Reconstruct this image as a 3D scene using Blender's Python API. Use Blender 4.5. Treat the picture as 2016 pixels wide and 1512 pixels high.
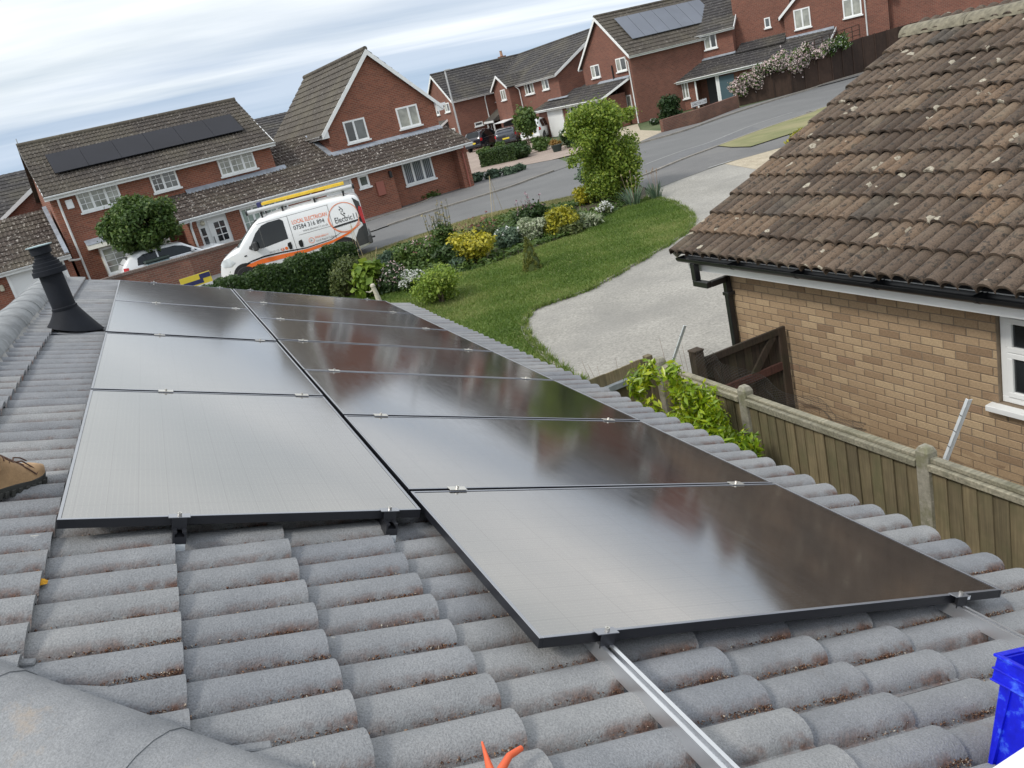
import bpy, bmesh, math, random
import numpy as np
from mathutils import Vector, Matrix
random.seed(11); RNG = np.random.default_rng(11)
for o in list(bpy.data.objects): bpy.data.objects.remove(o)
scene = bpy.context.scene
COL = scene.collection
rad = math.radians

# ------------------------------------------------------------------ camera, sky, sun, exposure
cam = bpy.data.cameras.new('camera'); cam_o = bpy.data.objects.new('camera', cam); COL.objects.link(cam_o)
cam.sensor_fit = 'HORIZONTAL'; cam.sensor_width = 36.0; cam.lens = 29.0845
cam.clip_start = 0.05; cam.clip_end = 3000
cam_o.matrix_world = Matrix(((0.8884118, 0.33228, -0.3167247, -0.5136674), (-0.3976587, 0.2123867, -0.8926138, -1.7088889), (-0.2293296, 0.918957, 0.3208209, 1.2786671), (0.0, 0.0, 0.0, 1.0)))
scene.camera = cam_o
scene.render.resolution_x, scene.render.resolution_y = 1024, 768

CL_ROT, CL_S, CL_LOC = 40, (0.12, 0.36, 1), (4.0, 1.5, 0)     # cloud streets: direction, stretch, offset
SUN_EL, SUN_AZ = 48.0, 200.0         # azimuth in the scene's plan, degrees from +X
world = bpy.data.worlds.new('World'); scene.world = world; world.use_nodes = True
wn, wl = world.node_tree.nodes, world.node_tree.links
wn.clear()
def N(nodes, t, **kw):
    n = nodes.new(t)
    for k, v in kw.items():
        if k.startswith('i_'): n.inputs[k[2:].replace('_', ' ')].default_value = v
        else: setattr(n, k, v)
    return n
wo = N(wn, 'ShaderNodeOutputWorld'); bg = N(wn, 'ShaderNodeBackground'); bg.inputs['Strength'].default_value = 0.145
sky = N(wn, 'ShaderNodeTexSky', sky_type='NISHITA', sun_disc=False, sun_elevation=rad(SUN_EL), sun_rotation=rad(90 - SUN_AZ),
        air_density=1.3, dust_density=0.35, ozone_density=1.0)
tc = N(wn, 'ShaderNodeTexCoord')
skv = N(wn, 'ShaderNodeVectorMath', operation='ADD'); wl.new(tc.outputs['Generated'], skv.inputs[0]); skv.inputs[1].default_value = (0, 0, 0.30)   # clear air seen between clouds stays blue down to the rooftops
wl.new(skv.outputs[0], sky.inputs['Vector'])
# flat cloud layer: direction / height, stretched into long streets
sep = N(wn, 'ShaderNodeSeparateXYZ'); wl.new(tc.outputs['Generated'], sep.inputs[0])
zc = N(wn, 'ShaderNodeMath', operation='MAXIMUM'); wl.new(sep.outputs['Z'], zc.inputs[0]); zc.inputs[1].default_value = 0.0
za = N(wn, 'ShaderNodeMath', operation='ADD'); wl.new(zc.outputs[0], za.inputs[0]); za.inputs[1].default_value = 0.09
dx = N(wn, 'ShaderNodeMath', operation='DIVIDE'); wl.new(sep.outputs['X'], dx.inputs[0]); wl.new(za.outputs[0], dx.inputs[1])
dy = N(wn, 'ShaderNodeMath', operation='DIVIDE'); wl.new(sep.outputs['Y'], dy.inputs[0]); wl.new(za.outputs[0], dy.inputs[1])
cmb = N(wn, 'ShaderNodeCombineXYZ'); wl.new(dx.outputs[0], cmb.inputs[0]); wl.new(dy.outputs[0], cmb.inputs[1])
mp = N(wn, 'ShaderNodeMapping'); wl.new(cmb.outputs[0], mp.inputs[0])
CL_SC = 1.0; mp.inputs['Rotation'].default_value = (0, 0, rad(CL_ROT)); mp.inputs['Scale'].default_value = CL_S; mp.inputs['Location'].default_value = CL_LOC
nz = N(wn, 'ShaderNodeTexNoise', i_Scale=CL_SC, i_Detail=8.0, i_Roughness=0.5, i_Distortion=0.5); wl.new(mp.outputs[0], nz.inputs['Vector'])
cr = N(wn, 'ShaderNodeValToRGB'); wl.new(nz.outputs['Fac'], cr.inputs[0])
cr.color_ramp.elements[0].position = 0.40; cr.color_ramp.elements[0].color = (0.30, 0.30, 0.30, 1)
cr.color_ramp.elements[1].position = 0.60; cr.color_ramp.elements[1].color = (1, 1, 1, 1)
nz2 = N(wn, 'ShaderNodeTexNoise', i_Scale=CL_SC*1.7, i_Detail=7.0, i_Roughness=0.55, i_Distortion=0.3); wl.new(mp.outputs[0], nz2.inputs['Vector'])
cr2 = N(wn, 'ShaderNodeValToRGB'); wl.new(nz2.outputs['Fac'], cr2.inputs[0])
cr2.color_ramp.elements[0].position = 0.34; cr2.color_ramp.elements[0].color = (4.9, 5.3, 5.45, 1)
cr2.color_ramp.elements[1].position = 0.60; cr2.color_ramp.elements[1].color = (8.6, 8.6, 8.35, 1)
gr1 = N(wn, 'ShaderNodeMath', operation='MULTIPLY_ADD'); wl.new(zc.outputs[0], gr1.inputs[0]); gr1.inputs[1].default_value = 0.75; gr1.inputs[2].default_value = 1.02   # an overcast sky brightens towards the zenith
mulc = N(wn, 'ShaderNodeVectorMath', operation='SCALE'); wl.new(cr2.outputs[0], mulc.inputs[0]); wl.new(gr1.outputs[0], mulc.inputs['Scale'])
mixs = N(wn, 'ShaderNodeMixRGB'); wl.new(cr.outputs[0], mixs.inputs[0]); wl.new(sky.outputs[0], mixs.inputs[1]); wl.new(mulc.outputs[0], mixs.inputs[2])
wl.new(mixs.outputs[0], bg.inputs['Color']); wl.new(bg.outputs[0], wo.inputs[0])

sun = bpy.data.lights.new('sun', 'SUN'); sun.energy = 2.0; sun.angle = rad(10); sun.color = (1.0, 0.95, 0.87)
sun_o = bpy.data.objects.new('sun', sun); COL.objects.link(sun_o)
sd = Vector((math.cos(rad(SUN_EL)) * math.cos(rad(SUN_AZ)), math.cos(rad(SUN_EL)) * math.sin(rad(SUN_AZ)), math.sin(rad(SUN_EL))))
sun_o.rotation_euler = sd.to_track_quat('Z', 'Y').to_euler(); sun_o.location = (0, 0, 30)
vs = scene.view_settings
vs.view_transform = 'Standard'; vs.look = 'None'; vs.gamma = 1; vs.use_curve_mapping = False; vs.exposure = 0.1
scene.render.engine = 'CYCLES'

# ------------------------------------------------------------------ helpers
ZS, ZN, YA, YB = -2.32, -3.25, 3.0, 22.0      # street level, level beside the bungalow, where the ground rises
def T(y): return ZN + (ZS - ZN) * min(max((y - YA) / (YB - YA), 0), 1)

class MB:
    def __init__(s): s.v = []; s.f = []; s.mi = []; s.cur = 0
    def add(s, vs, fs):
        b = len(s.v); s.v += [tuple(p) for p in vs]; s.f += [tuple(b + i for i in f) for f in fs]; s.mi += [s.cur] * len(fs); return s
    def box(s, x0, x1, y0, y1, z0, z1):
        if x0 > x1: x0, x1 = x1, x0
        if y0 > y1: y0, y1 = y1, y0
        if z0 > z1: z0, z1 = z1, z0
        return s.add([(x0,y0,z0),(x1,y0,z0),(x1,y1,z0),(x0,y1,z0),(x0,y0,z1),(x1,y0,z1),(x1,y1,z1),(x0,y1,z1)],
                     [(0,3,2,1),(4,5,6,7),(0,1,5,4),(1,2,6,5),(2,3,7,6),(3,0,4,7)])
    def obox(s, o, ex, ey, ez):      # box from a corner and three edge vectors
        o, ex, ey, ez = map(Vector, (o, ex, ey, ez))
        p = [o, o+ex, o+ex+ey, o+ey]; p += [q+ez for q in p]
        return s.add(p, [(0,3,2,1),(4,5,6,7),(0,1,5,4),(1,2,6,5),(2,3,7,6),(3,0,4,7)])
    def prism(s, poly, axis, a0, a1):   # extrude a 2-D polygon; axis 'y': poly is (x,z); 'x': (y,z); 'z': (x,y)
        n = len(poly)
        if axis == 'y': P = lambda p, a: (p[0], a, p[1])
        elif axis == 'x': P = lambda p, a: (a, p[0], p[1])
        else: P = lambda p, a: (p[0], p[1], a)
        vs = [P(p, a0) for p in poly] + [P(p, a1) for p in poly]
        return s.add(vs, [tuple(range(n)), tuple(range(2*n-1, n-1, -1))] + [(i, i+n, (i+1) % n + n, (i+1) % n) for i in range(n)])
    def tube(s, pts, r, n=8, cap=True):
        pts = [Vector(p) for p in pts]; rs = r if isinstance(r, (list, tuple)) else [r] * len(pts)
        b = len(s.v); u = None
        for i, p in enumerate(pts):
            d = (pts[min(i+1, len(pts)-1)] - pts[max(i-1, 0)])
            d = d.normalized() if d.length > 1e-9 else Vector((0,0,1))
            if u is None: u = d.cross(Vector((0,0,1)) if abs(d.z) < .9 else Vector((1,0,0))).normalized()
            else: u = (u - d * u.dot(d)).normalized()
            w = d.cross(u)
            s.v += [tuple(p + rs[i] * (math.cos(2*math.pi*k/n) * u + math.sin(2*math.pi*k/n) * w)) for k in range(n)]
        fs = []
        for i in range(len(pts) - 1):
            for k in range(n): fs.append((b+i*n+k, b+i*n+(k+1) % n, b+(i+1)*n+(k+1) % n, b+(i+1)*n+k))
        if cap: fs.append(tuple(b+k for k in range(n-1, -1, -1))); fs.append(tuple(b+(len(pts)-1)*n+k for k in range(n)))
        s.f += fs; s.mi += [s.cur] * len(fs); return s
    def lathe(s, prof, n=24, c=(0,0,0)):   # profile of (r, z)
        b = len(s.v)
        for r, z in prof: s.v += [(c[0]+r*math.cos(2*math.pi*k/n), c[1]+r*math.sin(2*math.pi*k/n), c[2]+z) for k in range(n)]
        fs = []
        for i in range(len(prof)-1):
            for k in range(n): fs.append((b+i*n+k, b+i*n+(k+1) % n, b+(i+1)*n+(k+1) % n, b+(i+1)*n+k))
        fs.append(tuple(b+k for k in range(n-1, -1, -1))); fs.append(tuple(b+(len(prof)-1)*n+k for k in range(n)))
        s.f += fs; s.mi += [s.cur] * len(fs); return s
    def mesh(s, name, mats, smooth=False, fix=True, bevel=0):
        me = bpy.data.meshes.new(name); me.from_pydata(s.v, [], s.f)
        for m in (mats if isinstance(mats, (list, tuple)) else [mats]): me.materials.append(MAT[m] if isinstance(m, str) else m)
        if s.mi and max(s.mi) > 0: me.polygons.foreach_set('material_index', s.mi)
        if fix or bevel:
            bm = bmesh.new(); bm.from_mesh(me)
            if bevel:
                bmesh.ops.bevel(bm, geom=[e for e in bm.edges if len(e.link_faces) == 2 and e.calc_face_angle(0) > .6], offset=bevel, segments=1, affect='EDGES', clamp_overlap=True)
            if fix: bmesh.ops.recalc_face_normals(bm, faces=bm.faces)
            bm.to_mesh(me); bm.free()
        if smooth: smooth_by_angle(me)
        return me
    def build(s, name, mats, parent=None, smooth=False, fix=True, bevel=0):
        return obj(name, s.mesh(name, mats, smooth, fix, bevel), parent)

def smooth_by_angle(me, ang=40):
    me.polygons.foreach_set('use_smooth', [True] * len(me.polygons))
    try: me.set_sharp_from_angle(angle=rad(ang))
    except Exception: pass
def obj(name, me, parent=None, loc=None, rot=None):
    o = bpy.data.objects.new(name, me); COL.objects.link(o)
    if parent is not None: o.parent = parent
    if loc is not None: o.location = loc
    if rot is not None: o.rotation_euler = rot
    return o
def tag(o, label=None, cat=None, group=None, kind=None):
    if label: o['label'] = label
    if cat: o['category'] = cat
    if group: o['group'] = group
    if kind: o['kind'] = kind
    return o
def thing(name, label, cat, loc=(0,0,0), rz=0.0, group=None):
    o = bpy.data.objects.new(name, None); COL.objects.link(o); o.empty_display_size = .1
    o.location = loc; o.rotation_euler = (0, 0, rz); return tag(o, label, cat, group)
def struct(o): o['kind'] = 'structure'; return o
def copy_tree(o, parent=None):
    c = o.copy(); COL.objects.link(c); c.parent = parent
    for ch in list(o.children): copy_tree(ch, c)
    return c
def arr_mesh(name, V, F, mat, smooth=False):     # numpy verts and (n,k) faces, fast
    me = bpy.data.meshes.new(name); V = np.asarray(V, np.float32); F = np.asarray(F, np.int32)
    me.vertices.add(len(V)); me.vertices.foreach_set('co', V.ravel())
    k = F.shape[1]; me.loops.add(F.size); me.loops.foreach_set('vertex_index', F.ravel())
    me.polygons.add(len(F)); me.polygons.foreach_set('loop_start', np.arange(0, F.size, k, dtype=np.int32))
    me.polygons.foreach_set('loop_total', np.full(len(F), k, np.int32))
    me.materials.append(MAT[mat] if isinstance(mat, str) else mat); me.update(calc_edges=True)
    if smooth: me.polygons.foreach_set('use_smooth', [True] * len(F))
    return me

# ------------------------------------------------------------------ materials
MAT = {}
def lin(c):
    return tuple(((v/255)/12.92 if v/255 <= .04045 else ((v/255+.055)/1.055)**2.4) for v in c) + (1,)
class NT:
    def __init__(s, name):
        m = bpy.data.materials.new(name); m.use_nodes = True; s.m = m; MAT[name] = m
        s.n, s.l = m.node_tree.nodes, m.node_tree.links
        s.p = s.n['Principled BSDF']; s.out = s.n['Material Output']
    def node(s, t, **kw): return N(s.n, t, **kw)
    def coord(s, kind='Object'): return s.node('ShaderNodeTexCoord').outputs[kind]
    def mapping(s, vec, scale=(1,1,1), rot=(0,0,0), loc=(0,0,0)):
        m = s.node('ShaderNodeMapping'); s.l.new(vec, m.inputs[0]); m.inputs['Scale'].default_value = scale; m.inputs['Rotation'].default_value = rot; m.inputs['Location'].default_value = loc; return m.outputs[0]
    def noise(s, vec, scale, detail=4, rough=.55, dist=0):
        n = s.node('ShaderNodeTexNoise', i_Scale=scale, i_Detail=detail, i_Roughness=rough, i_Distortion=dist); s.l.new(vec, n.inputs['Vector']); return n.outputs['Fac']
    def ramp(s, fac, stops):
        r = s.node('ShaderNodeValToRGB'); s.l.new(fac, r.inputs[0]); e = r.color_ramp.elements
        while len(e) < len(stops): e.new(.5)
        for i, (p, c) in enumerate(stops):
            e[i].position = p; e[i].color = c if len(c) == 4 else tuple(c) + (1,)
        return r.outputs[0]
    def mix(s, fac, a, b, mode='MIX'):
        m = s.node('ShaderNodeMixRGB', blend_type=mode)
        for i, v in ((0, fac), (1, a), (2, b)):
            if hasattr(v, 'is_linked') or hasattr(v, 'node'): s.l.new(v, m.inputs[i])
            else: m.inputs[i].default_value = v if i == 0 else (tuple(v) + (1,) if len(v) == 3 else v)
        return m.outputs[0]
    def math(s, op, a, b=None):
        m = s.node('ShaderNodeMath', operation=op)
        for i, v in ((0, a), (1, b)):
            if v is None: continue
            if hasattr(v, 'node'): s.l.new(v, m.inputs[i])
            else: m.inputs[i].default_value = v
        return m.outputs[0]
    def color(s, c):
        if hasattr(c, 'node'): s.l.new(c, s.p.inputs['Base Color'])
        else: s.p.inputs['Base Color'].default_value = tuple(c)[:3] + (1,)
        return s
    def rough(s, r):
        if hasattr(r, 'node'): s.l.new(r, s.p.inputs['Roughness'])
        else: s.p.inputs['Roughness'].default_value = r
        return s
    def bump(s, h, strength=.3, dist=.01):
        b = s.node('ShaderNodeBump', i_Strength=strength, i_Distance=dist); s.l.new(h, b.inputs['Height']); s.l.new(b.outputs[0], s.p.inputs['Normal']); return s
    def objrand(s): return s.node('ShaderNodeObjectInfo').outputs['Random']

def simple(name, c, rough=.6, metal=0, var=.12, scale=6.0, bump=0.0, spec=None, coat=0):
    t = NT(name); c = tuple(c)[:3]
    nz = t.noise(t.coord(), scale, 5)
    a = tuple(v*(1-var) for v in c); b = tuple(min(v*(1+var), 1) for v in c)
    t.color(t.ramp(nz, [(.3, a), (.7, b)])); t.rough(rough); t.p.inputs['Metallic'].default_value = metal
    if bump: t.bump(t.noise(t.coord(), scale*9, 4), bump, .01)
    if spec is not None: t.p.inputs['Specular IOR Level'].default_value = spec
    if coat: t.p.inputs['Coat Weight'].default_value = coat; t.p.inputs['Coat Roughness'].default_value = .06
    return t
def brick_mat(name, c1, c2, cm, w=.225, h=.075, m=.011, wash=.25):
    t = NT(name); s = t.node('ShaderNodeSeparateXYZ'); t.l.new(t.coord(), s.inputs[0])
    u = t.math('ADD', s.outputs[0], s.outputs[1]); cb = t.node('ShaderNodeCombineXYZ'); t.l.new(u, cb.inputs[0]); t.l.new(s.outputs[2], cb.inputs[1])
    b = t.node('ShaderNodeTexBrick', i_Scale=1.0, i_Mortar_Size=m, i_Brick_Width=w, i_Row_Height=h, i_Bias=-.1, i_Mortar_Smooth=.3)
    t.l.new(cb.outputs[0], b.inputs['Vector'])
    b.inputs['Color1'].default_value = c1 + (1,); b.inputs['Color2'].default_value = c2 + (1,); b.inputs['Mortar'].default_value = cm + (1,)
    big = t.noise(t.coord(), .8, 4); fine = t.noise(t.coord(), 26, 3)
    c = t.mix(.5, b.outputs['Color'], t.ramp(fine, [(.3, (.62,.62,.62)), (.7, (1.25,1.25,1.25))]), 'MULTIPLY')
    c = t.mix(wash, c, t.ramp(big, [(.3, (.55,.5,.5)), (.7, (1.3,1.25,1.2))]), 'MULTIPLY')
    t.color(c); t.rough(.9); t.bump(b.outputs['Fac'], -.5, .01)
    return t

# near roof tiles: weathered grey concrete
t = NT('tile_grey'); v = t.coord(); r = t.objrand()
g = t.noise(v, 210, 2, .7); g2 = t.noise(v, 9, 5); bl = t.noise(v, 3.2, 5, .6)
vp = t.node('ShaderNodeVectorMath', operation='ADD'); t.l.new(v, vp.inputs[0]); cbx = t.node('ShaderNodeCombineXYZ')
rr_ = t.math('MULTIPLY', r, 37.0); t.l.new(rr_, cbx.inputs[0]); t.l.new(rr_, cbx.inputs[1]); t.l.new(cbx.outputs[0], vp.inputs[1])
w = vp.outputs[0]
base = t.ramp(t.noise(w, 4.5, 6, .62), [(.25, (.19,.198,.207)), (.5, (.235,.243,.25)), (.75, (.285,.29,.294))])
base = t.mix(.5, base, t.ramp(g, [(.3, (.5,.5,.51)), (.5, (1,1,1)), (.72, (1.5,1.5,1.5))]), 'MULTIPLY')
base = t.mix(t.ramp(t.noise(w, 2.3, 6, .7), [(.6, (0,0,0)), (.74, (.35,.35,.35))]), base, (.17,.14,.115))
base = t.mix(t.ramp(t.noise(w, 13, 4, .7), [(.69, (0,0,0)), (.74, (.55,.55,.55))]), base, (.62,.6,.52))
base = t.mix(1.0, base, t.ramp(r, [(0, (.86,.87,.9)), (1, (1.1,1.08,1.05))]), 'MULTIPLY')
sx = t.node('ShaderNodeSeparateXYZ'); t.l.new(v, sx.inputs[0])      # rust-brown moss stain that creeps up from the foot of each roll
fr_ = t.math('FRACT', t.math('DIVIDE', t.math('ADD', sx.outputs[0], .139), .15)); ds_ = t.math('MULTIPLY', t.math('MINIMUM', fr_, t.math('SUBTRACT', 1.0, fr_)), .15)
band = t.ramp(ds_, [(.005, (1,1,1)), (.024, (0,0,0))]); lowe = t.ramp(sx.outputs[1], [(.02, (1,1,1)), (.36, (.25,.25,.25))])
sm = t.mix(1.0, band, lowe, 'MULTIPLY'); sm = t.mix(1.0, sm, t.ramp(t.noise(w, 11, 5, .7), [(.42, (0,0,0)), (.6, (.9,.9,.9))]), 'MULTIPLY')
base = t.mix(sm, base, t.ramp(t.noise(w, 90, 3, .7), [(.35, (.05,.026,.018)), (.6, (.16,.075,.048)), (.75, (.3,.2,.14))]))
t.color(base); t.rough(.93); t.bump(g, .7, .005)
# neighbour's tiles: brown, lichened
t = NT('tile_brown'); v = t.coord(); r = t.objrand()
cbx = t.node('ShaderNodeCombineXYZ'); rr_ = t.math('MULTIPLY', r, 53.0); t.l.new(rr_, cbx.inputs[0]); t.l.new(rr_, cbx.inputs[1])
vp = t.node('ShaderNodeVectorMath', operation='ADD'); t.l.new(v, vp.inputs[0]); t.l.new(cbx.outputs[0], vp.inputs[1]); w = vp.outputs[0]
base = t.ramp(r, [(0, (.07,.05,.036)), (.4, (.1,.073,.053)), (.7, (.13,.095,.068)), (.93, (.165,.112,.072)), (1, (.07,.06,.05))])
base = t.mix(.75, base, t.ramp(t.noise(w, 75, 4, .75), [(.3, (.4,.4,.4)), (.7, (1.55,1.5,1.45))]), 'MULTIPLY')
base = t.mix(t.ramp(t.noise(w, 21, 4, .75), [(.53, (0,0,0)), (.61, (.9,.9,.9))]), base, (.026,.023,.019))
base = t.mix(t.ramp(t.noise(w, 3.0, 5, .6), [(.52, (0,0,0)), (.75, (.4,.4,.4))]), base, (.24,.2,.14))
vo = t.node('ShaderNodeTexVoronoi', i_Scale=6.5); nv_ = t.node('ShaderNodeVectorMath', operation='ADD'); t.l.new(w, nv_.inputs[0]); nsc = t.node('ShaderNodeTexNoise', i_Scale=30.0, i_Detail=2.0); t.l.new(w, nsc.inputs['Vector'])
nsm = t.node('ShaderNodeVectorMath', operation='SCALE'); t.l.new(nsc.outputs['Color'], nsm.inputs[0]); nsm.inputs['Scale'].default_value = .05; t.l.new(nsm.outputs[0], nv_.inputs[1]); t.l.new(nv_.outputs[0], vo.inputs['Vector'])
sc_ = t.node('ShaderNodeSeparateXYZ'); t.l.new(vo.outputs['Color'], sc_.inputs[0]); rad_ = t.math('MULTIPLY', t.math('SUBTRACT', sc_.outputs[0], .64), .95)
spot = t.math('LESS_THAN', vo.outputs['Distance'], rad_); hole = t.math('LESS_THAN', vo.outputs['Distance'], t.math('MULTIPLY', rad_, .45))
base = t.mix(t.math('MULTIPLY', t.math('SUBTRACT', spot, t.math('MULTIPLY', hole, .5)), .85), base, t.ramp(t.noise(w, 60, 3), [(.3, (.3,.27,.2)), (.7, (.5,.46,.37))]))
t.color(base); t.rough(.95); t.bump(t.noise(w, 120, 4, .7), .6, .006)
for nm, c1, c2, c3 in (('tile_far_brown', (.042,.032,.027), (.075,.057,.047), .8), ('tile_far_mid', (.042,.035,.03), (.07,.058,.048), .3), ('tile_far_dark', (.032,.03,.031), (.056,.052,.051), .25), ('tile_far_grey', (.055,.047,.038), (.088,.075,.06), .25)):
    t = NT(nm); v = t.coord()
    base = t.ramp(t.noise(v, 2.6, 6, .65), [(.3, c1), (.7, c2)])
    base = t.mix(.6, base, t.ramp(t.noise(v, 14, 4, .7), [(.3, (.6,.6,.6)), (.7, (1.4,1.4,1.4))]), 'MULTIPLY')
    base = t.mix(t.ramp(t.noise(v, 7.5, 3, .6), [(.60, (0,0,0)), (.64, (c3,)*3)]), base, (.45,.42,.38))
    base = t.mix(t.ramp(t.noise(v, .5, 4), [(.45, (0,0,0)), (.7, (.4,.4,.4))]), base, (.14,.125,.085))
    t.color(base); t.rough(.95)
brick_mat('brick_red', (.275,.09,.052), (.17,.056,.036), (.27,.17,.12))
brick_mat('brick_red2', (.215,.075,.05), (.14,.05,.036), (.21,.14,.105))
brick_mat('brick_old', (.2,.085,.058), (.13,.058,.042), (.18,.14,.11), wash=.6)
brick_mat('brick_buff', (.42,.29,.175), (.34,.225,.135), (.3,.24,.17))
# single buff bricks
t = NT('brick_piece'); v = t.coord(); r = t.objrand()
base = t.ramp(r, [(0, (.24,.16,.098)), (.15, (.33,.23,.138)), (.6, (.385,.275,.168)), (.95, (.44,.325,.2)), (1, (.27,.175,.11))])
base = t.mix(.6, base, t.ramp(t.noise(v, 60, 4, .7), [(.3, (.7,.68,.66)), (.7, (1.2,1.2,1.2))]), 'MULTIPLY')
t.color(base); t.rough(.95); t.bump(t.noise(v, 150, 4, .7), .5, .004)
simple('mortar', (.2,.155,.11), .95, 0, .2, 10)
simple('upvc', (.78,.79,.78), .35, 0, .05, 3)
simple('paint_white', (.74,.75,.74), .5, 0, .08, 2)
simple('cream_paint', (.66,.64,.56), .6, 0, .08, 3)
simple('lead', (.3,.33,.37), .6, .2, .2, 4)
simple('gutter_black', (.012,.013,.015), .35, 0, .3, 4)
simple('felt', (.02,.02,.02), .9)
simple('garage_white', (.72,.73,.72), .5, 0, .04, 1)
simple('garage_blue', (.055,.1,.12), .5, 0, .1, 1)
simple('door_white', (.7,.71,.7), .45, 0, .05, 1)
simple('door_dark', (.03,.03,.032), .5)
simple('door_brown', (.1,.04,.03), .5)
simple('box_terracotta', (.3,.1,.07), .6, 0, .05)
def glass_mat(name, c, rough=.06, lines=0):
    t = NT(name); v = t.coord()
    base = t.ramp(t.noise(v, 1.6, 3), [(.35, tuple(x*.6 for x in c)), (.65, tuple(min(1, x*1.3) for x in c))])
    if lines:
        s = t.node('ShaderNodeSeparateXYZ'); t.l.new(v, s.inputs[0]); k = t.math('MULTIPLY', s.outputs[0], lines); k = t.math('FRACT', k)
        base = t.mix(t.math('GREATER_THAN', k, .45), base, tuple(min(1, x*5+.06) for x in c))
    t.color(base); t.rough(rough); t.p.inputs['Specular IOR Level'].default_value = .9; return t
glass_mat('glass_dark', (.022,.026,.03)); glass_mat('glass_net', (.28,.29,.25)); glass_mat('glass_curtain', (.33,.33,.28))
glass_mat('glass_mixed', (.09,.1,.1)); glass_mat('glass_blinds', (.03,.035,.045), .08, 11.0)
glass_mat('glass_green', (.3,.36,.33))
# solar glass: dark cells with fine silver fingers; local x = along the eave (u), y = up the slope
t = NT('pv_glass'); s = t.node('ShaderNodeSeparateXYZ'); t.l.new(t.coord(), s.inputs[0])
def stripes(t, val, period, width):
    k = t.math('FRACT', t.math('DIVIDE', val, period)); return t.math('LESS_THAN', k, width / period)
f1 = stripes(t, s.outputs[0], .0165, .0011)
cell_y = stripes(t, s.outputs[1], .1820, .0034); cell_x = stripes(t, s.outputs[0], .0912, .0028)
dots = t.math('MULTIPLY', stripes(t, s.outputs[1], .0303, .0012), stripes(t, s.outputs[0], .0165, .006))
base = t.mix(t.math('MULTIPLY', f1, .45), (.335,.325,.32), (.45,.43,.4))
base = t.mix(t.math('MULTIPLY', dots, .22), base, (.6,.58,.55))
base = t.mix(t.math('MAXIMUM', cell_y, cell_x), base, (.31,.3,.295))
t.color(base); t.l.new(t.math('SUBTRACT', .97, t.math('MULTIPLY', t.math('MAXIMUM', f1, dots), .10)), t.p.inputs['Metallic'])
nzr = t.noise(t.mapping(t.coord(), (2.5, 14, 1)), 2.2, 5, .6)
t.rough(t.ramp(nzr, [(.3, (.075,.075,.075)), (.7, (.11,.11,.11))]))
simple('pv_frame', (.012,.013,.017), .3, 0, .1, 5); simple('pv_lip', (.34,.35,.38), .35, .9, .05, 5)
simple('pv_far', (.011,.012,.018), .6, 0, .15, .6, 0, .25); simple('pv_far_pale', (.15,.165,.195), .55, 0, .1, .5, 0, .3)
simple('alu', (.72,.73,.75), .32, .9, .06, 8); simple('alu_dark', (.05,.052,.06), .35, .7, .1, 8); simple('galv', (.7,.74,.77), .4, .15, .1, 9)
simple('steel_bolt', (.62,.6,.56), .3, .9, .1, 30); simple('sticker', (.8,.83,.86), .4)
simple('flue_black', (.011,.013,.018), .7, 0, .25, 7, 0, .25)
simple('ridge_grey', (.25,.26,.265), .93, 0, .25, 12, .6); simple('mortar_pale', (.33,.325,.31), .95, 0, .2, 20, .5)
t = NT('hip_grey'); v = t.coord(); gr = t.noise(v, 230, 2, .7)
b_ = t.ramp(t.noise(v, 5, 6, .6), [(.3, (.17,.178,.188)), (.7, (.27,.275,.28))]); b_ = t.mix(.5, b_, t.ramp(gr, [(.3, (.55,.55,.55)), (.7, (1.4,1.4,1.4))]), 'MULTIPLY')
b_ = t.mix(t.ramp(t.noise(v, 3.1, 6, .75), [(.6, (0,0,0)), (.68, (.5,.5,.5))]), b_, (.36,.29,.22)); t.color(b_); t.rough(.95); t.bump(gr, .5, .004)
t = NT('moss_grit'); v = t.coord('Generated'); rnd = t.node('ShaderNodeAttribute', attribute_name='tint').outputs['Fac']
t.color(t.ramp(rnd, [(0, (.07,.035,.02)), (.45, (.16,.075,.045)), (.8, (.27,.15,.085)), (1, (.55,.5,.42))])); t.rough(1)
t = NT('lichen'); t.color(t.ramp(t.noise(t.coord(), 60, 4, .7), [(.3, (.45,.2,.01)), (.7, (.75,.4,.03))])); t.rough(1)
t.bump(t.noise(t.coord(), 90, 3), .8, .01)
simple('boot_tan', (.43,.27,.14), .8, 0, .28, 14, .3); simple('boot_sole', (.05,.05,.045), .85, 0, .3, 30); simple('lace', (.11,.06,.04), .9)
simple('trouser', (.03,.035,.05), .95, 0, .2, 40)
t = NT('crate_blue'); t.color(t.ramp(t.noise(t.coord(), 22, 5, .65), [(.3, (.003,.006,.42)), (.56, (.006,.012,.62)), (.68, (.06,.16,.8))])); t.rough(.35)
simple('plier_orange', (.72,.115,.035), .5, 0, .08, 10); simple('white_board', (.85,.86,.86), .5, 0, .03)
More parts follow.
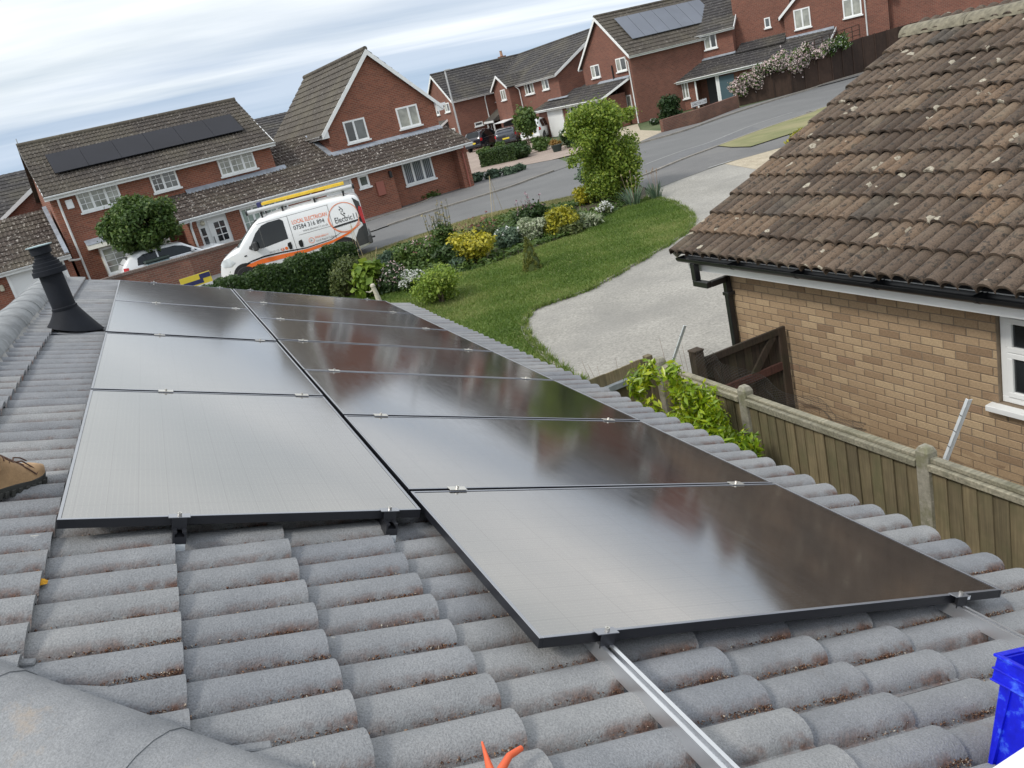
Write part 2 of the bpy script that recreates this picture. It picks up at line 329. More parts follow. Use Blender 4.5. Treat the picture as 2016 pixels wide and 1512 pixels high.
# timber
def wood(name, a, b, moss=None, sc=(60, 60, 3)):
    t = NT(name); v = t.coord(); r = t.objrand()
    cb = t.node('ShaderNodeCombineXYZ'); q = t.math('MULTIPLY', r, 91.0); t.l.new(q, cb.inputs[0]); t.l.new(q, cb.inputs[2])
    vp = t.node('ShaderNodeVectorMath', operation='ADD'); t.l.new(v, vp.inputs[0]); t.l.new(cb.outputs[0], vp.inputs[1]); w = vp.outputs[0]
    c = t.ramp(t.noise(t.mapping(w, sc), 1, 5, .6), [(.3, a), (.7, b)])
    c = t.mix(.5, c, t.ramp(t.noise(w, 5, 4), [(.3, (.65,.65,.65)), (.7, (1.25,1.25,1.2))]), 'MULTIPLY')
    c = t.mix(1, c, t.ramp(r, [(0, (.68,.68,.66)), (1, (1.2,1.17,1.1))]), 'MULTIPLY')
    if moss: c = t.mix(t.ramp(t.noise(w, 3, 5, .65), [(.45, (0,0,0)), (.7, (.55,.55,.55))]), c, moss)
    t.color(c); t.rough(.95); t.bump(t.noise(t.mapping(w, sc), 2, 4), .3, .004)
wood('fence_wood', (.14,.115,.07), (.235,.195,.12), (.1,.11,.05)); wood('fence_cap', (.2,.19,.15), (.46,.43,.34), (.1,.1,.055), (3, 50, 50))
wood('gate_wood', (.03,.022,.016), (.065,.045,.033), (.035,.04,.018)); wood('gate_red', (.05,.022,.018), (.09,.038,.03))
wood('stain_brown', (.04,.024,.018), (.06,.036,.027), None, (8, 8, 1)); wood('cane', (.42,.34,.2), (.55,.45,.28), None, (30,30,3))
t = NT('concrete_post'); v = t.coord(); c = t.ramp(t.noise(v, 18, 6, .7), [(.3, (.2,.19,.15)), (.7, (.36,.34,.28))])
c = t.mix(t.ramp(t.noise(v, 7, 5, .7), [(.5, (0,0,0)), (.65, (.7,.7,.7))]), c, (.16,.16,.08)); c = t.mix(t.ramp(t.noise(v, 26, 4, .7), [(.64, (0,0,0)), (.7, (.8,.8,.8))]), c, (.5,.47,.38))
t.color(c); t.rough(.95); t.bump(t.noise(v, 40, 4), .6, .006)
simple('rust_strip', (.36,.4,.43), .5, .4, .3, 8)
simple('wire', (.1,.1,.1), .5, .6)
# ground
def ground_mat(name, stops, sc, fine, bump=.3, big=None, rough=.95, bd=.01):
    t = NT(name); v = t.coord()
    c = t.ramp(t.noise(v, sc, 6, .6), stops)
    c = t.mix(.7, c, t.ramp(t.noise(v, fine, 3, .7), [(.28, (.55,.55,.55)), (.72, (1.42,1.42,1.42))]), 'MULTIPLY')
    if big: c = t.mix(t.ramp(t.noise(v, big[0], 4), [(.42, (0,0,0)), (.68, (big[1],)*3)]), c, big[2])
    t.color(c); t.rough(rough); t.bump(t.noise(v, fine, 3, .7), bump, bd); return t
ground_mat('soil', [(.3, (.05,.042,.028)), (.7, (.1,.082,.055))], 2, 30)
ground_mat('lawn', [(.3, (.085,.145,.025)), (.5, (.125,.185,.04)), (.72, (.2,.225,.08))], .9, 30, .5, (.45, .65, (.22,.215,.09)))
ground_mat('verge', [(.3, (.13,.145,.05)), (.7, (.23,.22,.1))], 1.2, 26, .5, (.5, .7, (.28,.245,.13)))
ground_mat('country', [(.3, (.05,.085,.025)), (.7, (.1,.12,.05))], .3, 5)
ground_mat('drive', [(.25, (.255,.245,.218)), (.75, (.36,.345,.31))], .5, 22, .6, (.7, .55, (.19,.185,.17)))
ground_mat('gravel', [(.3, (.33,.28,.2)), (.7, (.45,.39,.29))], 3, 22, .6)
ground_mat('road', [(.3, (.125,.127,.126)), (.7, (.165,.166,.164))], .35, 60, .2, (.18, .5, (.1,.102,.103)), .9)
ground_mat('pavement', [(.3, (.115,.115,.115)), (.7, (.155,.152,.148))], .8, 40, .2, (.6, .4, (.19,.183,.17)), .9)
ground_mat('paving_pink', [(.3, (.28,.22,.185)), (.7, (.36,.29,.24))], .8, 18, .3)
ground_mat('kerb', [(.3, (.2,.185,.16)), (.7, (.3,.275,.24))], 3, 20, .3)
ground_mat('edging', [(.3, (.22,.2,.18)), (.7, (.34,.31,.28))], 3, 30, .3)
simple('road_patch', (.125,.127,.13), .85, 0, .2, 9); simple('road_line', (.27,.27,.26), .8, 0, .2, 12)
# foliage: per-leaf tint in the attribute 'tint'
def leaf(name, dark, mid, light, rough=.55, trans=.3):
    t = NT(name); a = t.node('ShaderNodeAttribute', attribute_name='tint').outputs['Fac']
    c = t.ramp(a, [(0, dark), (.5, mid), (1, light)]); t.color(c); t.rough(rough)
    tr = t.node('ShaderNodeBsdfTranslucent'); t.l.new(c, tr.inputs[0]); mx = t.node('ShaderNodeMixShader'); mx.inputs[0].default_value = trans
    t.l.new(t.p.outputs[0], mx.inputs[1]); t.l.new(tr.outputs[0], mx.inputs[2]); t.l.new(mx.outputs[0], t.out.inputs[0]); return t
leaf('leaf_bright', (.07,.12,.013), (.18,.275,.03), (.36,.43,.065), .5, .4); leaf('leaf_mid', (.035,.075,.015), (.075,.135,.025), (.14,.2,.04))
leaf('leaf_dark', (.012,.035,.01), (.028,.062,.016), (.055,.1,.025)); leaf('leaf_hedge', (.018,.042,.01), (.038,.08,.015), (.085,.135,.025))
leaf('leaf_yellow', (.12,.14,.01), (.36,.34,.025), (.62,.54,.05)); leaf('leaf_olive', (.05,.075,.02), (.11,.14,.04), (.2,.22,.08))
leaf('leaf_varieg', (.1,.14,.06), (.24,.3,.16), (.55,.57,.42)); leaf('leaf_blue', (.05,.09,.055), (.1,.16,.1), (.19,.26,.16))
leaf('leaf_fresh', (.1,.17,.02), (.2,.3,.035), (.33,.4,.06)); leaf('leaf_conifer', (.07,.1,.015), (.15,.175,.027), (.29,.29,.055))
leaf('leaf_lime', (.1,.18,.01), (.24,.36,.015), (.5,.55,.03), .3); leaf('leaf_tan', (.16,.13,.06), (.28,.23,.11), (.42,.36,.2))
leaf('leaf_orange', (.22,.12,.03), (.36,.22,.06), (.45,.3,.1)); leaf('leaf_ivy', (.03,.09,.015), (.06,.15,.025), (.1,.2,.04))
leaf('petal_white', (.6,.61,.56), (.75,.76,.72), (.85,.85,.83)); leaf('petal_pink', (.5,.33,.33), (.62,.46,.45), (.75,.66,.63))
leaf('petal_rust', (.15,.05,.045), (.26,.1,.08), (.4,.2,.15)); leaf('petal_mauve', (.2,.1,.13), (.35,.2,.24), (.55,.4,.45)); leaf('petal_cream', (.7,.66,.35), (.78,.74,.45), (.85,.83,.6))
leaf('grass_lawn', (.08,.145,.018), (.14,.22,.035), (.3,.32,.11), .6, .35); leaf('grass_dry', (.16,.17,.06), (.26,.245,.1), (.38,.34,.18), .7, .2)
simple('ridge_lichen', (.19,.172,.125), .95, 0, .5, 11, .6); simple('coping', (.17,.13,.11), .95, 0, .5, 40); simple('bark', (.12,.095,.065), .95, 0, .35, 9, .4); simple('stem_dead', (.26,.19,.14), .95, 0, .25, 20)
# vehicles and street things
simple('van_white', (.78,.79,.79), .28, 0, .02, 1, 0, None, .6); simple('car_white', (.75,.77,.78), .3, 0, .02, 1, 0, None, .6)
simple('car_black', (.012,.013,.022), .22, 0, .1, 1, 0, None, 1); simple('car_grey', (.05,.055,.065), .25, .3, .1, 1, 0, None, 1)
simple('rubber', (.018,.018,.018), .85, 0, .3, 9); simple('bumper_grey', (.05,.052,.053), .7, 0, .1, 4); simple('hub_steel', (.32,.33,.34), .4, .6, .1, 8)
glass_mat('auto_glass', (.008,.012,.014), .08); MAT['auto_glass'].node_tree.nodes['Principled BSDF'].inputs['Specular IOR Level'].default_value = .45; glass_mat('windscreen', (.1,.14,.14), .06); glass_mat('lamp_glass', (.6,.64,.66), .1)
simple('lamp_red', (.45,.012,.015), .25, 0, .05); simple('lamp_amber', (.7,.25,.02), .3)
simple('vinyl_orange', (.83,.17,.03), .4, 0, .03); simple('vinyl_black', (.012,.012,.013), .4); simple('vinyl_grey', (.2,.2,.2), .4); simple('vinyl_dusty', (.75,.28,.17), .45)
simple('ladder_yellow', (.75,.5,.04), .45, 0, .1, 6); simple('pole_grey', (.38,.39,.39), .5, .4, .1, 3); simple('pole_pale', (.52,.53,.53), .5, .2, .1, 3)
simple('sign_yellow', (.78,.62,.06), .5, 0, .05); simple('sign_navy', (.03,.035,.12), .5); simple('red_plastic', (.7,.02,.03), .35, 0, .05)
simple('grey_plastic', (.3,.4,.42), .5); simple('dark_green', (.02,.035,.03), .6); simple('stone_pale', (.45,.41,.34), .9, 0, .2, 6)
simple('ornament', (.5,.46,.38), .9, 0, .2, 20); simple('chimney_pot', (.4,.24,.16), .9); simple('alarm_box', (.82,.83,.84), .4, 0, .03)
simple('light_fitting', (.5,.47,.36), .5); simple('pot_terracotta', (.32,.15,.09), .85, 0, .15, 6)

# ================================================================== setting: ground, road, drive, lawn
def sheet(name, pts, off, mat, step=None, split=True):
    bm = bmesh.new(); vs = [bm.verts.new((x, y, 0)) for x, y in pts]; bm.faces.new(vs)
    for yy in (YA, YB):
        bmesh.ops.bisect_plane(bm, geom=bm.verts[:] + bm.edges[:] + bm.faces[:], plane_co=(0, yy, 0), plane_no=(0, 1, 0))
    bmesh.ops.triangulate(bm, faces=bm.faces[:])
    for v in bm.verts: v.co.z = T(v.co.y) + off
    for f_ in bm.faces:
        f_.normal_update()
        if f_.normal.z < 0: f_.normal_flip()
    me = bpy.data.meshes.new(name); bm.to_mesh(me); bm.free(); me.materials.append(MAT[mat])
    return struct(obj(name, me))
def smooth_line(pts, n=6):
    out = []; P = [Vector((p[0], p[1], 0)) for p in pts]
    for i in range(len(P) - 1):
        p0, p1, p2, p3 = P[max(i-1,0)], P[i], P[i+1], P[min(i+2, len(P)-1)]
        for k in range(n):
            t = k / n
            q = .5*((2*p1) + (p2-p0)*t + (2*p0-5*p1+4*p2-p3)*t*t + (3*p1-p0-3*p2+p3)*t**3); out.append((q.x, q.y))
    out.append((P[-1].x, P[-1].y)); return out
def ribbon(name, line, wl, wr, h0, h1, mat, kind='structure'):     # a kerb or edging that follows a line
    mb = MB(); P = [Vector((p[0], p[1], 0)) for p in line]; rows = []
    for i, p in enumerate(P):
        d = (P[min(i+1, len(P)-1)] - P[max(i-1, 0)]).normalized(); nn = Vector((-d.y, d.x, 0)); z = T(p.y)
        a, b = p + nn*wl, p - nn*wr
        rows.append([(a.x, a.y, z+h0), (a.x, a.y, z+h1), (b.x, b.y, z+h1), (b.x, b.y, z+h0)])
    for i in range(len(rows)-1):
        mb.add(rows[i] + rows[i+1], [(0,1,5,4), (1,2,6,5), (2,3,7,6)])
    mb.add(rows[0], [(0,1,2,3)]); mb.add(rows[-1], [(3,2,1,0)])
    o = mb.build(name, mat); o['kind'] = kind; return o

mb = MB(); xs = [-900, -60, -20, 0, 20, 60, 900]; ys = [-400, -20, YA, YB, 60, 150, 1500]
for j in range(len(ys)):
    for i in range(len(xs)): mb.v.append((xs[i], ys[j], T(ys[j]) - .02))
for j in range(len(ys)-1):
    for i in range(len(xs)-1): a = j*len(xs)+i; mb.f.append((a, a+1, a+1+len(xs), a+len(xs))); mb.mi.append(0)
struct(mb.build('ground', 'country', fix=False))

lawn_edge = smooth_line([(12.511, 19.609), (12.562, 18.688), (12.133, 17.234), (11.511, 15.955), (10.781, 15.081), (9.875, 14.482), (8.375, 13.764), (6.944, 13.171), (6.095, 13.145), (5.578, 13.11), (5.08, 12.498), (4.743, 11.622), (4.59, 10.858), (4.44, 9.802), (4.377, 8.94)])
road_near = smooth_line([(-60, 27.5), (-20, 24.6)] + [(3.675, 24.35), (4.702, 24.462), (5.859, 24.921), (7.835, 25.419), (9.899, 25.399), (12.258, 23.729), (14.543, 23.412)] + [(17.209, 24.5), (19.411, 25.226), (22.384, 26.207), (25.67, 26.893), (28.814, 27.467)] + [(60, 29.5), (140, 36)])
road_far = smooth_line([(-60, 33.2), (-20, 29.0), (-4, 28.3)] + [(5.981, 29.763), (7.129, 30.062), (9.518, 30.813), (10.637, 30.916), (13.132, 31.284), (15.03, 32.177)] + [(17.369, 33.17), (20.878, 33.925), (23.733, 33.773), (27.143, 35.003), (30.711, 36.1), (34.943, 36.823), (39.116, 37.561)] + [(60, 38.5), (140, 46)])
# the strip of garden between bungalow and street
sheet('flower_bed', [(-14, 9), (3.0, 9)] + list(reversed(lawn_edge)) + [p for p in reversed(road_near) if -14 < p[0] < 15.2], .004, 'soil')
lawn_poly = list(lawn_edge) + [(3.9, 8.0), (-12, 8.0), (-12, 19)] + [(2.725, 19.859), (3.322, 18.935), (4.05, 18.622), (5.181, 18.284), (6.059, 17.652), (7.066, 17.682), (8.326, 17.993), (9.304, 17.955), (10.558, 18.741), (11.475, 19.278), (12.075, 19.538)]
sheet('lawn', lawn_poly, .03, 'lawn')
ribbon('lawn_edging', lawn_edge, .0, .07, -.02, .045, 'edging')
verge_in = [(3.444, 21.771), (4.939, 22.788), (6.508, 23.589), (7.671, 22.946), (9.624, 23.346), (10.901, 22.897), (11.933, 22.348)]
sheet('verge', verge_in + [p for p in reversed(road_near) if verge_in[0][0]-1 < p[0] < verge_in[-1][0]+.4], .012, 'verge')
drive_poly = list(lawn_edge) + [(4.44, 9.802)] + [(4.3, 7.2), (2.0, 7.2), (2.0, -4), (5.0, -4), (5.0, 5.9), (9.2, 6.6), (10.5, 11)] + [(15.974, 18.625), (16.522, 21.111), (14.683, 20.788), (13.27, 20.424)]
sheet('driveway', drive_poly, .008, 'drive')
sheet('gravel_yard', [(10.5, 11), (9.2, 6.6), (30, 6.6), (30, 19)] + [(20.778, 20.714), (18.927, 20.848), (16.522, 21.111), (15.974, 18.625)], .012, 'gravel')
sheet('footpath', [(13.27, 20.424), (14.683, 20.788), (16.522, 21.111), (18.927, 20.848), (20.778, 20.714), (21.656, 20.687)] + [(60, 24)] + [p for p in reversed(road_near) if 13.9 < p[0] < 60], .016, 'pavement')
sheet('grass_verge', [(19.411, 25.226), (18.914, 23.743), (18.772, 22.501), (20.293, 22.638), (21.787, 22.735), (23.096, 22.838)] + [(40, 25.2)] + [p for p in reversed(road_near) if 19.9 < p[0] < 40], .05, 'verge')
sheet('road', road_near + list(reversed(road_far)), .02, 'road')
ribbon('kerb_near', [p for p in road_near if 14 < p[0] < 60], .0, .12, -.02, .06, 'kerb')
ribbon('kerb_far', [p for p in road_far if 7.2 < p[0] < 16.2], .13, 0, -.02, .09, 'kerb')
ribbon('kerb_far', [p for p in road_far if 17.8 < p[0] < 60], .13, 0, -.02, .1, 'kerb')
pav_back = smooth_line([(-60, 34.4), (-20, 30.2), (-4, 29.6)] + [(7.827, 33.794), (10.348, 34.944), (11.958, 36.906), (14.062, 37.882), (16.07, 37.933), (16.947, 37.323)])
sheet('pavement_far', [p for p in pav_back] + [p for p in reversed(road_far) if p[0] < 15.6], .06, 'pavement')
ribbon('path_edging', [p for p in pav_back if 5 < p[0] < 11.5], .06, 0, 0, .1, 'kerb')
sheet('forecourt', [(-20, 30.2), (-4, 29.6)] + [(7.827, 33.794), (10.348, 34.944), (11.958, 36.906), (14.095, 40.205)] + [(17, 46), (13, 48), (-20, 46)], .03, 'pavement')
sheet('side_road', [(13.466, 31.491), (15.03, 32.177), (17.369, 33.17), (18.978, 37.855), (17.783, 39.75), (16.016, 42.856)] + [(14.5, 44), (12.8, 37.5)], .035, 'pavement')
sheet('pink_paving', [(15.502, 43.987), (16.278, 43.523), (17.524, 40.527), (18.837, 38.468), (20.476, 37.814), (21.458, 34.857)] + [(24, 50), (27.5, 56), (26, 75), (17, 66)], .03, 'paving_pink')
sheet('pavement_right', [(21.563, 34.317), (24.079, 36.073), (26.122, 35.36), (30.096, 37.39), (33.822, 37.213), (36.343, 36.72), (38.77, 36.463)] + [(60, 40.5)] + [p for p in reversed(road_far) if 20.6 < p[0] < 60], .07, 'pavement')
sheet('gravel_drive', [(21.563, 34.317), (24.562, 36.225)] + [(26, 41), (29, 46), (24, 48)], .06, 'gravel')
# worn patches and seams on the road
def strip(name, pts, w, mat, off):
    mb = MB(); P = [Vector((p[0], p[1], 0)) for p in pts]
    for i in range(len(P)-1):
        d = (P[i+1]-P[i]).normalized(); nn = Vector((-d.y, d.x, 0))*w/2
        q = [P[i]+nn, P[i]-nn, P[i+1]-nn, P[i+1]+nn]
        mb.add([(p.x, p.y, T(p.y)+off) for p in q], [(0,1,2,3)])
    return struct(mb.build(name, mat, fix=False))
strip('road_seam', smooth_line([(16.691, 26.093), (18.872, 26.863), (20.508, 27.06), (23.719, 28.452), (26.379, 28.911)]), .09, 'road_line', .026)
sheet('road_repair', [(15.022, 23.35), (18.766, 26.713), (23.436, 28.108), (21.445, 24.512), (19.321, 25.171), (17.435, 24.5)], .024, 'road_patch')
strip('drive_dropped_kerb', [(15.925, 21.127), (16.522, 21.111), (16.854, 21.14)], .12, 'road_line', .03)

# ================================================================== our bungalow: roof of separate tiles
S = 0.3826                     # roof pitch
GAUGE, TW, DC = .339, .30, .08
cS, sS = math.cos(S), math.sin(S)
ROOF = Matrix(((0, -cS, sS, 0), (1, 0, 0, 0), (0, sS, cS, 0), (0, 0, 0, 1)))   # local x along the eave, y up the slope, z off the slope; z=0 is the panels' face
def RP(u, v, n=0.0): return ROOF @ Vector((u, -v, n))
V_EAVE, V_RIDGE, U_FAR, HIP = 2.256, -1.80, 8.55, -1.10
bungalow = thing('bungalow', 'grey tiled bungalow roof in the foreground carrying the solar panels', 'house', (0, 0, ZN))
def inv_parent(o, p): o.parent = p; o.matrix_parent_inverse = Matrix.Translation((0, 0, -ZN))
xe, ze = RP(0, V_EAVE, -.14).x, RP(0, V_EAVE, -.14).z
xr, zr = RP(0, V_RIDGE, -.14).x, RP(0, V_RIDGE, -.14).z
y_r0 = HIP - xr; y_e0 = HIP - xe
deck = MB()
deck.add([(xr, y_r0, zr), (xe, y_e0, ze), (xe, U_FAR-.03, ze), (xr, U_FAR-.03, zr), (2*xr-xe, y_e0, ze), (2*xr-xe, U_FAR-.03, ze)],
         [(0,1,2,3), (0,3,5,4), (0,4,1)])
roof = deck.build('roof', 'felt'); inv_parent(roof, bungalow)
HWR, HR = .064, .042
def prof(x, HWR=.064, HR=.042):
    for c0 in (.075, .225):
        d = abs(x - c0)
        if d < HWR: return HR * math.sqrt(max(0, 1 - (d/HWR)**2.2))
    return 0.0
def tile_mesh(name, mat, drop=.022, L=.40, HWR=.064, HR=.042):
    xs = [0.0, .008]
    for c0 in (.075, .225): xs += [c0 + HWR*math.sin(a) for a in np.linspace(-math.pi/2, math.pi/2, 9)]
    xs += [.292, .302]; xs = sorted(xs); n = len(xs); mb = MB()
    for y, dz in ((0, drop), (L, drop - L*drop/GAUGE - .002)):
        mb.v += [(x, y, prof(x, HWR, HR) + dz) for x in xs]
    mb.f += [(i, i+1, n+i+1, n+i) for i in range(n-1)]
    b = len(mb.v); mb.v += [(x, .001, prof(x, HWR, HR) + drop - .024) for x in xs]
    mb.f += [(b+i, b+i+1, i+1, i) for i in range(n-1)]
    b2 = len(mb.v); mb.v += [(xs[0], 0, -.004), (xs[0], L, -.03), (xs[-1], 0, -.004), (xs[-1], L, -.03)]
    mb.f += [(0, n, b2+1, b2), (n-1, b2+2, b2+3, 2*n-1)]; mb.mi = [0]*len(mb.f)
    return mb.mesh(name, mat, smooth=True, fix=False)
TM = [tile_mesh('roof_tile', 'tile_grey', .022 + .003*k) for k in range(3)]
def panel_hidden(u0, v0):     # tile from u0..u0+TW, lower edge v0: fully under a panel?
    lo = (u0 > .22 and u0 + TW < 7.95 and v0 < 1.66 and v0 - .34 > .12)
    up = (u0 > 1.2 and u0 + TW < 7.95 and v0 < .0 and v0 - .34 > -1.02)
    mid = (u0 > 1.3 and u0 + TW < 7.95 and v0 < 1.6 and v0 - .34 > -1.0)
    return lo or up or mid
hid = MB(); ntile = 0; grit_sites = []
k0 = int(math.floor((V_RIDGE + .49) / GAUGE)); rows = list(range(k0, 9))
for k in rows:
    v_low = -.49 + GAUGE*k
    if k == 8: v_low = V_EAVE
    for j in range(-12, 29):
        u0 = .005 + TW*j
        if u0 > U_FAR - .1 or u0 + TW < HIP - v_low*cS - .1: continue
        m = TM[(j*7 + k*3) % 3]
        loc = Vector((u0, -v_low, -DC - HR - .004 + random.uniform(-.0025, .0025)))
        rz, ry = random.gauss(0, .004), random.gauss(0, .006)
        mt = Matrix.Translation(loc) @ Matrix.Rotation(rz, 4, 'Z') @ Matrix.Rotation(ry, 4, 'Y')
        if panel_hidden(u0, v_low):
            b = len(hid.v); hid.v += [tuple(mt @ v.co) for v in m.vertices]; hid.f += [tuple(b+i for i in p.vertices) for p in m.polygons]; continue
        corners = [ROOF @ (mt @ Vector(p)) for p in ((0, 0, 0), (TW, 0, 0), (0, .4, 0), (TW, .4, 0))]
        side = [c.x + c.y - HIP for c in corners]
        if max(side) < .02: continue
        if min(side) < 0 or -v_low + .4 > -V_RIDGE + .02:
            bm = bmesh.new(); bm.from_mesh(m); M4 = ROOF @ mt; Mi = M4.inverted()
            def cut(co, no):
                co = Mi @ Vector(co); no = (M4.to_3x3().transposed() @ Vector(no)).normalized()
                bmesh.ops.bisect_plane(bm, geom=bm.verts[:]+bm.edges[:]+bm.faces[:], plane_co=co, plane_no=no, clear_outer=True)
            if min(side) < 0: cut((HIP, 0, 0), (-1, -1, 0))
            if -v_low + .4 > -V_RIDGE: cut((xr, 0, 0), (-1, 0, 0))
            if not bm.faces: bm.free(); continue
            m = bpy.data.meshes.new('roof_tile'); bm.to_mesh(m); bm.free(); m.materials.append(MAT['tile_grey'])
            m.polygons.foreach_set('use_smooth', [True]*len(m.polygons))
            try: m.set_sharp_from_angle(angle=rad(40))
            except Exception: pass
        o = obj('roof_tile', m, roof); o.matrix_local = ROOF @ mt
        ntile += 1
        if u0 < 4.5 or v_low > 1.6: grit_sites.append((u0, v_low))
hid.mi = [0]*len(hid.f); o = hid.build('hidden_tiles', 'tile_grey', roof, smooth=True, fix=False); o.matrix_local = ROOF; o['kind'] = 'stuff'
# the two slopes that face away: same tiles joined
rb = MB()
for (a, b_, c_, d_) in (((2*xr-xe, y_e0, ze+.06), (2*xr-xe, U_FAR, ze+.06), (xr, U_FAR, zr+.06), (xr, y_r0, zr+.06)), ((xe, y_e0, ze+.05), (2*xr-xe, y_e0, ze+.05), (xr, y_r0, zr+.05), (xr, y_r0, zr+.05))):
    A, B, C, D = map(Vector, (a, b_, c_, d_)); nseg = max(2, int((B-A).length/.075)); nr = 12
    for r_ in range(nr):
        t0, t1 = r_/nr, (r_+1)/nr; base = len(rb.v)
        for (t, lift) in ((t0, .02), (t1, 0)):
            L0, R0 = A.lerp(D, t), B.lerp(C, t)
            for i in range(nseg+1):
                p = L0.lerp(R0, i/nseg); rb.v.append((p.x, p.y, p.z + lift + (.035 if i % 2 else 0)))
        for i in range(nseg): rb.f.append((base+i, base+i+1, base+nseg+2+i, base+nseg+1+i)); rb.mi.append(0)
o = rb.build('far_slope_tiles', 'tile_grey', roof, smooth=True); o['kind'] = 'stuff'
# ridge and hip tiles
def halfround(name, L, r, mat, parent, M, cap=True):
    mb = MB(); n = 10
    for y in (0, L):
        sc = 1.0 if y == 0 else .98
        for rr2, zz in ((r*sc, 0), (r*sc - .018, 0)):
            mb.v += [(-rr2*math.cos(math.pi*i/n)*1.08, y, rr2*math.sin(math.pi*i/n)*.82) for i in range(n+1)]
    m = n+1
    for i in range(n): mb.f += [(i, i+1, 2*m+i+1, 2*m+i), (i, m+i, m+i+1, i+1), (2*m+i, 2*m+i+1, 3*m+i+1, 3*m+i)]
    mb.mi = [0]*len(mb.f); o = mb.build(name, mat, parent, smooth=True); o.matrix_local = M; return o
zc0 = RP(0, V_RIDGE, -DC).z
y = U_FAR - .44
while y > y_r0 - .1:
    halfround('ridge_tile', .445, .135, 'ridge_grey', roof, Matrix.Translation((xr + random.uniform(-.004, .004), y, zc0 - .035)) @ Matrix.Rotation(random.gauss(0, .01), 4, 'Z'))
    y -= .44
for sd_ in (-1, 1):                    # pale bedding mortar either side of the ridge
    mb = MB(); n = 60
    for i in range(n+1):
        yy = y_r0 + (U_FAR - y_r0)*i/n; w1 = .15 + random.uniform(-.012, .014)
        mb.v += [(xr + sd_*w1, yy, zc0 - .052 - .012), (xr + sd_*.12, yy, zc0 + .01)]
    mb.f = [(2*i, 2*i+1, 2*i+3, 2*i+2) for i in range(n)]; mb.mi = [0]*n
    o = mb.build('ridge_mortar', 'mortar_pale', roof, smooth=True)
hd = Vector((xe, y_e0, RP(0, V_EAVE, -DC).z)) - Vector((xr, y_r0, zc0)); hl = hd.length; hd.normalize()
up = Vector((0,0,1)); hx = hd.cross(up).normalized(); hz = hx.cross(hd)
for i in range(int(hl/.40)):
    p = Vector((xr, y_r0, zc0)) + hd*(i+1)*.41 + hz*(-.045)
    M = Matrix(((hx.x, -hd.x, hz.x, p.x), (hx.y, -hd.y, hz.y, p.y), (hx.z, -hd.z, hz.z, p.z), (0,0,0,1)))
    halfround('hip_tile', .435, .135, 'hip_grey', roof, M)
# small mortar slips where the hip tiles are bedded
for i in range(16):
    p = Vector((xr, y_r0, zc0)) + hd*(.3 + i*.21) ; mb = MB()
    q0 = Vector((p.x + .13, p.y + .13, 0)); loc_u, loc_v = q0.y, q0.x/cS
    a = RP(loc_u, loc_v, -DC - .012)
    mb.box(-.05, .05, -.013, .013, -.01, .012); o = mb.build('mortar_slip', 'hip_grey', roof, bevel=.003)
    o.matrix_local = Matrix.Translation(a) @ Matrix.Rotation(S, 4, 'Y') @ Matrix.Rotation(random.uniform(-.3, .3), 4, 'Z')
# eaves: fascia, gutter, walls
mb = MB(); mb.box(xe-.16, xe-.135, y_e0, U_FAR-.04, ze-.18, ze+.02); o = mb.build('fascia', 'paint_white', None); inv_parent(o, bungalow)
mb = MB(); n = 8; gx, gz, gr = xe + .045, ze - .055, .062
for yy in (y_e0-.05, U_FAR):
    for r_ in (gr, gr-.006): mb.v += [(gx - r_*math.cos(math.pi*i/n), yy, gz - r_*math.sin(math.pi*i/n)) for i in range(n+1)]
m = n+1; mb.f = [(i, i+1, 2*m+i+1, 2*m+i) for i in range(n)] + [(m+i, m+i+1, 3*m+i+1, 3*m+i) for i in range(n)] + [(0, m, 3*m, 2*m), (n, 2*m+n, 3*m+n, m+n)]; mb.mi = [0]*len(mb.f)
o = mb.build('gutter', 'gutter_black', None, smooth=True); inv_parent(o, bungalow)
mb = MB(); xw = xe - .42; xw2 = 2*xr - xw
mb.box(xw-.3, xw, y_e0+.42, U_FAR-.25, ZN, ze-.1); mb.box(xw2, xw2+.3, y_e0+.42, U_FAR-.25, ZN, ze-.1); mb.box(xw2+.3, xw-.3, y_e0+.42, y_e0+.72, ZN, ze-.1)
mb.prism([(xw2, ZN), (xw-.0, ZN), (xw, ze-.1), (xr, zr-.05), (xw2, ze-.1)], 'y', U_FAR-.249, U_FAR-.12)
o = mb.build('wall', 'brick_buff', None); inv_parent(o, bungalow)
mb = MB(); mb.prism([(xe, ze+.0), (xe, ze-.06), (xr, zr-.06), (xr, zr)], 'y', U_FAR-.06, U_FAR-.01); mb.prism([(2*xr-xe, ze), (2*xr-xe, ze-.06), (xr, zr-.06), (xr, zr)], 'y', U_FAR-.06, U_FAR-.01)
o = mb.build('barge_board', 'paint_white', None); inv_parent(o, bungalow)
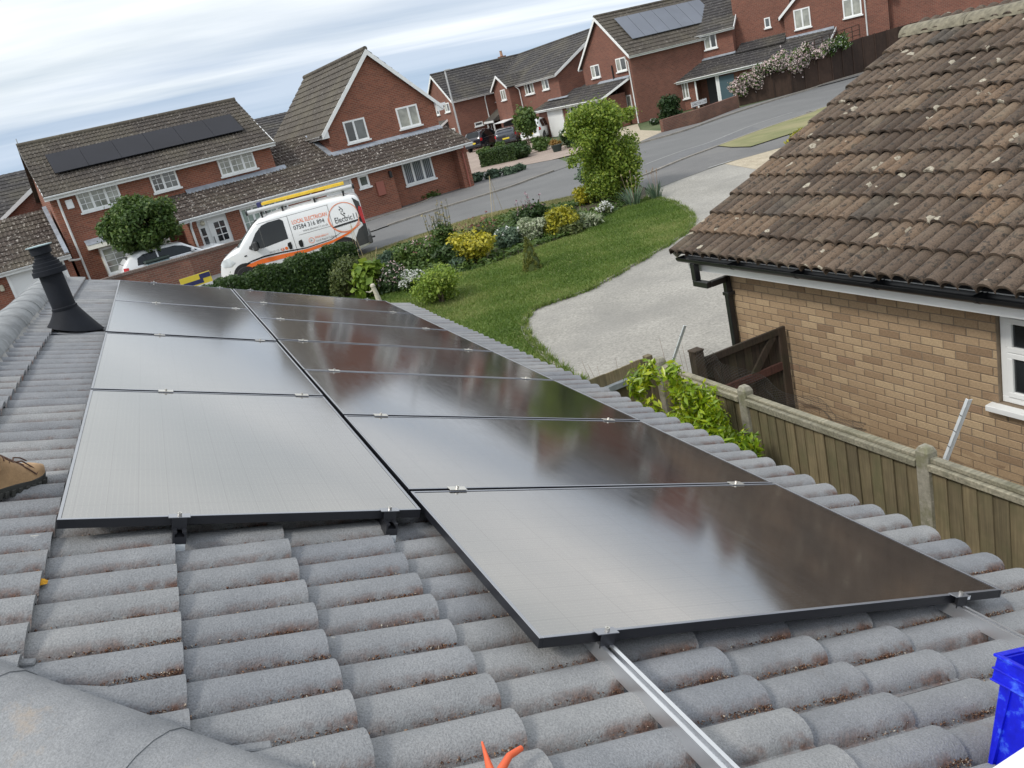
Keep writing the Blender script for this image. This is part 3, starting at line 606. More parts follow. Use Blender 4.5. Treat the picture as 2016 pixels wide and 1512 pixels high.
# moss, grit and lichen lodged between the rolls
def grains(name, P, size, mat, label, cat, tint):
    n = len(P); rng = RNG
    d = rng.normal(size=(n, 4, 3)); d /= np.linalg.norm(d, axis=2, keepdims=True)
    Vv = (P[:, None, :] + d*size[:, None, None]).reshape(-1, 3)
    F = (np.arange(n)[:, None, None]*4 + np.array([[0,1,2],[0,2,3],[0,3,1],[1,3,2]])).reshape(-1, 3)
    me = arr_mesh(name, Vv, F, mat); a = me.attributes.new('tint', 'FLOAT', 'POINT'); a.data.foreach_set('value', np.repeat(tint, 4).astype(np.float32))
    o = obj(name, me); tag(o, label, cat, None, 'stuff'); return o
PP = []; rng = RNG
for (u0, v_low) in grit_sites:
    for c0 in (0.075, .225):
        if rng.random() < .12: continue
        amt = int(rng.integers(15, 190) * (1.4 if u0 < 1.2 else .6))
        if v_low > 1.6 and u0 > 0.6: amt //= 5
        f0 = rng.uniform(0, .12)
        y_ = np.minimum(rng.exponential(.10, amt) + f0*rng.random(amt), .33)
        x_ = u0 + c0 - HWR + .006 - np.abs(rng.normal(0, .011, amt))
        z_ = -DC - HR + .003 + .025*(1 - y_/GAUGE) + rng.uniform(0, .008, amt)
        for a in range(amt): PP.append((x_[a], -v_low + y_[a], z_[a]))
PP = np.array(PP); Wd = np.array(ROOF)[:3, :3]
PW = PP @ Wd.T; PW = PW[(PW[:, 0] + PW[:, 1]) > HIP + .12]
grains('moss_debris', PW, rng.uniform(.0018, .005, len(PW)), 'moss_grit', 'rusty brown moss crumbs and grit lodged between the grey roof tile rolls', 'moss', rng.random(len(PW)))
def blob(name, u, v, n_, r, mat, label, cat):
    mb = MB(); N_ = 16; rg = random.Random(int(u*1000))
    for ring in range(4):
        for i in range(N_):
            rr3 = r*(ring+.6)/3.6*(1 + rg.uniform(-.22, .22)); mb.v.append((rr3*math.cos(2*math.pi*i/N_), rr3*.9*math.sin(2*math.pi*i/N_), (.007 - .0026*ring) + rg.uniform(-.0015, .0015)))
    for ring in range(3):
        for i in range(N_): mb.f.append((ring*N_+i, ring*N_+(i+1) % N_, (ring+1)*N_+(i+1) % N_, (ring+1)*N_+i))
    mb.f.append(tuple(range(N_))); mb.mi = [0]*len(mb.f)
    o = mb.build(name, mat, None, smooth=True); o.matrix_world = ROOF @ Matrix.Translation((u, -v, n_)); return tag(o, label, cat)
blob('lichen_patch', -.225, -.545, -.074, .026, 'lichen', 'mustard yellow lichen patch on a tile edge near the orange pliers', 'lichen')
blob('lichen_patch', .668, -1.172, -.076, .024, 'lichen', 'mustard yellow lichen patch on a tile left of the landscape panels', 'lichen')

# ================================================================== solar panels
PW_, PL_, G_ = 1.134, 1.7646, .02
U_UP = 0.9397
def pv_meshes(lx, ly):      # lx along the eave, ly along the slope; origin at the corner nearest the camera and lowest
    fr = MB(); w, d = .011, .030
    for (x0, x1, y0, y1) in ((0, lx, 0, w), (0, lx, ly-w, ly), (0, w, w, ly-w), (lx-w, lx, w, ly-w)): fr.box(x0, x1, y0, y1, -d, 0)
    for (x0, x1, y0, y1) in ((w, lx-w, w, .03), (w, lx-w, ly-.03, ly-w)): fr.box(x0, x1, y0, y1, -d, -d+.002)
    g = MB(); g.box(w+.0005, lx-w-.0005, w+.0005, ly-w-.0005, -.007, -.0022)
    bk = MB(); bk.box(w, lx-w, w, ly-w, -.0095, -.0075)
    fm = fr.mesh('frame', ['pv_frame', 'pv_lip'], fix=True, bevel=.0014)
    for p_ in fm.polygons: p_.material_index = 1 if p_.normal.z > .5 else 0  # upward faces paler: sky sheen on the black frame put into the colour
    return fm, g.mesh('glass', 'pv_glass', fix=True), bk.mesh('backsheet', 'felt')
MP = pv_meshes(PW_, PL_)
ORD = ['first', 'second', 'third', 'fourth', 'fifth', 'sixth', 'seventh']
def panel(meshes, u, v_low, label, group, turn=0):
    p = bpy.data.objects.new('solar_panel', None); COL.objects.link(p); p.empty_display_size = .1
    p.matrix_world = ROOF @ Matrix.Translation((u, -v_low, random.uniform(-.0012, .0012))) @ Matrix.Rotation(random.gauss(0, .0012), 4, 'X') @ Matrix.Rotation(random.gauss(0, .0012), 4, 'Y') @ Matrix.Rotation(turn, 4, 'Z')
    for m in meshes: obj(m.name.split('.')[0], m, p)
    return tag(p, label, 'solar panel', group)
first = None
for i in range(7):
    where = 'nearest the bare rails' if i == 0 else ('at the far end' if i == 6 else ORD[i] + ' from the bare rails')
    p = panel(MP, i*(PW_+G_), PL_, f'upright black solar panel of the lower row, {where}', 'portrait panels of the lower row')
    if i == 0:
        mb = MB(); mb.box(-.0006, 0, .155, .205, -.024, -.010); st = mb.build('rating_sticker', 'sticker', p)
for i in range(4):
    where = 'nearest the camera' if i == 0 else ('at the far end' if i == 3 else ORD[i] + ' from the camera')
    panel(MP, U_UP + i*(PL_+G_) + PL_, -.02, f'sideways black solar panel of the upper row, {where}', 'landscape panels of the upper row', math.pi/2)
# mounting rails with clamps and roof hooks
def rail(v, u0, u1, seams, ends, label, hooks, mat='alu'):
    r = bpy.data.objects.new('mounting_rail', None); COL.objects.link(r); r.empty_display_size = .1
    r.matrix_world = ROOF @ Matrix.Translation((u0, -v, -.031)); tag(r, label, 'rail', 'aluminium rails under the panels')
    L = u1 - u0; mb = MB()
    sec = [(-.02,-.04), (.02,-.04), (.02,0), (.0075,0), (.0075,-.004), (.014,-.008), (.014,-.018), (-.014,-.018), (-.014,-.008), (-.0075,-.004), (-.0075,0), (-.02,0)]
    mb.prism(sec, 'x', 0, L); mb.build('rail_channel', mat, r)
    for su in seams:
        x = su - u0; mb = MB(); mb.box(x-.0195, x+.0195, -.035, .035, .0315, .0345); mb.box(x-.0085, x+.0085, -.03, .03, -.001, .0314)
        cl = mb.build('clamp', 'steel_bolt', r, bevel=.0006); b = MB(); b.lathe([(.0065,.0346), (.0065,.043), (.003,.043), (.003,.039)], 10, (x, 0, 0)); b.build('bolt', 'steel_bolt', cl)
    for su, sg in ends:
        x = su - u0; a, b2 = (x-.024, x+.008) if sg < 0 else (x-.008, x+.024); e0 = x-.024 if sg < 0 else x+.021; xc = x-.013 if sg < 0 else x+.013
        mb = MB(); mb.box(a, b2, -.032, .032, .0315, .0345); cl = mb.build('clamp', 'pv_lip', r, bevel=.0006)
        mb = MB(); mb.box(e0, e0+.003, -.022, .022, -.006, .0313); mb.box(xc-.007, xc+.007, -.011, .011, -.008, .0312); mb.build('clamp_leg', 'alu_dark', cl)
        b = MB(); b.lathe([(.0068,.0346), (.0068,.046), (.003,.046), (.003,.041)], 12, (xc, 0, 0)); b.build('bolt', 'steel_bolt', cl)
    for hu in hooks:
        x = hu - u0; mb = MB()
        mb.box(x-.003, x+.003, -.018, .018, -.082, -.0405); mb.box(x-.003, x+.05, -.018, .018, -.086, -.082)
        hk = mb.build('roof_hook', 'galv', r, bevel=.001); b = MB(); b.tube([(x-.012, .0, -.068), (x+.006, .0, -.068)], .007, 8); b.build('bolt', 'steel_bolt', hk)
    return r
lo_seams = [i*(PW_+G_) - G_/2 for i in range(1, 7)]; u_end = 7*(PW_+G_) - G_
up_seams = [U_UP + i*(PL_+G_) - G_/2 for i in range(1, 4)]; u_end2 = U_UP + 4*(PL_+G_) - G_
rail(.19, -1.35, u_end+.06, lo_seams, [(0, -1), (u_end, 1)], 'bare aluminium rail running out under the lower panels, nearer the camera', [-.9, .6, 2.0, 3.4, 5])
rail(1.54, -1.35, u_end+.06, lo_seams, [(0, -1), (u_end, 1)], 'bare aluminium rail by the eave leading to the blue crate', [-.9, .6, 2.0, 3.4, 5])
rail(-.815, U_UP-.06, u_end2+.06, up_seams, [(U_UP, -1), (u_end2, 1)], 'rail stub with dark bracket under the middle of the nearest sideways panel', [U_UP-.056, 2.4, 4.2, 6], 'alu_dark')
rail(-.138, U_UP-.06, u_end2+.06, up_seams, [(U_UP, -1), (u_end2, 1)], 'rail stub with dark bracket where the two panel rows meet', [U_UP-.056, 2.4, 4.2, 6], 'alu_dark')

# ================================================================== flue, boot, crate, pliers, white box
fb = RP(4.98, -1.372, -DC)
fl = thing('flue_pipe', 'black boiler flue with ribbed collar and cap standing on the roof', 'flue', fb)
mb = MB(); n = 28; rings = []
for t_ in np.linspace(0, 1, 9):            # sloped skirt that blends into the round pipe
    z = .02 + .16*t_; r0 = .155*(1-t_)**1.15 + .082*(1-(1-t_)**1.15)
    rings.append([(r0*math.cos(a)*(1.0 + .25*(1-t_)*max(0, math.cos(a))), r0*math.sin(a)*.95, (z - .0 - (1-t_)*math.tan(S)*r0*math.cos(a))) for a in [2*math.pi*i/n for i in range(n)]])
for rg_ in rings: mb.v += rg_
for i in range(8):
    for k in range(n): mb.f.append((i*n+k, i*n+(k+1) % n, (i+1)*n+(k+1) % n, (i+1)*n+k))
mb.mi = [0]*len(mb.f); mb.build('flashing', 'flue_black', fl, smooth=True)
mb = MB(); mb.obox(Vector((-.2, -.17, .2*math.tan(S)-.03)), (.42*1, 0, -.42*math.tan(S)), (0, .34, 0), (0, 0, .02)); mb.build('base_plate', 'flue_black', fl)
mb = MB(); mb.lathe([(.079,.15), (.086,.17), (.086,.185), (.079,.19), (.078,.44)], 28); mb.build('pipe', 'flue_black', fl, smooth=True)
mb = MB(); mb.lathe([(.079,.425), (.112,.427), (.112,.462), (.1,.466), (.1,.486), (.089,.49), (.089,.512), (.078,.516), (.078,.53)], 28); mb.build('collar', 'flue_black', fl, smooth=True)
mb = MB(); mb.lathe([(.064,.53), (.066,.548), (.056,.552), (.056,.57), (.069,.574), (.07,.625)], 24); mb.build('terminal', 'flue_black', fl, smooth=True)
mb = MB(); mb.lathe([(.07,.626), (.086,.628), (.088,.634), (.0,.638)], 24); mb.build('cap', 'grey_plastic', fl, smooth=True)

bo = bpy.data.objects.new('work_boot', None); COL.objects.link(bo)
tag(bo, 'tan leather work boot with brown laces standing on the grey tiles', 'boot')
bd = Vector((.80, -.60, 0)).normalized()
bo.matrix_world = ROOF @ Matrix.Translation((1.30, 1.43, -.0745)) @ Matrix.Rotation(math.atan2(bd.y, bd.x), 4, 'Z')
def outline(x):    # half width of the boot along its length (0 heel .. .30 toe)
    pts = [(0, .018), (.02, .034), (.08, .037), (.14, .040), (.2, .050), (.25, .047), (.28, .034), (.296, .016), (.302, .002)]
    for (a, b_), (c_, d_) in zip(pts, pts[1:]):
        if a <= x <= c_: return b_ + (d_-b_)*(x-a)/(c_-a)
    return .001
xsB = [0, .008, .02, .05, .09, .13, .17, .21, .24, .262, .28, .291, .298, .302]
mb = MB(); m = 2*len(xsB)
loop = [(x, outline(x)) for x in xsB] + [(x, -outline(x)) for x in reversed(xsB)]
zl = [(0, .94), (.004, 1.0), (.020, 1.04), (.032, 1.05), (.034, .98)]
for z, k in zl: mb.v += [((x-.15)*(.985+.015*k)+.15, y*k, z + (.01*max(0, (x-.2)/.1)**2)) for x, y in loop]
for i in range(len(zl)-1):
    for k in range(m): mb.f.append((i*m+k, i*m+(k+1) % m, (i+1)*m+(k+1) % m, (i+1)*m+k))
mb.f += [tuple(range(m-1, -1, -1)), tuple(range((len(zl)-1)*m, len(zl)*m))]; mb.mi = [0]*len(mb.f)
so = mb.build('sole', 'boot_sole', bo)
for k in range(11):
    x = .02 + k*.026
    for s_ in (-1, 1):
        w = outline(x+.008)*1.05; lug = MB(); lug.box(x, x+.016, s_*w-.004, s_*w+.004, -.006, .019); lug.build('lug', 'boot_sole', so, bevel=.002)
mb = MB(); nb = 14; secs = []
def top_h(x): return .158 - .028*x/.1 if x < .1 else (.13 - .062*(x-.1)/.1 if x < .2 else .068 - .03*((x-.2)/.1)**2)
for x in np.linspace(.006, .296, 16):
    w, h = outline(x)*.99, top_h(x); sec_ = []
    for i in range(nb+1):
        a = math.pi*i/nb; sec_.append((x, w*math.copysign(abs(math.cos(a))**.72, math.cos(a)), .033 + (h-.033+.012)*math.sin(a)**.8 + .01*max(0, (x-.2)/.1)**2))
    mb.v += sec_
for i in range(15):
    for k in range(nb): mb.f.append((i*(nb+1)+k, i*(nb+1)+k+1, (i+1)*(nb+1)+k+1, (i+1)*(nb+1)+k))
mb.f += [tuple(range(nb+1)), tuple(range(15*(nb+1), 16*(nb+1)))]; mb.mi = [0]*len(mb.f); mb.build('upper', 'boot_tan', bo, smooth=True)
mb = MB(); mb.tube([(.058, 0, .1), (.05, 0, .15), (.035, 0, .19)], [.05, .046, .048], 16); mb.build('shaft', 'boot_tan', bo, smooth=True)
for i in range(5):
    x = .115 + i*.022; mb = MB(); z = top_h(x) + .014
    mb.tube([(x-.008, -.026, z-.012), (x, -.012, z), (x+.006, .012, z+.001), (x+.012, .026, z-.012)], .0028, 6); mb.build('lace', 'lace', bo, smooth=True)
mb = MB(); zb = top_h(.18) + .016
mb.tube([(.17, 0, zb), (.19, -.018, zb+.004), (.222, -.03, zb-.022), (.236, -.042, zb-.042), (.222, -.05, zb-.045), (.195, -.038, zb-.02), (.172, -.004, zb)], .0027, 6)
mb.tube([(.17, 0, zb), (.185, .012, zb+.012), (.205, .004, zb+.008), (.225, -.004, zb-.006)], .0027, 6); mb.tube([(.17, 0, zb), (.15, -.02, zb+.01), (.12, -.016, zb+.03)], .0027, 6)
mb.build('lace_bow', 'lace', bo, smooth=True)

cr_ = bpy.data.objects.new('blue_crate', None); COL.objects.link(cr_); tag(cr_, 'bright blue plastic crate standing on the tiles beside the rail end', 'crate')
cr_.matrix_world = ROOF @ Matrix.Translation((-.606, -.862, -DC)) @ Matrix.Rotation(rad(4), 4, 'Z')      # corner; extends -x (to camera) and -y (down slope)
LX, LY, HH = .42, .30, .265
mb = MB(); tp = .014
lo_ = [(0-tp, 0-tp), (-LX+tp, -tp), (-LX+tp, -LY+tp), (-tp, -LY+tp)]; hi_ = [(0, 0), (-LX, 0), (-LX, -LY), (0, -LY)]; th = .004
def inset(p, d): return [(x + (-d if x > -LX/2 else d), y + (-d if y > -LY/2 else d)) for x, y in p]
mb.v += [(x, y, 0) for x, y in lo_] + [(x, y, HH) for x, y in hi_] + [(x, y, .005) for x, y in inset(lo_, th)] + [(x, y, HH) for x, y in inset(hi_, th)]
for i in range(4): j = (i+1) % 4; mb.f += [(i, j, 4+j, 4+i), (8+i, 12+i, 12+j, 8+j), (4+i, 4+j, 12+j, 12+i)]
mb.f += [(0,3,2,1), (8,9,10,11)]; mb.mi = [0]*len(mb.f); mb.build('body', 'crate_blue', cr_, bevel=.002)
mb = MB()
for z0_, z1_, e_ in ((HH-.062, HH-.058, .012), (HH-.034, HH-.030, .013), (HH-.004, HH+.003, .015)):
    for (x0, x1, y0, y1) in ((-LX-e_, e_, .001, e_), (-LX-e_, e_, -LY-e_, -LY-.001), (.001, e_, -LY, 0), (-LX-e_, -LX-.001, -LY, 0)): mb.box(x0, x1, y0, y1, z0_, z1_)
for (x0, x1, y0, y1) in ((-LX-.009, .009, .004, .009), (-LX-.009, .009, -LY-.009, -LY-.004), (.004, .009, -LY, 0), (-LX-.009, -LX-.004, -LY, 0)): mb.box(x0, x1, y0, y1, HH-.06, HH)
mb.build('rim', 'crate_blue', cr_, bevel=.0012)
for x in (-.03, -.12, -.21, -.30, -.39):
    mb = MB(); mb.box(x-.003, x+.003, -.011, .001, .01, HH-.063); mb.build('rib', 'crate_blue', cr_)

pl = bpy.data.objects.new('pliers', None); COL.objects.link(pl); tag(pl, 'orange handled pliers lying open on the roof tiles', 'pliers')
pl.matrix_world = Matrix.Translation(RP(-.42, -.235, -.055)) @ Matrix.Rotation(0, 4, 'Z')
O_ = RP(-.42, -.235, -.055)
pa_, pb_, pc_, pm_ = (-0.325, -0.282), (-0.37, -0.214), (-0.435, -0.3), (-0.387, -0.248)
A, B, C0, M1 = RP(*pa_, -.035) - O_, RP(*pb_, -.03) - O_, RP(*pc_, -.045) - O_, RP(*pm_, -.03) - O_
mb = MB(); mb.tube([A, A.lerp(C0, .35), A.lerp(C0, .7), C0], [.0022, .0048, .0085, .0095], 10); mb.build('handle', 'plier_orange', pl, smooth=True)
mb = MB(); mb.tube([B, B.lerp(M1, .55), M1, M1.lerp(C0, .5), C0], [.0062, .0072, .0075, .009, .0095], 10); mb.build('handle', 'plier_orange', pl, smooth=True)
mb = MB(); mb.lathe([(.011, -.005), (.012, .0), (.011, .006)], 14, (C0.x, C0.y, C0.z)); D0 = C0 + (C0 - A.lerp(B, .5)).normalized()*.06
mb.tube([C0, C0.lerp(D0, .5) + Vector((.006,0,0)), D0], [.008, .008, .003], 8); mb.tube([C0, C0.lerp(D0, .5) - Vector((.006,0,0)), D0 - Vector((.004,0,0))], [.008, .008, .003], 8); mb.build('jaws', 'steel_bolt', pl, smooth=True)
wa, wb = (-0.816, 0.571), (-0.778, 0.735)
wx = Vector((wb[0]-wa[0], -(wb[1]-wa[1]), 0)); wx.normalize(); wy = Vector((0,0,1)).cross(wx)
bx = bpy.data.objects.new('white_box', None); COL.objects.link(bx); tag(bx, 'white cardboard box at the lower right corner in front of the crate', 'box')
bx.matrix_world = ROOF @ Matrix(((wx.x, wy.x, 0, wa[0]), (wx.y, wy.y, 0, -wa[1]), (0, 0, 1, -DC), (0,0,0,1)))
mb = MB(); mb.box(-.02, .24, -.26, 0, 0, .176); mb.build('carton', 'white_board', bx, bevel=.002); mb = MB(); mb.box(-.022, .242, -.128, .002, .1765, .1795); mb.build('flap', 'white_board', bx); mb = MB(); mb.box(-.022, .242, -.262, -.132, .1765, .1795); mb.build('flap', 'white_board', bx)

# ================================================================== neighbour's bungalow
NX, NXE, NYV = 5.0, 4.62, 6.34                 # wall plane, tile edge at the eave, verge
NPI = math.atan((.82+.77)/3.7); cN, sN = math.cos(NPI), math.sin(NPI)
NZE = -.745                                     # tile crest at the eave
NRX = 8.45; NSL = (NRX - NXE)/cN
nb_ = thing('neighbour_bungalow', 'buff brick bungalow with a lichen spotted brown tiled roof', 'house', (NX, 0, ZN))
def put(o, p=nb_): o.parent = p; o.matrix_parent_inverse = Matrix.Translation((-NX, 0, -ZN)); return o
# slope frame: x runs along -Y, y up the slope (towards +X), z off the slope
NM = Matrix(((0, cN, -sN, NXE), (-1, 0, 0, NYV), (0, sN, cN, NZE - .056), (0,0,0,1)))
deck = MB(); deck.add([tuple(NM @ Vector(p)) for p in ((0, .02, -.02), (9, .02, -.02), (9, NSL, -.02), (0, NSL, -.02))], [(0,1,2,3)])
deck.add([(NRX, NYV, (NM @ Vector((0, NSL, -.02))).z), (NRX, -3, (NM @ Vector((0, NSL, -.02))).z), (2*NRX-NXE, -3, NZE-.06), (2*NRX-NXE, NYV, NZE-.06)], [(0,1,2,3)])
nroof = put(deck.build('roof', 'felt'))
NTM = [tile_mesh('roof_tile', 'tile_brown', .030 + .004*k,   .40, .070, .060) for k in range(3)]
joined = MB(); nrow = int(NSL/GAUGE) + 1; cnt = 0
for k in range(nrow):
    for j in range(30):
        mt = Matrix.Translation((TW*j, GAUGE*k - .03, random.uniform(-.003, .003))) @ Matrix.Rotation(random.gauss(0, .012), 4, 'Z') @ Matrix.Rotation(random.gauss(0, .012), 4, 'Y')
        m = NTM[(5*j+3*k) % 3]
        yw = NYV - TW*j; vis = yw > 1.7 + .24*k
        if vis and cnt < 298:
            o = obj('roof_tile', m, nroof); o.matrix_local = NM @ mt; cnt += 1
        else:
            b = len(joined.v); joined.v += [tuple(NM @ mt @ v.co) for v in m.vertices]; joined.f += [tuple(b+i for i in p.vertices) for p in m.polygons]
joined.mi = [0]*len(joined.f); o = joined.build('further_tiles', 'tile_brown', nroof, smooth=True, fix=False); o['kind'] = 'stuff'
zrn = (NM @ Vector((0, NSL, 0))).z
y = NYV - .45
for i in range(20):
    halfround('ridge_tile', .455, .15, 'ridge_lichen', nroof, Matrix.Translation((NRX + random.uniform(-.006,.006), y, zrn - .005)) @ Matrix.Rotation(random.gauss(0, .012), 4, 'Z')); y -= .45
# pale lichen rosettes on the brown tiles
rl = random.Random(5)
# verge mortar, undercloak
mb = MB(); n = 40
for i in range(n+1):
    p = NM @ Vector((-.012 + rl.uniform(-.012, .012), NSL*i/n, -.012 + rl.uniform(-.008, .008))); q_ = NM @ Vector((.03, NSL*i/n, -.075)); mb.v += [tuple(p), tuple(q_)]
mb.f = [(2*i, 2*i+1, 2*i+3, 2*i+2) for i in range(n)]; mb.mi = [0]*n; mb.build('verge_mortar', 'concrete_post', nroof, smooth=True)
# wall: mortar core and single bricks
W0Y, W1Y, WTOP = -3.0, 5.92, -1.06
wy0, wy1, wz0, wz1 = -.3, 2.62, -1.88, -1.10   # window opening
core = MB()
for (a, b_, c_, d_) in ((W0Y, wy0, ZN, WTOP), (wy1, W1Y, ZN, WTOP), (wy0, wy1, ZN, wz0), (wy0, wy1, wz1, WTOP)): core.box(NX+.004, NX+.2, a, b_, c_, d_)
core.box(NX+.2, 2*NRX-NX, W1Y-.2, W1Y-.004, ZN, WTOP); core.prism([(NX, WTOP), (2*NRX-NX, WTOP), (NRX, WTOP+1.55)], 'y', W1Y-.2, W1Y-.004)
nwall = put(core.build('wall', 'mortar'))
BM_ = []
for Lb in (.215, .1025):
    mb = MB(); mb.box(0, .05, -Lb/2, Lb/2, -.0325, .0325); BM_.append(mb.mesh('brick', 'brick_piece', bevel=.003))
cand = []; rest = MB(); row = 0; z = WTOP - .035
while z > ZN + .02:
    off = .1125 if row % 2 else 0; y = W1Y - .1075 - (0 if not off else -.1125) ; first_half = bool(off)
    y = W1Y
    if off:
        cand.append((y - .051, z, 1)); y -= .1125
    while y > W0Y + .1:
        cand.append((y - .1075, z, 0)); y -= .225
    z -= .075; row += 1
def in_open(y, z, h): return wy0 - h < y < wy1 + h and wz0 - .04 < z < wz1 + .03
vis = []
for (y, z, k) in cand:
    h = .108 if k == 0 else .05
    if in_open(y, z, -.108 if k == 0 else -.05): continue
    if in_open(y, z, h - .02):
        # cut bricks at the jambs become closers
        side = 1 if y > (wy0+wy1)/2 else -1
        edge = wy1 if side > 0 else wy0
        far = y + side*h
        if abs(far - edge) < .02: continue
        yc = (edge + .006*side + far)/2; mb = MB(); L2 = abs(far - edge) - .006; mb.box(0, .05, -L2/2, L2/2, -.0325, .0325)
        o = obj('brick', mb.mesh('brick', 'brick_piece', bevel=.003), nwall, (NX + random.uniform(-.003, .002), yc, z)); continue
    score = (y > 1.6) * 10 + z + (2 if z > -1.9 - (y-2)*.03 else 0)
    vis.append((score, y, z, k))
vis.sort(reverse=True)
for i, (sc_, y, z, k) in enumerate(vis):
    if i < 290: obj('brick', BM_[k], nwall, (NX + random.uniform(-.003, .002), y, z))
    else:
        b = len(rest.v); x_ = NX + random.uniform(-.003, .002); L2 = .1075 if k == 0 else .051; rest.box(x_, x_+.05, y-L2, y+L2, z-.0325, z+.0325)
t = NT('brick_rest'); v = t.coord(); vo = t.node('ShaderNodeTexVoronoi', i_Scale=1.0); t.l.new(t.mapping(v, (.1, 4.4, 13.3)), vo.inputs['Vector'])
sp = t.node('ShaderNodeSeparateXYZ'); t.l.new(vo.outputs['Color'], sp.inputs[0])
c = t.ramp(sp.outputs[0], [(0, (.24,.16,.098)), (.15, (.33,.23,.138)), (.6, (.385,.275,.168)), (1, (.44,.325,.2))]); t.color(t.mix(.6, c, t.ramp(t.noise(v, 60, 4, .7), [(.3, (.7,.68,.66)), (.7, (1.2,1.2,1.2))]), 'MULTIPLY')); t.rough(.95)
o = rest.build('lower_bricks', 'brick_rest', nwall, fix=False); o['kind'] = 'stuff'
# gable wall skin round the corner
mb = MB(); mb.box(NX+.06, 2*NRX-NX, W1Y-.003, W1Y+.0, ZN, WTOP-.01); put(mb.build('front_wall', 'brick_buff'))
# eaves: fascia, soffit, gutter, downpipe
mb = MB(); mb.box(NXE+.14, NXE+.165, -3, 6.27, -1.035, -.84); put(mb.build('fascia', 'upvc'))
mb = MB(); mb.box(NXE+.165, NX+.1, -3, 6.25, -1.033, -1.018); mb.box(NXE+.166, NX+1.5, 5.921, 6.25, -1.018, -1.005); put(mb.build('soffit', 'upvc'))
mb = MB(); n = 10; gx, gz, gr = NXE + .075, -.865, .062
for yy in (-3, NYV - .02):
    for r_ in (gr, gr-.006): mb.v += [(gx - r_*math.cos(math.pi*i/n), yy, gz - r_*math.sin(math.pi*i/n)) for i in range(n+1)]
m = n+1; mb.f = [(i, i+1, 2*m+i+1, 2*m+i) for i in range(n)] + [(m+i, m+i+1, 3*m+i+1, 3*m+i) for i in range(n)] + [(0, m, 3*m, 2*m), (n, 2*m+n, 3*m+n, m+n)] + [tuple(2*m+i for i in range(m))]; mb.mi = [0]*len(mb.f)
gut = put(mb.build('gutter', 'gutter_black', smooth=True))
for yy in (5.35, 4.4, 3.45, 2.5, 1.55):
    mb = MB(); n = 8
    for y2 in (yy-.02, yy+.02): mb.v += [(gx - (gr+.004)*math.cos(math.pi*i/n), y2, gz - (gr+.004)*math.sin(math.pi*i/n)) for i in range(n+1)] + [(gx+gr+.02, y2, gz+.01), (gx-gr-.004, y2, gz+.01)]
    k = n+3; mb.f = [(i, i+1, k+i+1, k+i) for i in range(n)] + [tuple(range(k)), tuple(range(2*k-1, k-1, -1))]; mb.mi = [0]*len(mb.f)
    o = mb.build('gutter_bracket', 'gutter_black', gut)
mb = MB(); yd = 5.86
mb.box(gx-.036, gx+.036, 6.02, 6.10, -1.12, -.92); mb.box(gx-.034, gx+.034, yd-.03, 6.1, -1.19, -1.12)
mb.box(gx+.034, NX-.055, yd-.034, yd+.034, -1.19, -1.125); mb.box(NX-.09, NX-.02, yd-.034, yd+.034, ZN+.1, -1.125)
dp = put(mb.build('downpipe', 'gutter_black', bevel=.006))
for zz in (-1.33, -2.3):
    mb = MB(); mb.box(NX-.097, NX+.002, yd-.052, yd+.052, zz-.02, zz+.02); mb.build('pipe_clip', 'gutter_black', dp, bevel=.003)
# window
win = MB(); fx = NX + .035
def frame_rect(mb, y0, y1, z0, z1, w, x0, x1):
    for (a, b_, c_, d_) in ((y0, y1, z0, z0+w), (y0, y1, z1-w, z1), (y0, y0+w, z0+w, z1-w), (y1-w, y1, z0+w, z1-w)): mb.box(x0, x1, a, b_, c_, d_)
frame_rect(win, wy0+.004, wy1-.004, wz0+.004, wz1-.004, .055, fx, fx+.07); wo_ = put(win.build('window', 'upvc', bevel=.004))
def casement(y0, y1, z0, z1):
    mb = MB(); frame_rect(mb, y0, y1, z0, z1, .045, fx-.012, fx+.05); fr_ = mb.build('casement', 'upvc', wo_, bevel=.004); fr_.matrix_parent_inverse = Matrix.Identity(4)
    mb = MB(); mb.box(fx+.01, fx+.016, y0+.045, y1-.045, z0+.045, z1-.045); mb.build('pane', 'glass_dark', wo_)
casement(1.4, wy1-.062, wz1-.34, wz1-.06); casement(1.4, wy1-.062, wz0+.06, wz1-.345); casement(wy0+.06, 1.39, wz0+.06, wz1-.06)
mb = MB(); mb.prism([(NX+.1, wz0-.002), (NX-.075, wz0-.012), (NX-.075, wz0-.06), (NX-.0, wz0-.062), (NX+.1, wz0-.062)], 'y', wy0-.04, wy1+.07)
put(mb.build('sill', 'paint_white', bevel=.004))

# ================================================================== fence between the plots
FX, FZ = 3.60, -1.58
fence = thing('boundary_fence', 'mossy timber fence with concrete posts between the two bungalows', 'fence', (FX, 2, ZN))
def fput(o): o.parent = fence; o.matrix_parent_inverse = Matrix.Translation((-FX, -2, -ZN)); return o
posts = [5.32, 3.97, 2.08, .19, -1.7]
for i, py in enumerate(posts):
    mb = MB(); w = .05
    mb.add([(FX-w, py-w, ZN-.1), (FX+w, py-w, ZN-.1), (FX+w, py+w, ZN-.1), (FX-w, py+w, ZN-.1), (FX-w, py-w, FZ+.01), (FX+w, py-w, FZ+.0), (FX+w, py+w, FZ), (FX-w, py+w, FZ+.01), (FX-.03, py-.03, FZ+.045), (FX+.032, py-.034, FZ+.04), (FX+.03, py+.033, FZ+.045), (FX-.034, py+.03, FZ+.048)],
           [(0,3,2,1), (0,1,5,4), (1,2,6,5), (2,3,7,6), (3,0,4,7), (4,5,9,8), (5,6,10,9), (6,7,11,10), (7,4,8,11), (8,9,10,11)])
    fput(mb.build('concrete_post', 'concrete_post', bevel=.006))
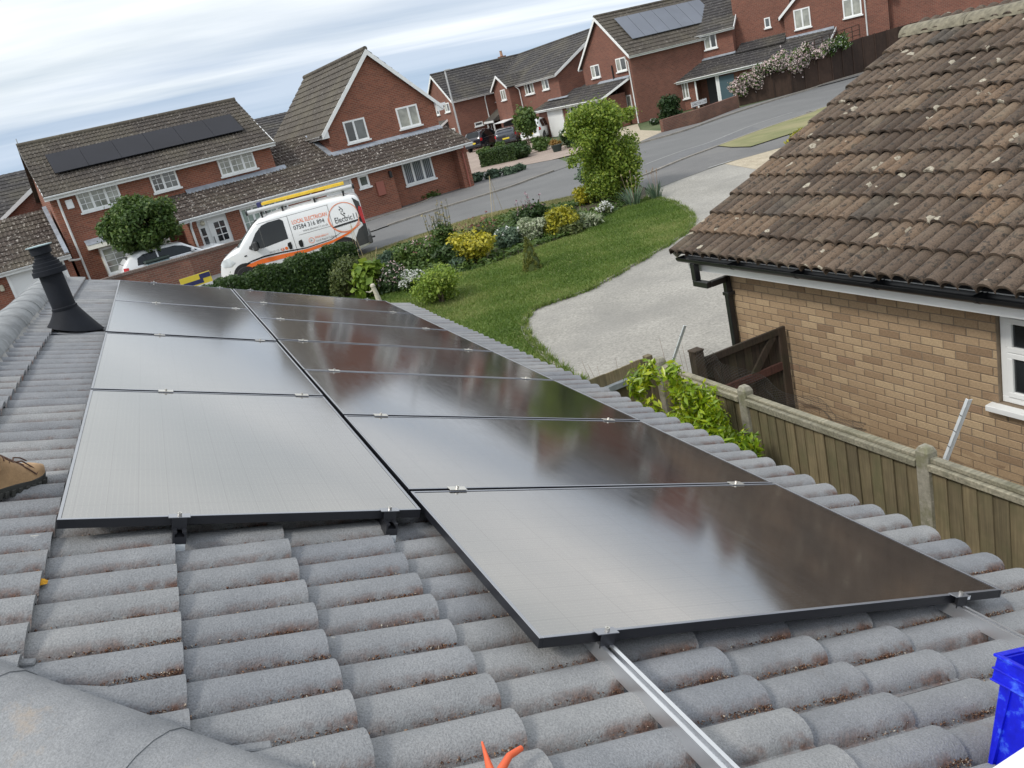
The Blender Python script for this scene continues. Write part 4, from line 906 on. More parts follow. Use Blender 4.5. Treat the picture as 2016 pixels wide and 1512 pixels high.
for a, b_ in zip(posts, posts[1:]):
    y0, y1 = b_+.052, a-.052; L = y1 - y0
    for (x0, x1, z0, z1, nm) in ((FX-.06, FX-.012, FZ-.115, FZ-.062, 'arris_rail'), (FX-.03, FX+.03, FZ-.058, FZ-.03, 'capping_rail'), (FX+.0, FX+.045, FZ-.1, FZ-.059, 'arris_rail'), (FX+.01, FX+.05, ZN+.25, ZN+.33, 'arris_rail')):
        mb = MB(); mb.box(x0, x1, y0, y1, z0, z1)
        for i, v in enumerate(mb.v): mb.v[i] = (v[0], v[1], v[2] + random.uniform(-.006, .006))
        fput(mb.build(nm, 'fence_cap', bevel=.005))
    nbd = int(round(L/.115)); bwid = L/nbd
    for i in range(nbd):
        ya = y0 + i*bwid; mb = MB(); tz = FZ-.112 + random.uniform(-.006, .004); x_ = FX-.014 + random.uniform(-.003, .003)
        mb.add([(x_-.016, ya-.006, ZN+.04), (x_-.002, ya+bwid+.008, ZN+.04), (x_+.006, ya+bwid+.008, ZN+.04), (x_-.006, ya-.006, ZN+.04), (x_-.016, ya-.006, tz), (x_-.002, ya+bwid+.008, tz), (x_+.006, ya+bwid+.008, tz), (x_-.006, ya-.006, tz)],
               [(0,3,2,1), (4,5,6,7), (0,1,5,4), (1,2,6,5), (2,3,7,6), (3,0,4,7)])
        fput(mb.build('board', 'fence_wood'))
    mb = MB(); mb.box(FX-.02, FX+.02, y0, y1, ZN-.05, ZN+.038); fput(mb.build('gravel_board', 'concrete_post'))
# short return of fence towards our wall
rf = thing('fence_return', 'short weathered board fence meeting the boundary fence at its corner post', 'fence', (2.9, 5.4, ZN))
def rput(o): o.parent = rf; o.matrix_parent_inverse = Matrix.Translation((-2.9, -5.4, -ZN)); return o
xa = 2.05
while xa < FX - .1:
    mb = MB(); wb_ = .105; zt = -1.535 + .02*(xa-2)/1.5 + random.uniform(-.012, .006); yq = 5.40 + random.uniform(-.004, .004)
    mb.box(xa, xa + wb_ + .008, yq, yq + .012 + .006*random.random(), ZN+.03, zt); rput(mb.build('board', 'fence_wood')); xa += wb_
mb = MB(); mb.box(FX-.12, FX-.045, 5.36, 5.44, ZN, -1.50); rput(mb.build('timber_post', 'fence_wood', bevel=.005))
mb = MB(); mb.box(2.05, FX-.13, 5.345, 5.398, -1.72, -1.655)
for i, v in enumerate(mb.v): mb.v[i] = (v[0], v[1], v[2] + (.012 if v[0] > 3 else -.01))
rput(mb.build('metal_strip', 'rust_strip', bevel=.003)); mb = MB(); mb.box(2.05, FX-.12, 5.35, 5.40, ZN+.3, ZN+.38); rput(mb.build('arris_rail', 'fence_wood'))
# side gate
GY = 5.02
gate = thing('side_gate', 'dark brown boarded side gate with diagonal brace by the buff wall', 'gate', (4.4, GY, ZN))
def gput(o): o.parent = gate; o.matrix_parent_inverse = Matrix.Translation((-4.4, -GY, -ZN)); return o
gx0, gx1, gzt = 3.86, 4.94, -1.585
mb = MB(); mb.box(gx0-.06, gx0+.05, GY-.05, GY+.06, ZN, -1.50); mb.box(gx0-.066, gx0+.056, GY-.056, GY+.066, -1.50, -1.48); gput(mb.build('gate_post', 'gate_wood', bevel=.006))
xa = gx0 + .06
while xa < gx1 - .02:
    mb = MB(); mb.box(xa, min(xa+.094, gx1), GY+.0, GY+.018, ZN+.06, gzt - .02 + random.uniform(-.008, .008)); gput(mb.build('board', 'gate_wood')); xa += .1
for (z0, z1, m_) in ((gzt-.075, gzt+.0, 'gate_wood'), (ZN+.3, ZN+.39, 'gate_wood'), (-2.05, -1.96, 'gate_red')):
    mb = MB(); mb.box(gx0+.052, gx1, GY-.032, GY-.001, z0, z1); gput(mb.build('ledge', m_, bevel=.004))
mb = MB(); mb.box(gx1-.085, gx1+.006, GY-.036, GY-.0, ZN+.06, gzt+.002); gput(mb.build('stile', 'gate_wood', bevel=.004))
mb = MB(); mb.obox((gx0+.3, GY-.03, -2.4), (gx1-.12-gx0-.3, 0, .72), (0, .028, 0), (-.055, 0, .055)); gput(mb.build('brace', 'gate_wood'))
# wire netting along the top of the fence
mb = MB(); rl = random.Random(3)
ya, yb_, zt0 = 4.85, 2.75, -1.66
ny, nz_ = 54, 9
def npt(i, j): 
    y = ya + (yb_-ya)*i/ny; return Vector((FX+.13 + .05*math.sin(i*.35) + .02*math.sin(j), y, -1.70 + .035*j*(1 - .75*i/ny) + .012*math.sin(i*.5)))
for i in range(ny):
    for j in range(nz_):
        for (a, b2) in (((i, j), (i+1, j+1)), ((i, j+1), (i+1, j))):
            p0, p1 = npt(*a), npt(*b2); d = (p1-p0); s_ = Vector((0, -d.z, d.y)).normalized()*.0011
            mb.add([p0-s_, p0+s_, p1+s_, p1-s_], [(0,1,2,3)])
tag(mb.build('wire_netting', 'wire', fix=False), 'sagging wire netting behind the top of the boundary fence', 'netting')
def strut(p0, p1, label):
    d = Vector(p1)-Vector(p0); r_ = thing('galvanised_channel', label, 'strut', p0); mb = MB(); e = Vector((.012,.03,0)); d2 = d
    mb.obox(-e/2, d2, e, Vector((.03,-.012,0))*.12); mb.obox(-e/2 - Vector((.0,0,0)), d2, e*.12, Vector((.03,-.012,0))*.8); mb.build('channel', 'galv', r_)
    for k in range(1, 4):
        q0 = d*k/4; s2 = MB(); s2.obox(q0 - e*.52 - Vector((.002, 0, 0)), d.normalized()*.004, e*1.04, Vector((-.002,0,0))); s2.build('slot', 'gutter_black', r_)
strut((3.62, 5.185, -1.63), (3.62, 4.793, -1.113), 'thin galvanised channel leaning up at the corner of the fence')
strut((3.65, 1.992, -1.647), (3.65, 1.781, -1.138), 'thin galvanised channel leaning up from the fence below the white window')

# ================================================================== houses across the street
def house(name, label, ox, oy, az): return thing(name, label, 'house', (ox, oy, ZS), rad(az))
def part(root, name, mat, fn, **kw): mb = MB(); fn(mb); return mb.build(name, mat, root, **kw)
class Face:      # places flat wall furniture: u along the wall, d out of the wall (negative = towards the viewer), z up
    def __init__(s, o, e): s.o = Vector(o); s.e = Vector(e).normalized(); s.n = Vector((-s.e.y, s.e.x, 0))
    def box(s, mb, u0, u1, d0, d1, z0, z1):
        mb.obox(s.o + s.e*u0 + s.n*d0 + Vector((0,0,z0)), s.e*(u1-u0), s.n*(d1-d0), Vector((0,0,z1-z0)))
FRONT = Face((0,0,0), (1,0,0))
def window(root, F, u0, u1, z0, z1, n=2, glass='glass_dark', bars=None, sill=True, fw=.07, sillmat='upvc'):
    mb = MB(); D0, D1 = -.045, .0
    F.box(mb, u0, u1, D0, D1, z0, z0+fw); F.box(mb, u0, u1, D0, D1, z1-fw, z1); F.box(mb, u0, u0+fw, D0, D1, z0+fw, z1-fw); F.box(mb, u1-fw, u1, D0, D1, z0+fw, z1-fw)
    wl_ = n if isinstance(n, (list, tuple)) else [i/n for i in range(1, n)]
    for k in wl_: x = u0 + (u1-u0)*k; F.box(mb, x-fw*.6, x+fw*.6, D0-.004, D1, z0+fw, z1-fw)
    w = mb.build('window', 'upvc', root)
    ed = [0] + list(wl_) + [1]
    for i in range(len(ed)-1):
        a = u0 + (u1-u0)*ed[i] + fw*.6; b = u0 + (u1-u0)*ed[i+1] - fw*.6; g = glass[i % len(glass)] if isinstance(glass, (list, tuple)) else glass
        mb = MB(); F.box(mb, a, b, -.016, -.002, z0+fw*.8, z1-fw*.8); mb.build('pane', g, w)
        if bars:
            mb = MB()
            for r_ in range(1, bars[1]): zz = z0 + fw + (z1-z0-2*fw)*r_/bars[1]; F.box(mb, a, b, -.030, -.017, zz-.011, zz+.011)
            for c_ in range(1, bars[0]): xx = a + (b-a)*c_/bars[0]; F.box(mb, xx-.011, xx+.011, -.031, -.0171, z0+fw, z1-fw)
            mb.build('glazing_bar', 'upvc', w)
    if sill: mb = MB(); F.box(mb, u0-.06, u1+.06, -.12, -.003, z0-.075, z0-.002); mb.build('sill', sillmat, w)
    return w
def tiled(root, name, mat, A, B, C, D, roll=.15, gauge=.34, amp=.03, lift=.03, thick=.05):
    # A,B eave ends, D,C ridge ends (A-D and B-C are the verges); corrugated stepped courses
    A, B, C, D = map(Vector, (A, B, C, D)); nn = (B-A).cross(D-A).normalized()
    if nn.z < 0: nn = -nn
    L = max((B-A).length, (C-D).length); nc = max(2, int(round(L/roll))*4 if amp > 0 else 2); nr = max(2, int(round(((D-A).length+(C-B).length)/2/gauge)))
    V_, F_ = [], []
    ph = [0, 1, .35, 0]
    for r_ in range(nr):
        for (t, l_) in ((r_/nr, lift), ((r_+1)/nr, .0)):
            P0, P1 = A.lerp(D, t), B.lerp(C, t)
            for i in range(nc+1): V_.append(P0.lerp(P1, i/nc) + nn*(l_ + amp*ph[i % 4]))
    for r_ in range(nr):
        b = r_*2*(nc+1)
        for i in range(nc): F_.append((b+i, b+i+1, b+nc+2+i, b+nc+1+i))
        if r_ < nr-1:
            a2, b2 = b+nc+1, b+2*(nc+1)
            for i in range(nc): F_.append((a2+i, a2+i+1, b2+i+1, b2+i))
    # eave edge
    k = len(V_); V_ += [Vector(V_[i]) - nn*(lift+.02) for i in range(nc+1)]
    for i in range(nc): F_.append((k+i, k+i+1, i+1, i))
    mb = MB(); mb.add(V_, F_); mb.add([A-nn*thick, B-nn*thick, C-nn*thick, D-nn*thick, A, B, C, D], [(0,1,2,3), (0,1,5,4), (1,2,6,5), (2,3,7,6), (3,0,4,7)])
    o = mb.build(name, mat, root); o['kind'] = 'stuff'; return o
def board(root, name, mat, p0, p1, h, th=.03, out=(0,-1,0)):      # a fascia or barge board hanging below the line p0-p1
    p0, p1, out = Vector(p0), Vector(p1), Vector(out); mb = MB(); mb.obox(p0, p1-p0, out*th, Vector((0,0,-h))); return mb.build(name, mat, root)
def gutter(root, p0, p1, out=(0,-1,0), mat='upvc'):
    p0, p1, out = Vector(p0), Vector(p1), Vector(out).normalized(); mb = MB(); n = 6; r = .06; c0 = out*.06
    for p in (p0, p1): mb.v += [tuple(p + c0 - out*r*math.cos(math.pi*i/n) + Vector((0,0,-r*math.sin(math.pi*i/n)))) for i in range(n+1)]
    mb.f = [(i, i+1, n+2+i, n+1+i) for i in range(n)] + [(0, n, 2*n+1, n+1)]; mb.mi = [0]*len(mb.f); return mb.build('gutter', mat, root, smooth=True)
def pipe(root, p, ztop, zbot, out=(0,-1,0), mat='upvc', off=.25):
    p, out = Vector(p), Vector(out); mb = MB()
    mb.tube([p + out*off + Vector((0,0,ztop)), p + out*off + Vector((0,0,ztop-.1)), p + out*.06 + Vector((0,0,ztop-.35)), p + out*.06 + Vector((0,0,zbot))], .045, 8); return mb.build('downpipe', mat, root, smooth=True)
def zz(v): return v - ZS

# ---------------------------------------------------------------- pair of linked houses: left house, low range, gabled house
AZ = 8.0
OX, OY = (9.619, 35.575)
zl = zz(-.30)                                   # low eave above ground
SB = 1.9                                        # set-back of the upper walls
# pixel-measured wall positions (along the wall, height above ground)
LHX0, LHX1, LHE = -13.42, -4.45, zz(1.90)
lh = house('semi_house', 'red brick two storey house with solar panels behind the round tree', OX, OY, AZ)
DEP = 7.4
part(lh, 'wall', 'brick_red', lambda m: (m.box(LHX0, LHX1, SB, SB+DEP, 0, LHE), m.prism([(SB, LHE), (SB+DEP, LHE), (SB+DEP/2, LHE+2.02)], 'x', LHX0, LHX1)))
rz_ = LHE + 2.08; pz = 2.08/(DEP/2)
ov = .35
tiled(lh, 'roof', 'tile_far_mid', (LHX0-.18, SB-ov, LHE+.06-ov*pz+.02), (LHX1+.18, SB-ov, LHE+.06-ov*pz+.02), (LHX1+.18, SB+DEP/2, rz_+.05), (LHX0-.18, SB+DEP/2, rz_+.05), .15, .335, .032)
tiled(lh, 'roof', 'tile_far_mid', (LHX1+.18, SB+DEP+ov, LHE+.06-ov*pz), (LHX0-.18, SB+DEP+ov, LHE+.06-ov*pz), (LHX0-.18, SB+DEP/2, rz_+.05), (LHX1+.18, SB+DEP/2, rz_+.05), .3, .4, .02)
part(lh, 'ridge', 'tile_far_grey', lambda m: m.tube([(LHX0-.18, SB+DEP/2, rz_+.05), (LHX1+.18, SB+DEP/2, rz_+.05)], .12, 10), smooth=True)
ez_ = LHE - ov*pz + .06
board(lh, 'fascia', 'upvc', (LHX0-.18, SB-ov+.03, ez_+.05), (LHX1+.18, SB-ov+.03, ez_+.05), .2)
part(lh, 'soffit', 'upvc', lambda m: m.box(LHX0-.15, LHX1+.15, SB-ov+.031, SB-.002, ez_-.15, ez_-.13))
gutter(lh, (LHX0-.18, SB-ov-.002, ez_+.0), (LHX1+.18, SB-ov-.002, ez_+.0))
for xx in (LHX0-.16, LHX1+.16):
    part(lh, 'barge_board', 'upvc', lambda m: m.prism([(SB-ov, ez_-.1), (SB-ov, ez_+.06), (SB+DEP/2, rz_+.03), (SB+DEP/2, rz_-.16)], 'x', xx-.014, xx+.014))
pipe(lh, (LHX0+.28, SB, 0), ez_-.08, 0)
FW = Face((0, SB, 0), (1, 0, 0))
for i, (a, b, c_, d_) in enumerate([(-12.48, -10.893, 0.904, 1.731), (-9.635, -8.57, 0.948, 1.776), (-6.821, -5.259, 0.923, 1.789)]):
    window(lh, FW, a, b, zz(c_), zz(d_), [.33, .67] if i != 1 else [.45], 'glass_net' if i != 1 else ['glass_dark', 'glass_mixed'], (2, 3), True, .075)
# ground floor bay with cream canopy
a, b, c_, d_ = (-12.447, -9.761, -1.639, -0.535)
part(lh, 'bay', 'cream_paint', lambda m: m.box(a, b, SB-.42, SB+.01, 0, zz(d_)))
FB = Face((0, SB-.421, 0), (1, 0, 0))
window(lh, FB, a+.03, b-.03, zz(c_), zz(d_)-.05, [.33, .67], 'glass_net', (2, 4), True, .07)
part(lh, 'canopy', 'cream_paint', lambda m: m.prism([(SB-.75, zz(d_)+.02), (SB-.7, zz(d_)+.2), (SB-.002, zz(d_)+.36), (SB-.002, zz(d_)-.0)], 'x', a-.35, b+.2))
part(lh, 'canopy_lead', 'lead', lambda m: m.prism([(SB-.72, zz(d_)+.205), (SB-.7, zz(d_)+.23), (SB-.002, zz(d_)+.39), (SB-.002, zz(d_)+.362)], 'x', a-.37, b+.22))
part(lh, 'alarm_box', 'alarm_box', lambda m: m.box(LHX0+.5, LHX0+.76, SB-.09, SB-.002, LHE-.75, LHE-.4), bevel=.02)
# six solar panels on its roof
for i in range(6):
    f0, f1 = .085 + .1385*i, .085 + .1385*(i+1) - .0012
    P0 = lambda f, t: Vector((LHX0-.18 + (LHX1-LHX0+.36)*f, SB-ov + (DEP/2+ov)*t, ez_ + .03 + (rz_+.05-ez_)*t))
    nn = Vector((0, -pz, 1)).normalized(); mb = MB(); t0, t1 = .30, .66
    A0, B0, D0 = P0(f0, t0)+nn*.1, P0(f1, t0)+nn*.1, P0(f0, t1)+nn*.1
    mb.obox(A0, B0-A0, D0-A0, nn*.035); mb.build('roof_solar_panel', 'pv_far', lh)
# roof vent stub at the left end of the ridge
part(lh, 'finial', 'pole_grey', lambda m: m.tube([(LHX0-.1, SB+DEP/2, rz_+.1), (LHX0-.1, SB+DEP/2, rz_+.35)], .02, 6))

# low range: porch, garage and the gabled house's lean-to, one roof
gh = house('gabled_house', 'red brick house with a steep white trimmed front gable beside the street', OX, OY, AZ)
GX0, GX1, GAP = -1.75, 3.86, zz(4.66)
GE = zz(1.80); GM = (GX0+GX1)/2; GD = 8.5
part(gh, 'wall', 'brick_red', lambda m: m.prism([(GX0, 0), (GX1, 0), (GX1, GE), (GM, GAP-.12), (GX0, GE)], 'y', SB, SB+GD))
gp = (GAP-GE)/(GM-GX0); go = .33
for sgn, xw in ((-1, GX0), (1, GX1)):
    xo = xw + sgn*go; zo = GE - go*gp + .08
    A_, B_ = ((xo, SB-.22, zo), (xo, SB+GD+.2, zo)); C_, D_ = (GM, SB+GD+.2, GAP+.06), (GM, SB-.22, GAP+.06)
    tiled(gh, 'roof', 'tile_far_grey', A_, B_, C_, D_, .3, .36, .012, .035)
    part(gh, 'barge_board', 'upvc', lambda m: m.prism([(xo, zo-.14), (xo, zo+.06), (GM, GAP+.05), (GM, GAP-.2)], 'y', SB-.24, SB-.205))
    part(gh, 'eave_box', 'upvc', lambda m: m.prism([(xo, zo+.02), (xo, zo-.15), (xw-sgn*.0, zo-.15), (xw, GE+.02)], 'y', SB-.2, SB-.002) if sgn < 0 else m.prism([(xo, zo+.02), (xw, GE+.02), (xw, zo-.15), (xo, zo-.15)], 'y', SB-.2, SB-.002))
    board(gh, 'fascia', 'upvc', (xo-sgn*.0, SB-.2, zo+.03), (xo, SB+GD+.1, zo+.03), .17, .03, (-sgn, 0, 0))
    gutter(gh, (xo, SB-.18, zo+.01), (xo, SB+GD, zo+.01), (sgn, 0, 0))
part(gh, 'ridge', 'tile_far_grey', lambda m: m.tube([(GM, SB-.22, GAP+.07), (GM, SB+GD+.2, GAP+.07)], .11, 10), smooth=True)
part(gh, 'lamp', 'alarm_box', lambda m: m.box(GX1+.36, GX1+.55, SB-.1, SB+.02, GE-.2, GE-.08))
for i, (a, b, c_, d_) in enumerate([(-0.912, 0.17, 0.952, 1.918), (1.808, 2.929, 1.003, 1.954)]):
    window(gh, FW, a, b, zz(c_), zz(d_), [.46] if i == 0 else [.55], ['glass_dark', 'glass_mixed'] if i == 0 else 'glass_curtain', None, True, .075)
# lean-to walls
XL0, XR = -9.35, 3.95
zt_l = zz(.66); LS = (zt_l - zl)/(SB + .3)
part(gh, 'front_wall', 'brick_red', lambda m: (m.box(-1.98, 0, -.0, SB-.002, 0, zl+.05), m.box(.0, XR-.5, .62, SB-.002, 0, zl+.15), m.box(XR-.5, XR, .05, SB-.002, 0, zl+.05)))
part(lh, 'porch_wall', 'brick_red', lambda m: (m.box(XL0+.2, -8.82, .0, SB-.002, 0, zl+.05), m.box(-7.6, -3.25, .0, SB-.002, 0, zl+.05), m.box(-8.82, -7.6, .12, SB-.002, 0, zl+.05), m.box(-3.25, -1.98, .09, 6.5, 0, zl+.05)))
F0 = Face((0, 0, 0), (1, 0, 0)); FR_ = Face((0, .62, 0), (1, 0, 0))
ya_ = -.32
def lean(root, x0, x1, depth, zt):
    return tiled(root, 'lean_to_roof', 'tile_far_brown', (x0, ya_, zl+.02), (x1, ya_, zl+.02), (x1, depth, zt), (x0, depth, zt), .15, .335, .034)
lean(lh, XL0-.15, LHX1+.02, SB-.01, zt_l); lean(gh, GX0+.0, XR+.22, SB-.01, zt_l)
zt2 = zl + LS*(4.4+.32)
lean(gh, LHX1+.03, GX0-.01, 4.4, zt2)
tiled(gh, 'lean_to_roof', 'tile_far_brown', (GX0-.01, 9.1, zl), (LHX1+.03, 9.1, zl), (LHX1+.03, 4.4, zt2), (GX0-.01, 4.4, zt2), .3, .4, .02)
part(lh, 'lead_flashing', 'lead', lambda m: m.obox((XL0+.9, SB-.24, zt_l-.09), (LHX1-XL0-.5, 0, 0), (0, .236, .17), (0, 0, .035)))
part(gh, 'lead_flashing', 'lead', lambda m: (m.obox((GX0-.1, SB-.24, zt_l-.09), (GX1-GX0+.12, 0, 0), (0, .236, .17), (0, 0, .035)), m.obox((GX0-.26, SB-.1, zt_l-.02), (.255, 0, 0), (0, 2.4, 2.4*LS), (0, 0, .06))))
for r_, x0, x1 in ((lh, XL0-.15, LHX1+.02), (gh, LHX1+.03, XR+.22)):
    board(r_, 'fascia', 'upvc', (x0, ya_+.03, zl+.03), (x1, ya_+.03, zl+.03), .17); gutter(r_, (x0, ya_-.002, zl), (x1, ya_-.002, zl))
    part(r_, 'soffit', 'upvc', lambda m: m.box(x0, x1, ya_+.031, .0, zl-.139, zl-.12))
part(gh, 'verge_board', 'upvc', lambda m: m.prism([(ya_, zl-.14), (ya_, zl+.02), (SB, zt_l+.0), (SB, zt_l-.15)], 'x', XR+.2, XR+.225))
# openings of the low range
d0 = {'door': (-8.454, -7.62), 'bigwin': (-7.03, -5.009), 'small': (-1.684, -1.185, 1.354, 1.884), 'meter': (-0.943, -0.564, 0.816, 1.419), 'front': (0.772, 2.321, 0.864, 1.893)}
part(lh, 'door_surround', 'door_white', lambda m: (m.box(d0['door'][0]-.35, d0['door'][1]+.02, .06, .119, 0, zl-.1)))
dr = part(lh, 'door', 'door_white', lambda m: m.box(d0['door'][0]+.05, d0['door'][1]-.06, .03, .059, .02, zl-.25), bevel=.005)
for i in range(2):
    for j in range(3):
        x = d0['door'][0] + .28 + i*.23; mb = MB(); mb.box(x, x+.19, .02, .029, .85+j*.27, 1.08+j*.27); mb.build('pane', 'glass_dark', dr)
for j in range(3): mb = MB(); x = d0['door'][0]-.27; mb.box(x, x+.17, .045, .059, .5+j*.36, .8+j*.36); mb.build('side_light', 'glass_dark', dr)
mb = MB(); mb.box(d0['door'][0]+.3, d0['door'][0]+.62, .018, .029, .6, .65); mb.build('letter_plate', 'steel_bolt', dr); mb = MB(); mb.tube([(d0['door'][0]+.12, .0, .75), (d0['door'][0]+.12, .0, 1.1)], .014, 6); mb.build('handle', 'gutter_black', dr)
window(lh, F0, *d0['bigwin'], .12, zl-.16, [.25, .5, .75], 'glass_green', (2, 3), False, .07)
part(lh, 'porch_light', 'light_fitting', lambda m: m.lathe([(.05, 1.62), (.09, 1.66), (.1, 1.74), (.05, 1.8)], 10, (-8.6, -.06, 0)))
pipe(lh, (-3.95, 0, 0), zl-.03, 0, (0,-1,0), 'upvc', .32); pipe(lh, (XL0+.28, 0, 0), zl-.03, 0, (0,-1,0), 'upvc', .32)
gd = part(gh, 'garage_door', 'garage_white', lambda m: m.box(-3.16, -2.07, .04, .088, .02, zl-.16))
for i in range(5): mb = MB(); mb.box(-3.14, -2.09, .035, .0395, .3+i*.32, .325+i*.32); mb.build('groove', 'paint_white', gd)
part(gh, 'garage_frame', 'upvc', lambda m: (m.box(-3.249, -3.16, .0, .089, 0, zl-.1), m.box(-2.07, -1.981, .0, .089, 0, zl-.1), m.box(-3.16, -2.07, .0, .089, zl-.16, zl-.1)))
window(gh, F0, *d0['small'], 1, 'glass_mixed', None, True, .09)
part(gh, 'meter_box', 'box_terracotta', lambda m: m.box(*d0['meter'][:2], -.1, -.002, *d0['meter'][2:]), bevel=.012)
window(gh, FR_, *d0['front'], [.32, .66], 'glass_blinds', None, True, .08)
part(gh, 'wall_lamp', 'gutter_black', lambda m: m.box(-.2, -.08, -.16, -.002, 1.45, 1.75), bevel=.02)
pipe(gh, (XR-.25, .05, 0), zl-.03, 0, (0,-1,0), 'box_terracotta', .35)

# garage and gable at far left
fg = house('garage_left', 'red brick garage with white door at the left edge beyond the flue', OX, OY, AZ)
GLX0, GLX1 = -18.4, -13.55
zg0 = zz(-.45); zg1 = zz(1.38)
part(fg, 'wall', 'brick_red', lambda m: m.box(GLX0, GLX1, 1.25, 6.8, 0, zg0+.1))
tiled(fg, 'roof', 'tile_far_brown', (GLX0-.2, .95, zg0), (GLX1+.05, .95, zg0), (GLX1+.05, 4.1, zg1), (GLX0-.2, 4.1, zg1), .15, .335, .032)
tiled(fg, 'roof', 'tile_far_brown', (GLX1+.05, 7.2, zg0), (GLX0-.2, 7.2, zg0), (GLX0-.2, 4.1, zg1), (GLX1+.05, 4.1, zg1), .3, .4, .02)
board(fg, 'fascia', 'upvc', (GLX0-.2, .98, zg0+.02), (GLX1+.05, .98, zg0+.02), .18); gutter(fg, (GLX0-.2, .945, zg0), (GLX1+.05, .945, zg0))
part(fg, 'lead_flashing', 'lead', lambda m: m.obox((GLX1-.12, 1.0, zg0+.05), (.16, 0, 0), (0, 3.1, zg1-zg0), (0, 0, .06)))
part(fg, 'garage_door', 'garage_white', lambda m: m.box(-15.75, -13.9, 1.2, 1.249, .02, zg0-.2))
part(fg, 'door_frame', 'upvc', lambda m: (m.box(-15.85, -15.75, 1.17, 1.249, 0, zg0-.1), m.box(-13.9, -13.8, 1.17, 1.249, 0, zg0-.1), m.box(-15.75, -13.9, 1.17, 1.249, zg0-.2, zg0-.1)))
part(fg, 'wall_lamp', 'light_fitting', lambda m: m.box(-16.2, -16.05, 1.12, 1.249, 1.2, 1.45), bevel=.03)
part(fg, 'downpipe', 'upvc', lambda m: m.tube([(GLX1-.1, .98, zg0-.05), (GLX1-.05, 1.1, zg0-.22), (GLX1+.2, 1.6, zg0-.3), (GLX1+.42, 1.84, zg0-.32)], .04, 8), smooth=True)
lg = house('house_behind_garage', 'brick gable with white barge board rising behind the left garage', OX, OY, AZ)
ga, gb2 = zz(1.35), zz(3.55)
part(lg, 'wall', 'brick_red2', lambda m: m.prism([(-15.3, 0), (-7.7, 0), (-7.7, ga), (-11.5, gb2), (-15.3, ga)], 'y', 9.6, 15))
for sgn, xo in ((-1, -15.7), (1, -7.3)):
    zo = ga - .23; tiled(lg, 'roof', 'tile_far_dark', (xo, 9.4, zo), (xo, 15.2, zo), (-11.5, 15.2, gb2+.05), (-11.5, 9.4, gb2+.05), .3, .36, .015)
    part(lg, 'barge_board', 'upvc', lambda m: m.prism([(xo, zo-.1), (xo, zo+.07), (-11.5, gb2+.1), (-11.5, gb2-.12)], 'y', 9.33, 9.38))
lg2 = house('house_far_left', 'dark tiled roof of a further house at the far left edge', OX, OY, AZ)
part(lg2, 'wall', 'brick_red2', lambda m: m.box(-26, -12.5, 17, 24, 0, zz(1.4)))
tiled(lg2, 'roof', 'tile_far_dark', (-26.3, 16.6, zz(1.3)), (-12.2, 16.6, zz(1.3)), (-12.2, 20.5, zz(3.75)), (-26.3, 20.5, zz(3.75)), .3, .36, .015)
# house seen in the gap between the two
hb_ = house('house_in_gap', 'brick house with white eaves seen through the gap behind the low roof', OX, OY, AZ)
part(hb_, 'wall', 'brick_red2', lambda m: m.box(-7, 5, 16, 22, 0, zz(1.95)))
tiled(hb_, 'roof', 'tile_far_dark', (-7.3, 15.6, zz(1.93)), (5.3, 15.6, zz(1.93)), (5.3, 19, zz(3.6)), (-7.3, 19, zz(3.6)), .3, .36, .015)
board(hb_, 'fascia', 'upvc', (-7.3, 15.62, zz(1.95)), (5.3, 15.62, zz(1.95)), .18); gutter(hb_, (-7.3, 15.6, zz(1.93)), (5.3, 15.6, zz(1.93)))
window(hb_, Face((0, 16, 0), (1,0,0)), -.75, -.1, zz(.75), zz(1.62), [.5], 'glass_mixed', (2,3)); window(hb_, Face((0, 16, 0), (1,0,0)), 2.05, 2.5, zz(.9), zz(1.7), 1, 'glass_mixed', (2,3))
pipe(hb_, (1.0, 16, 0), zz(1.8), 0)

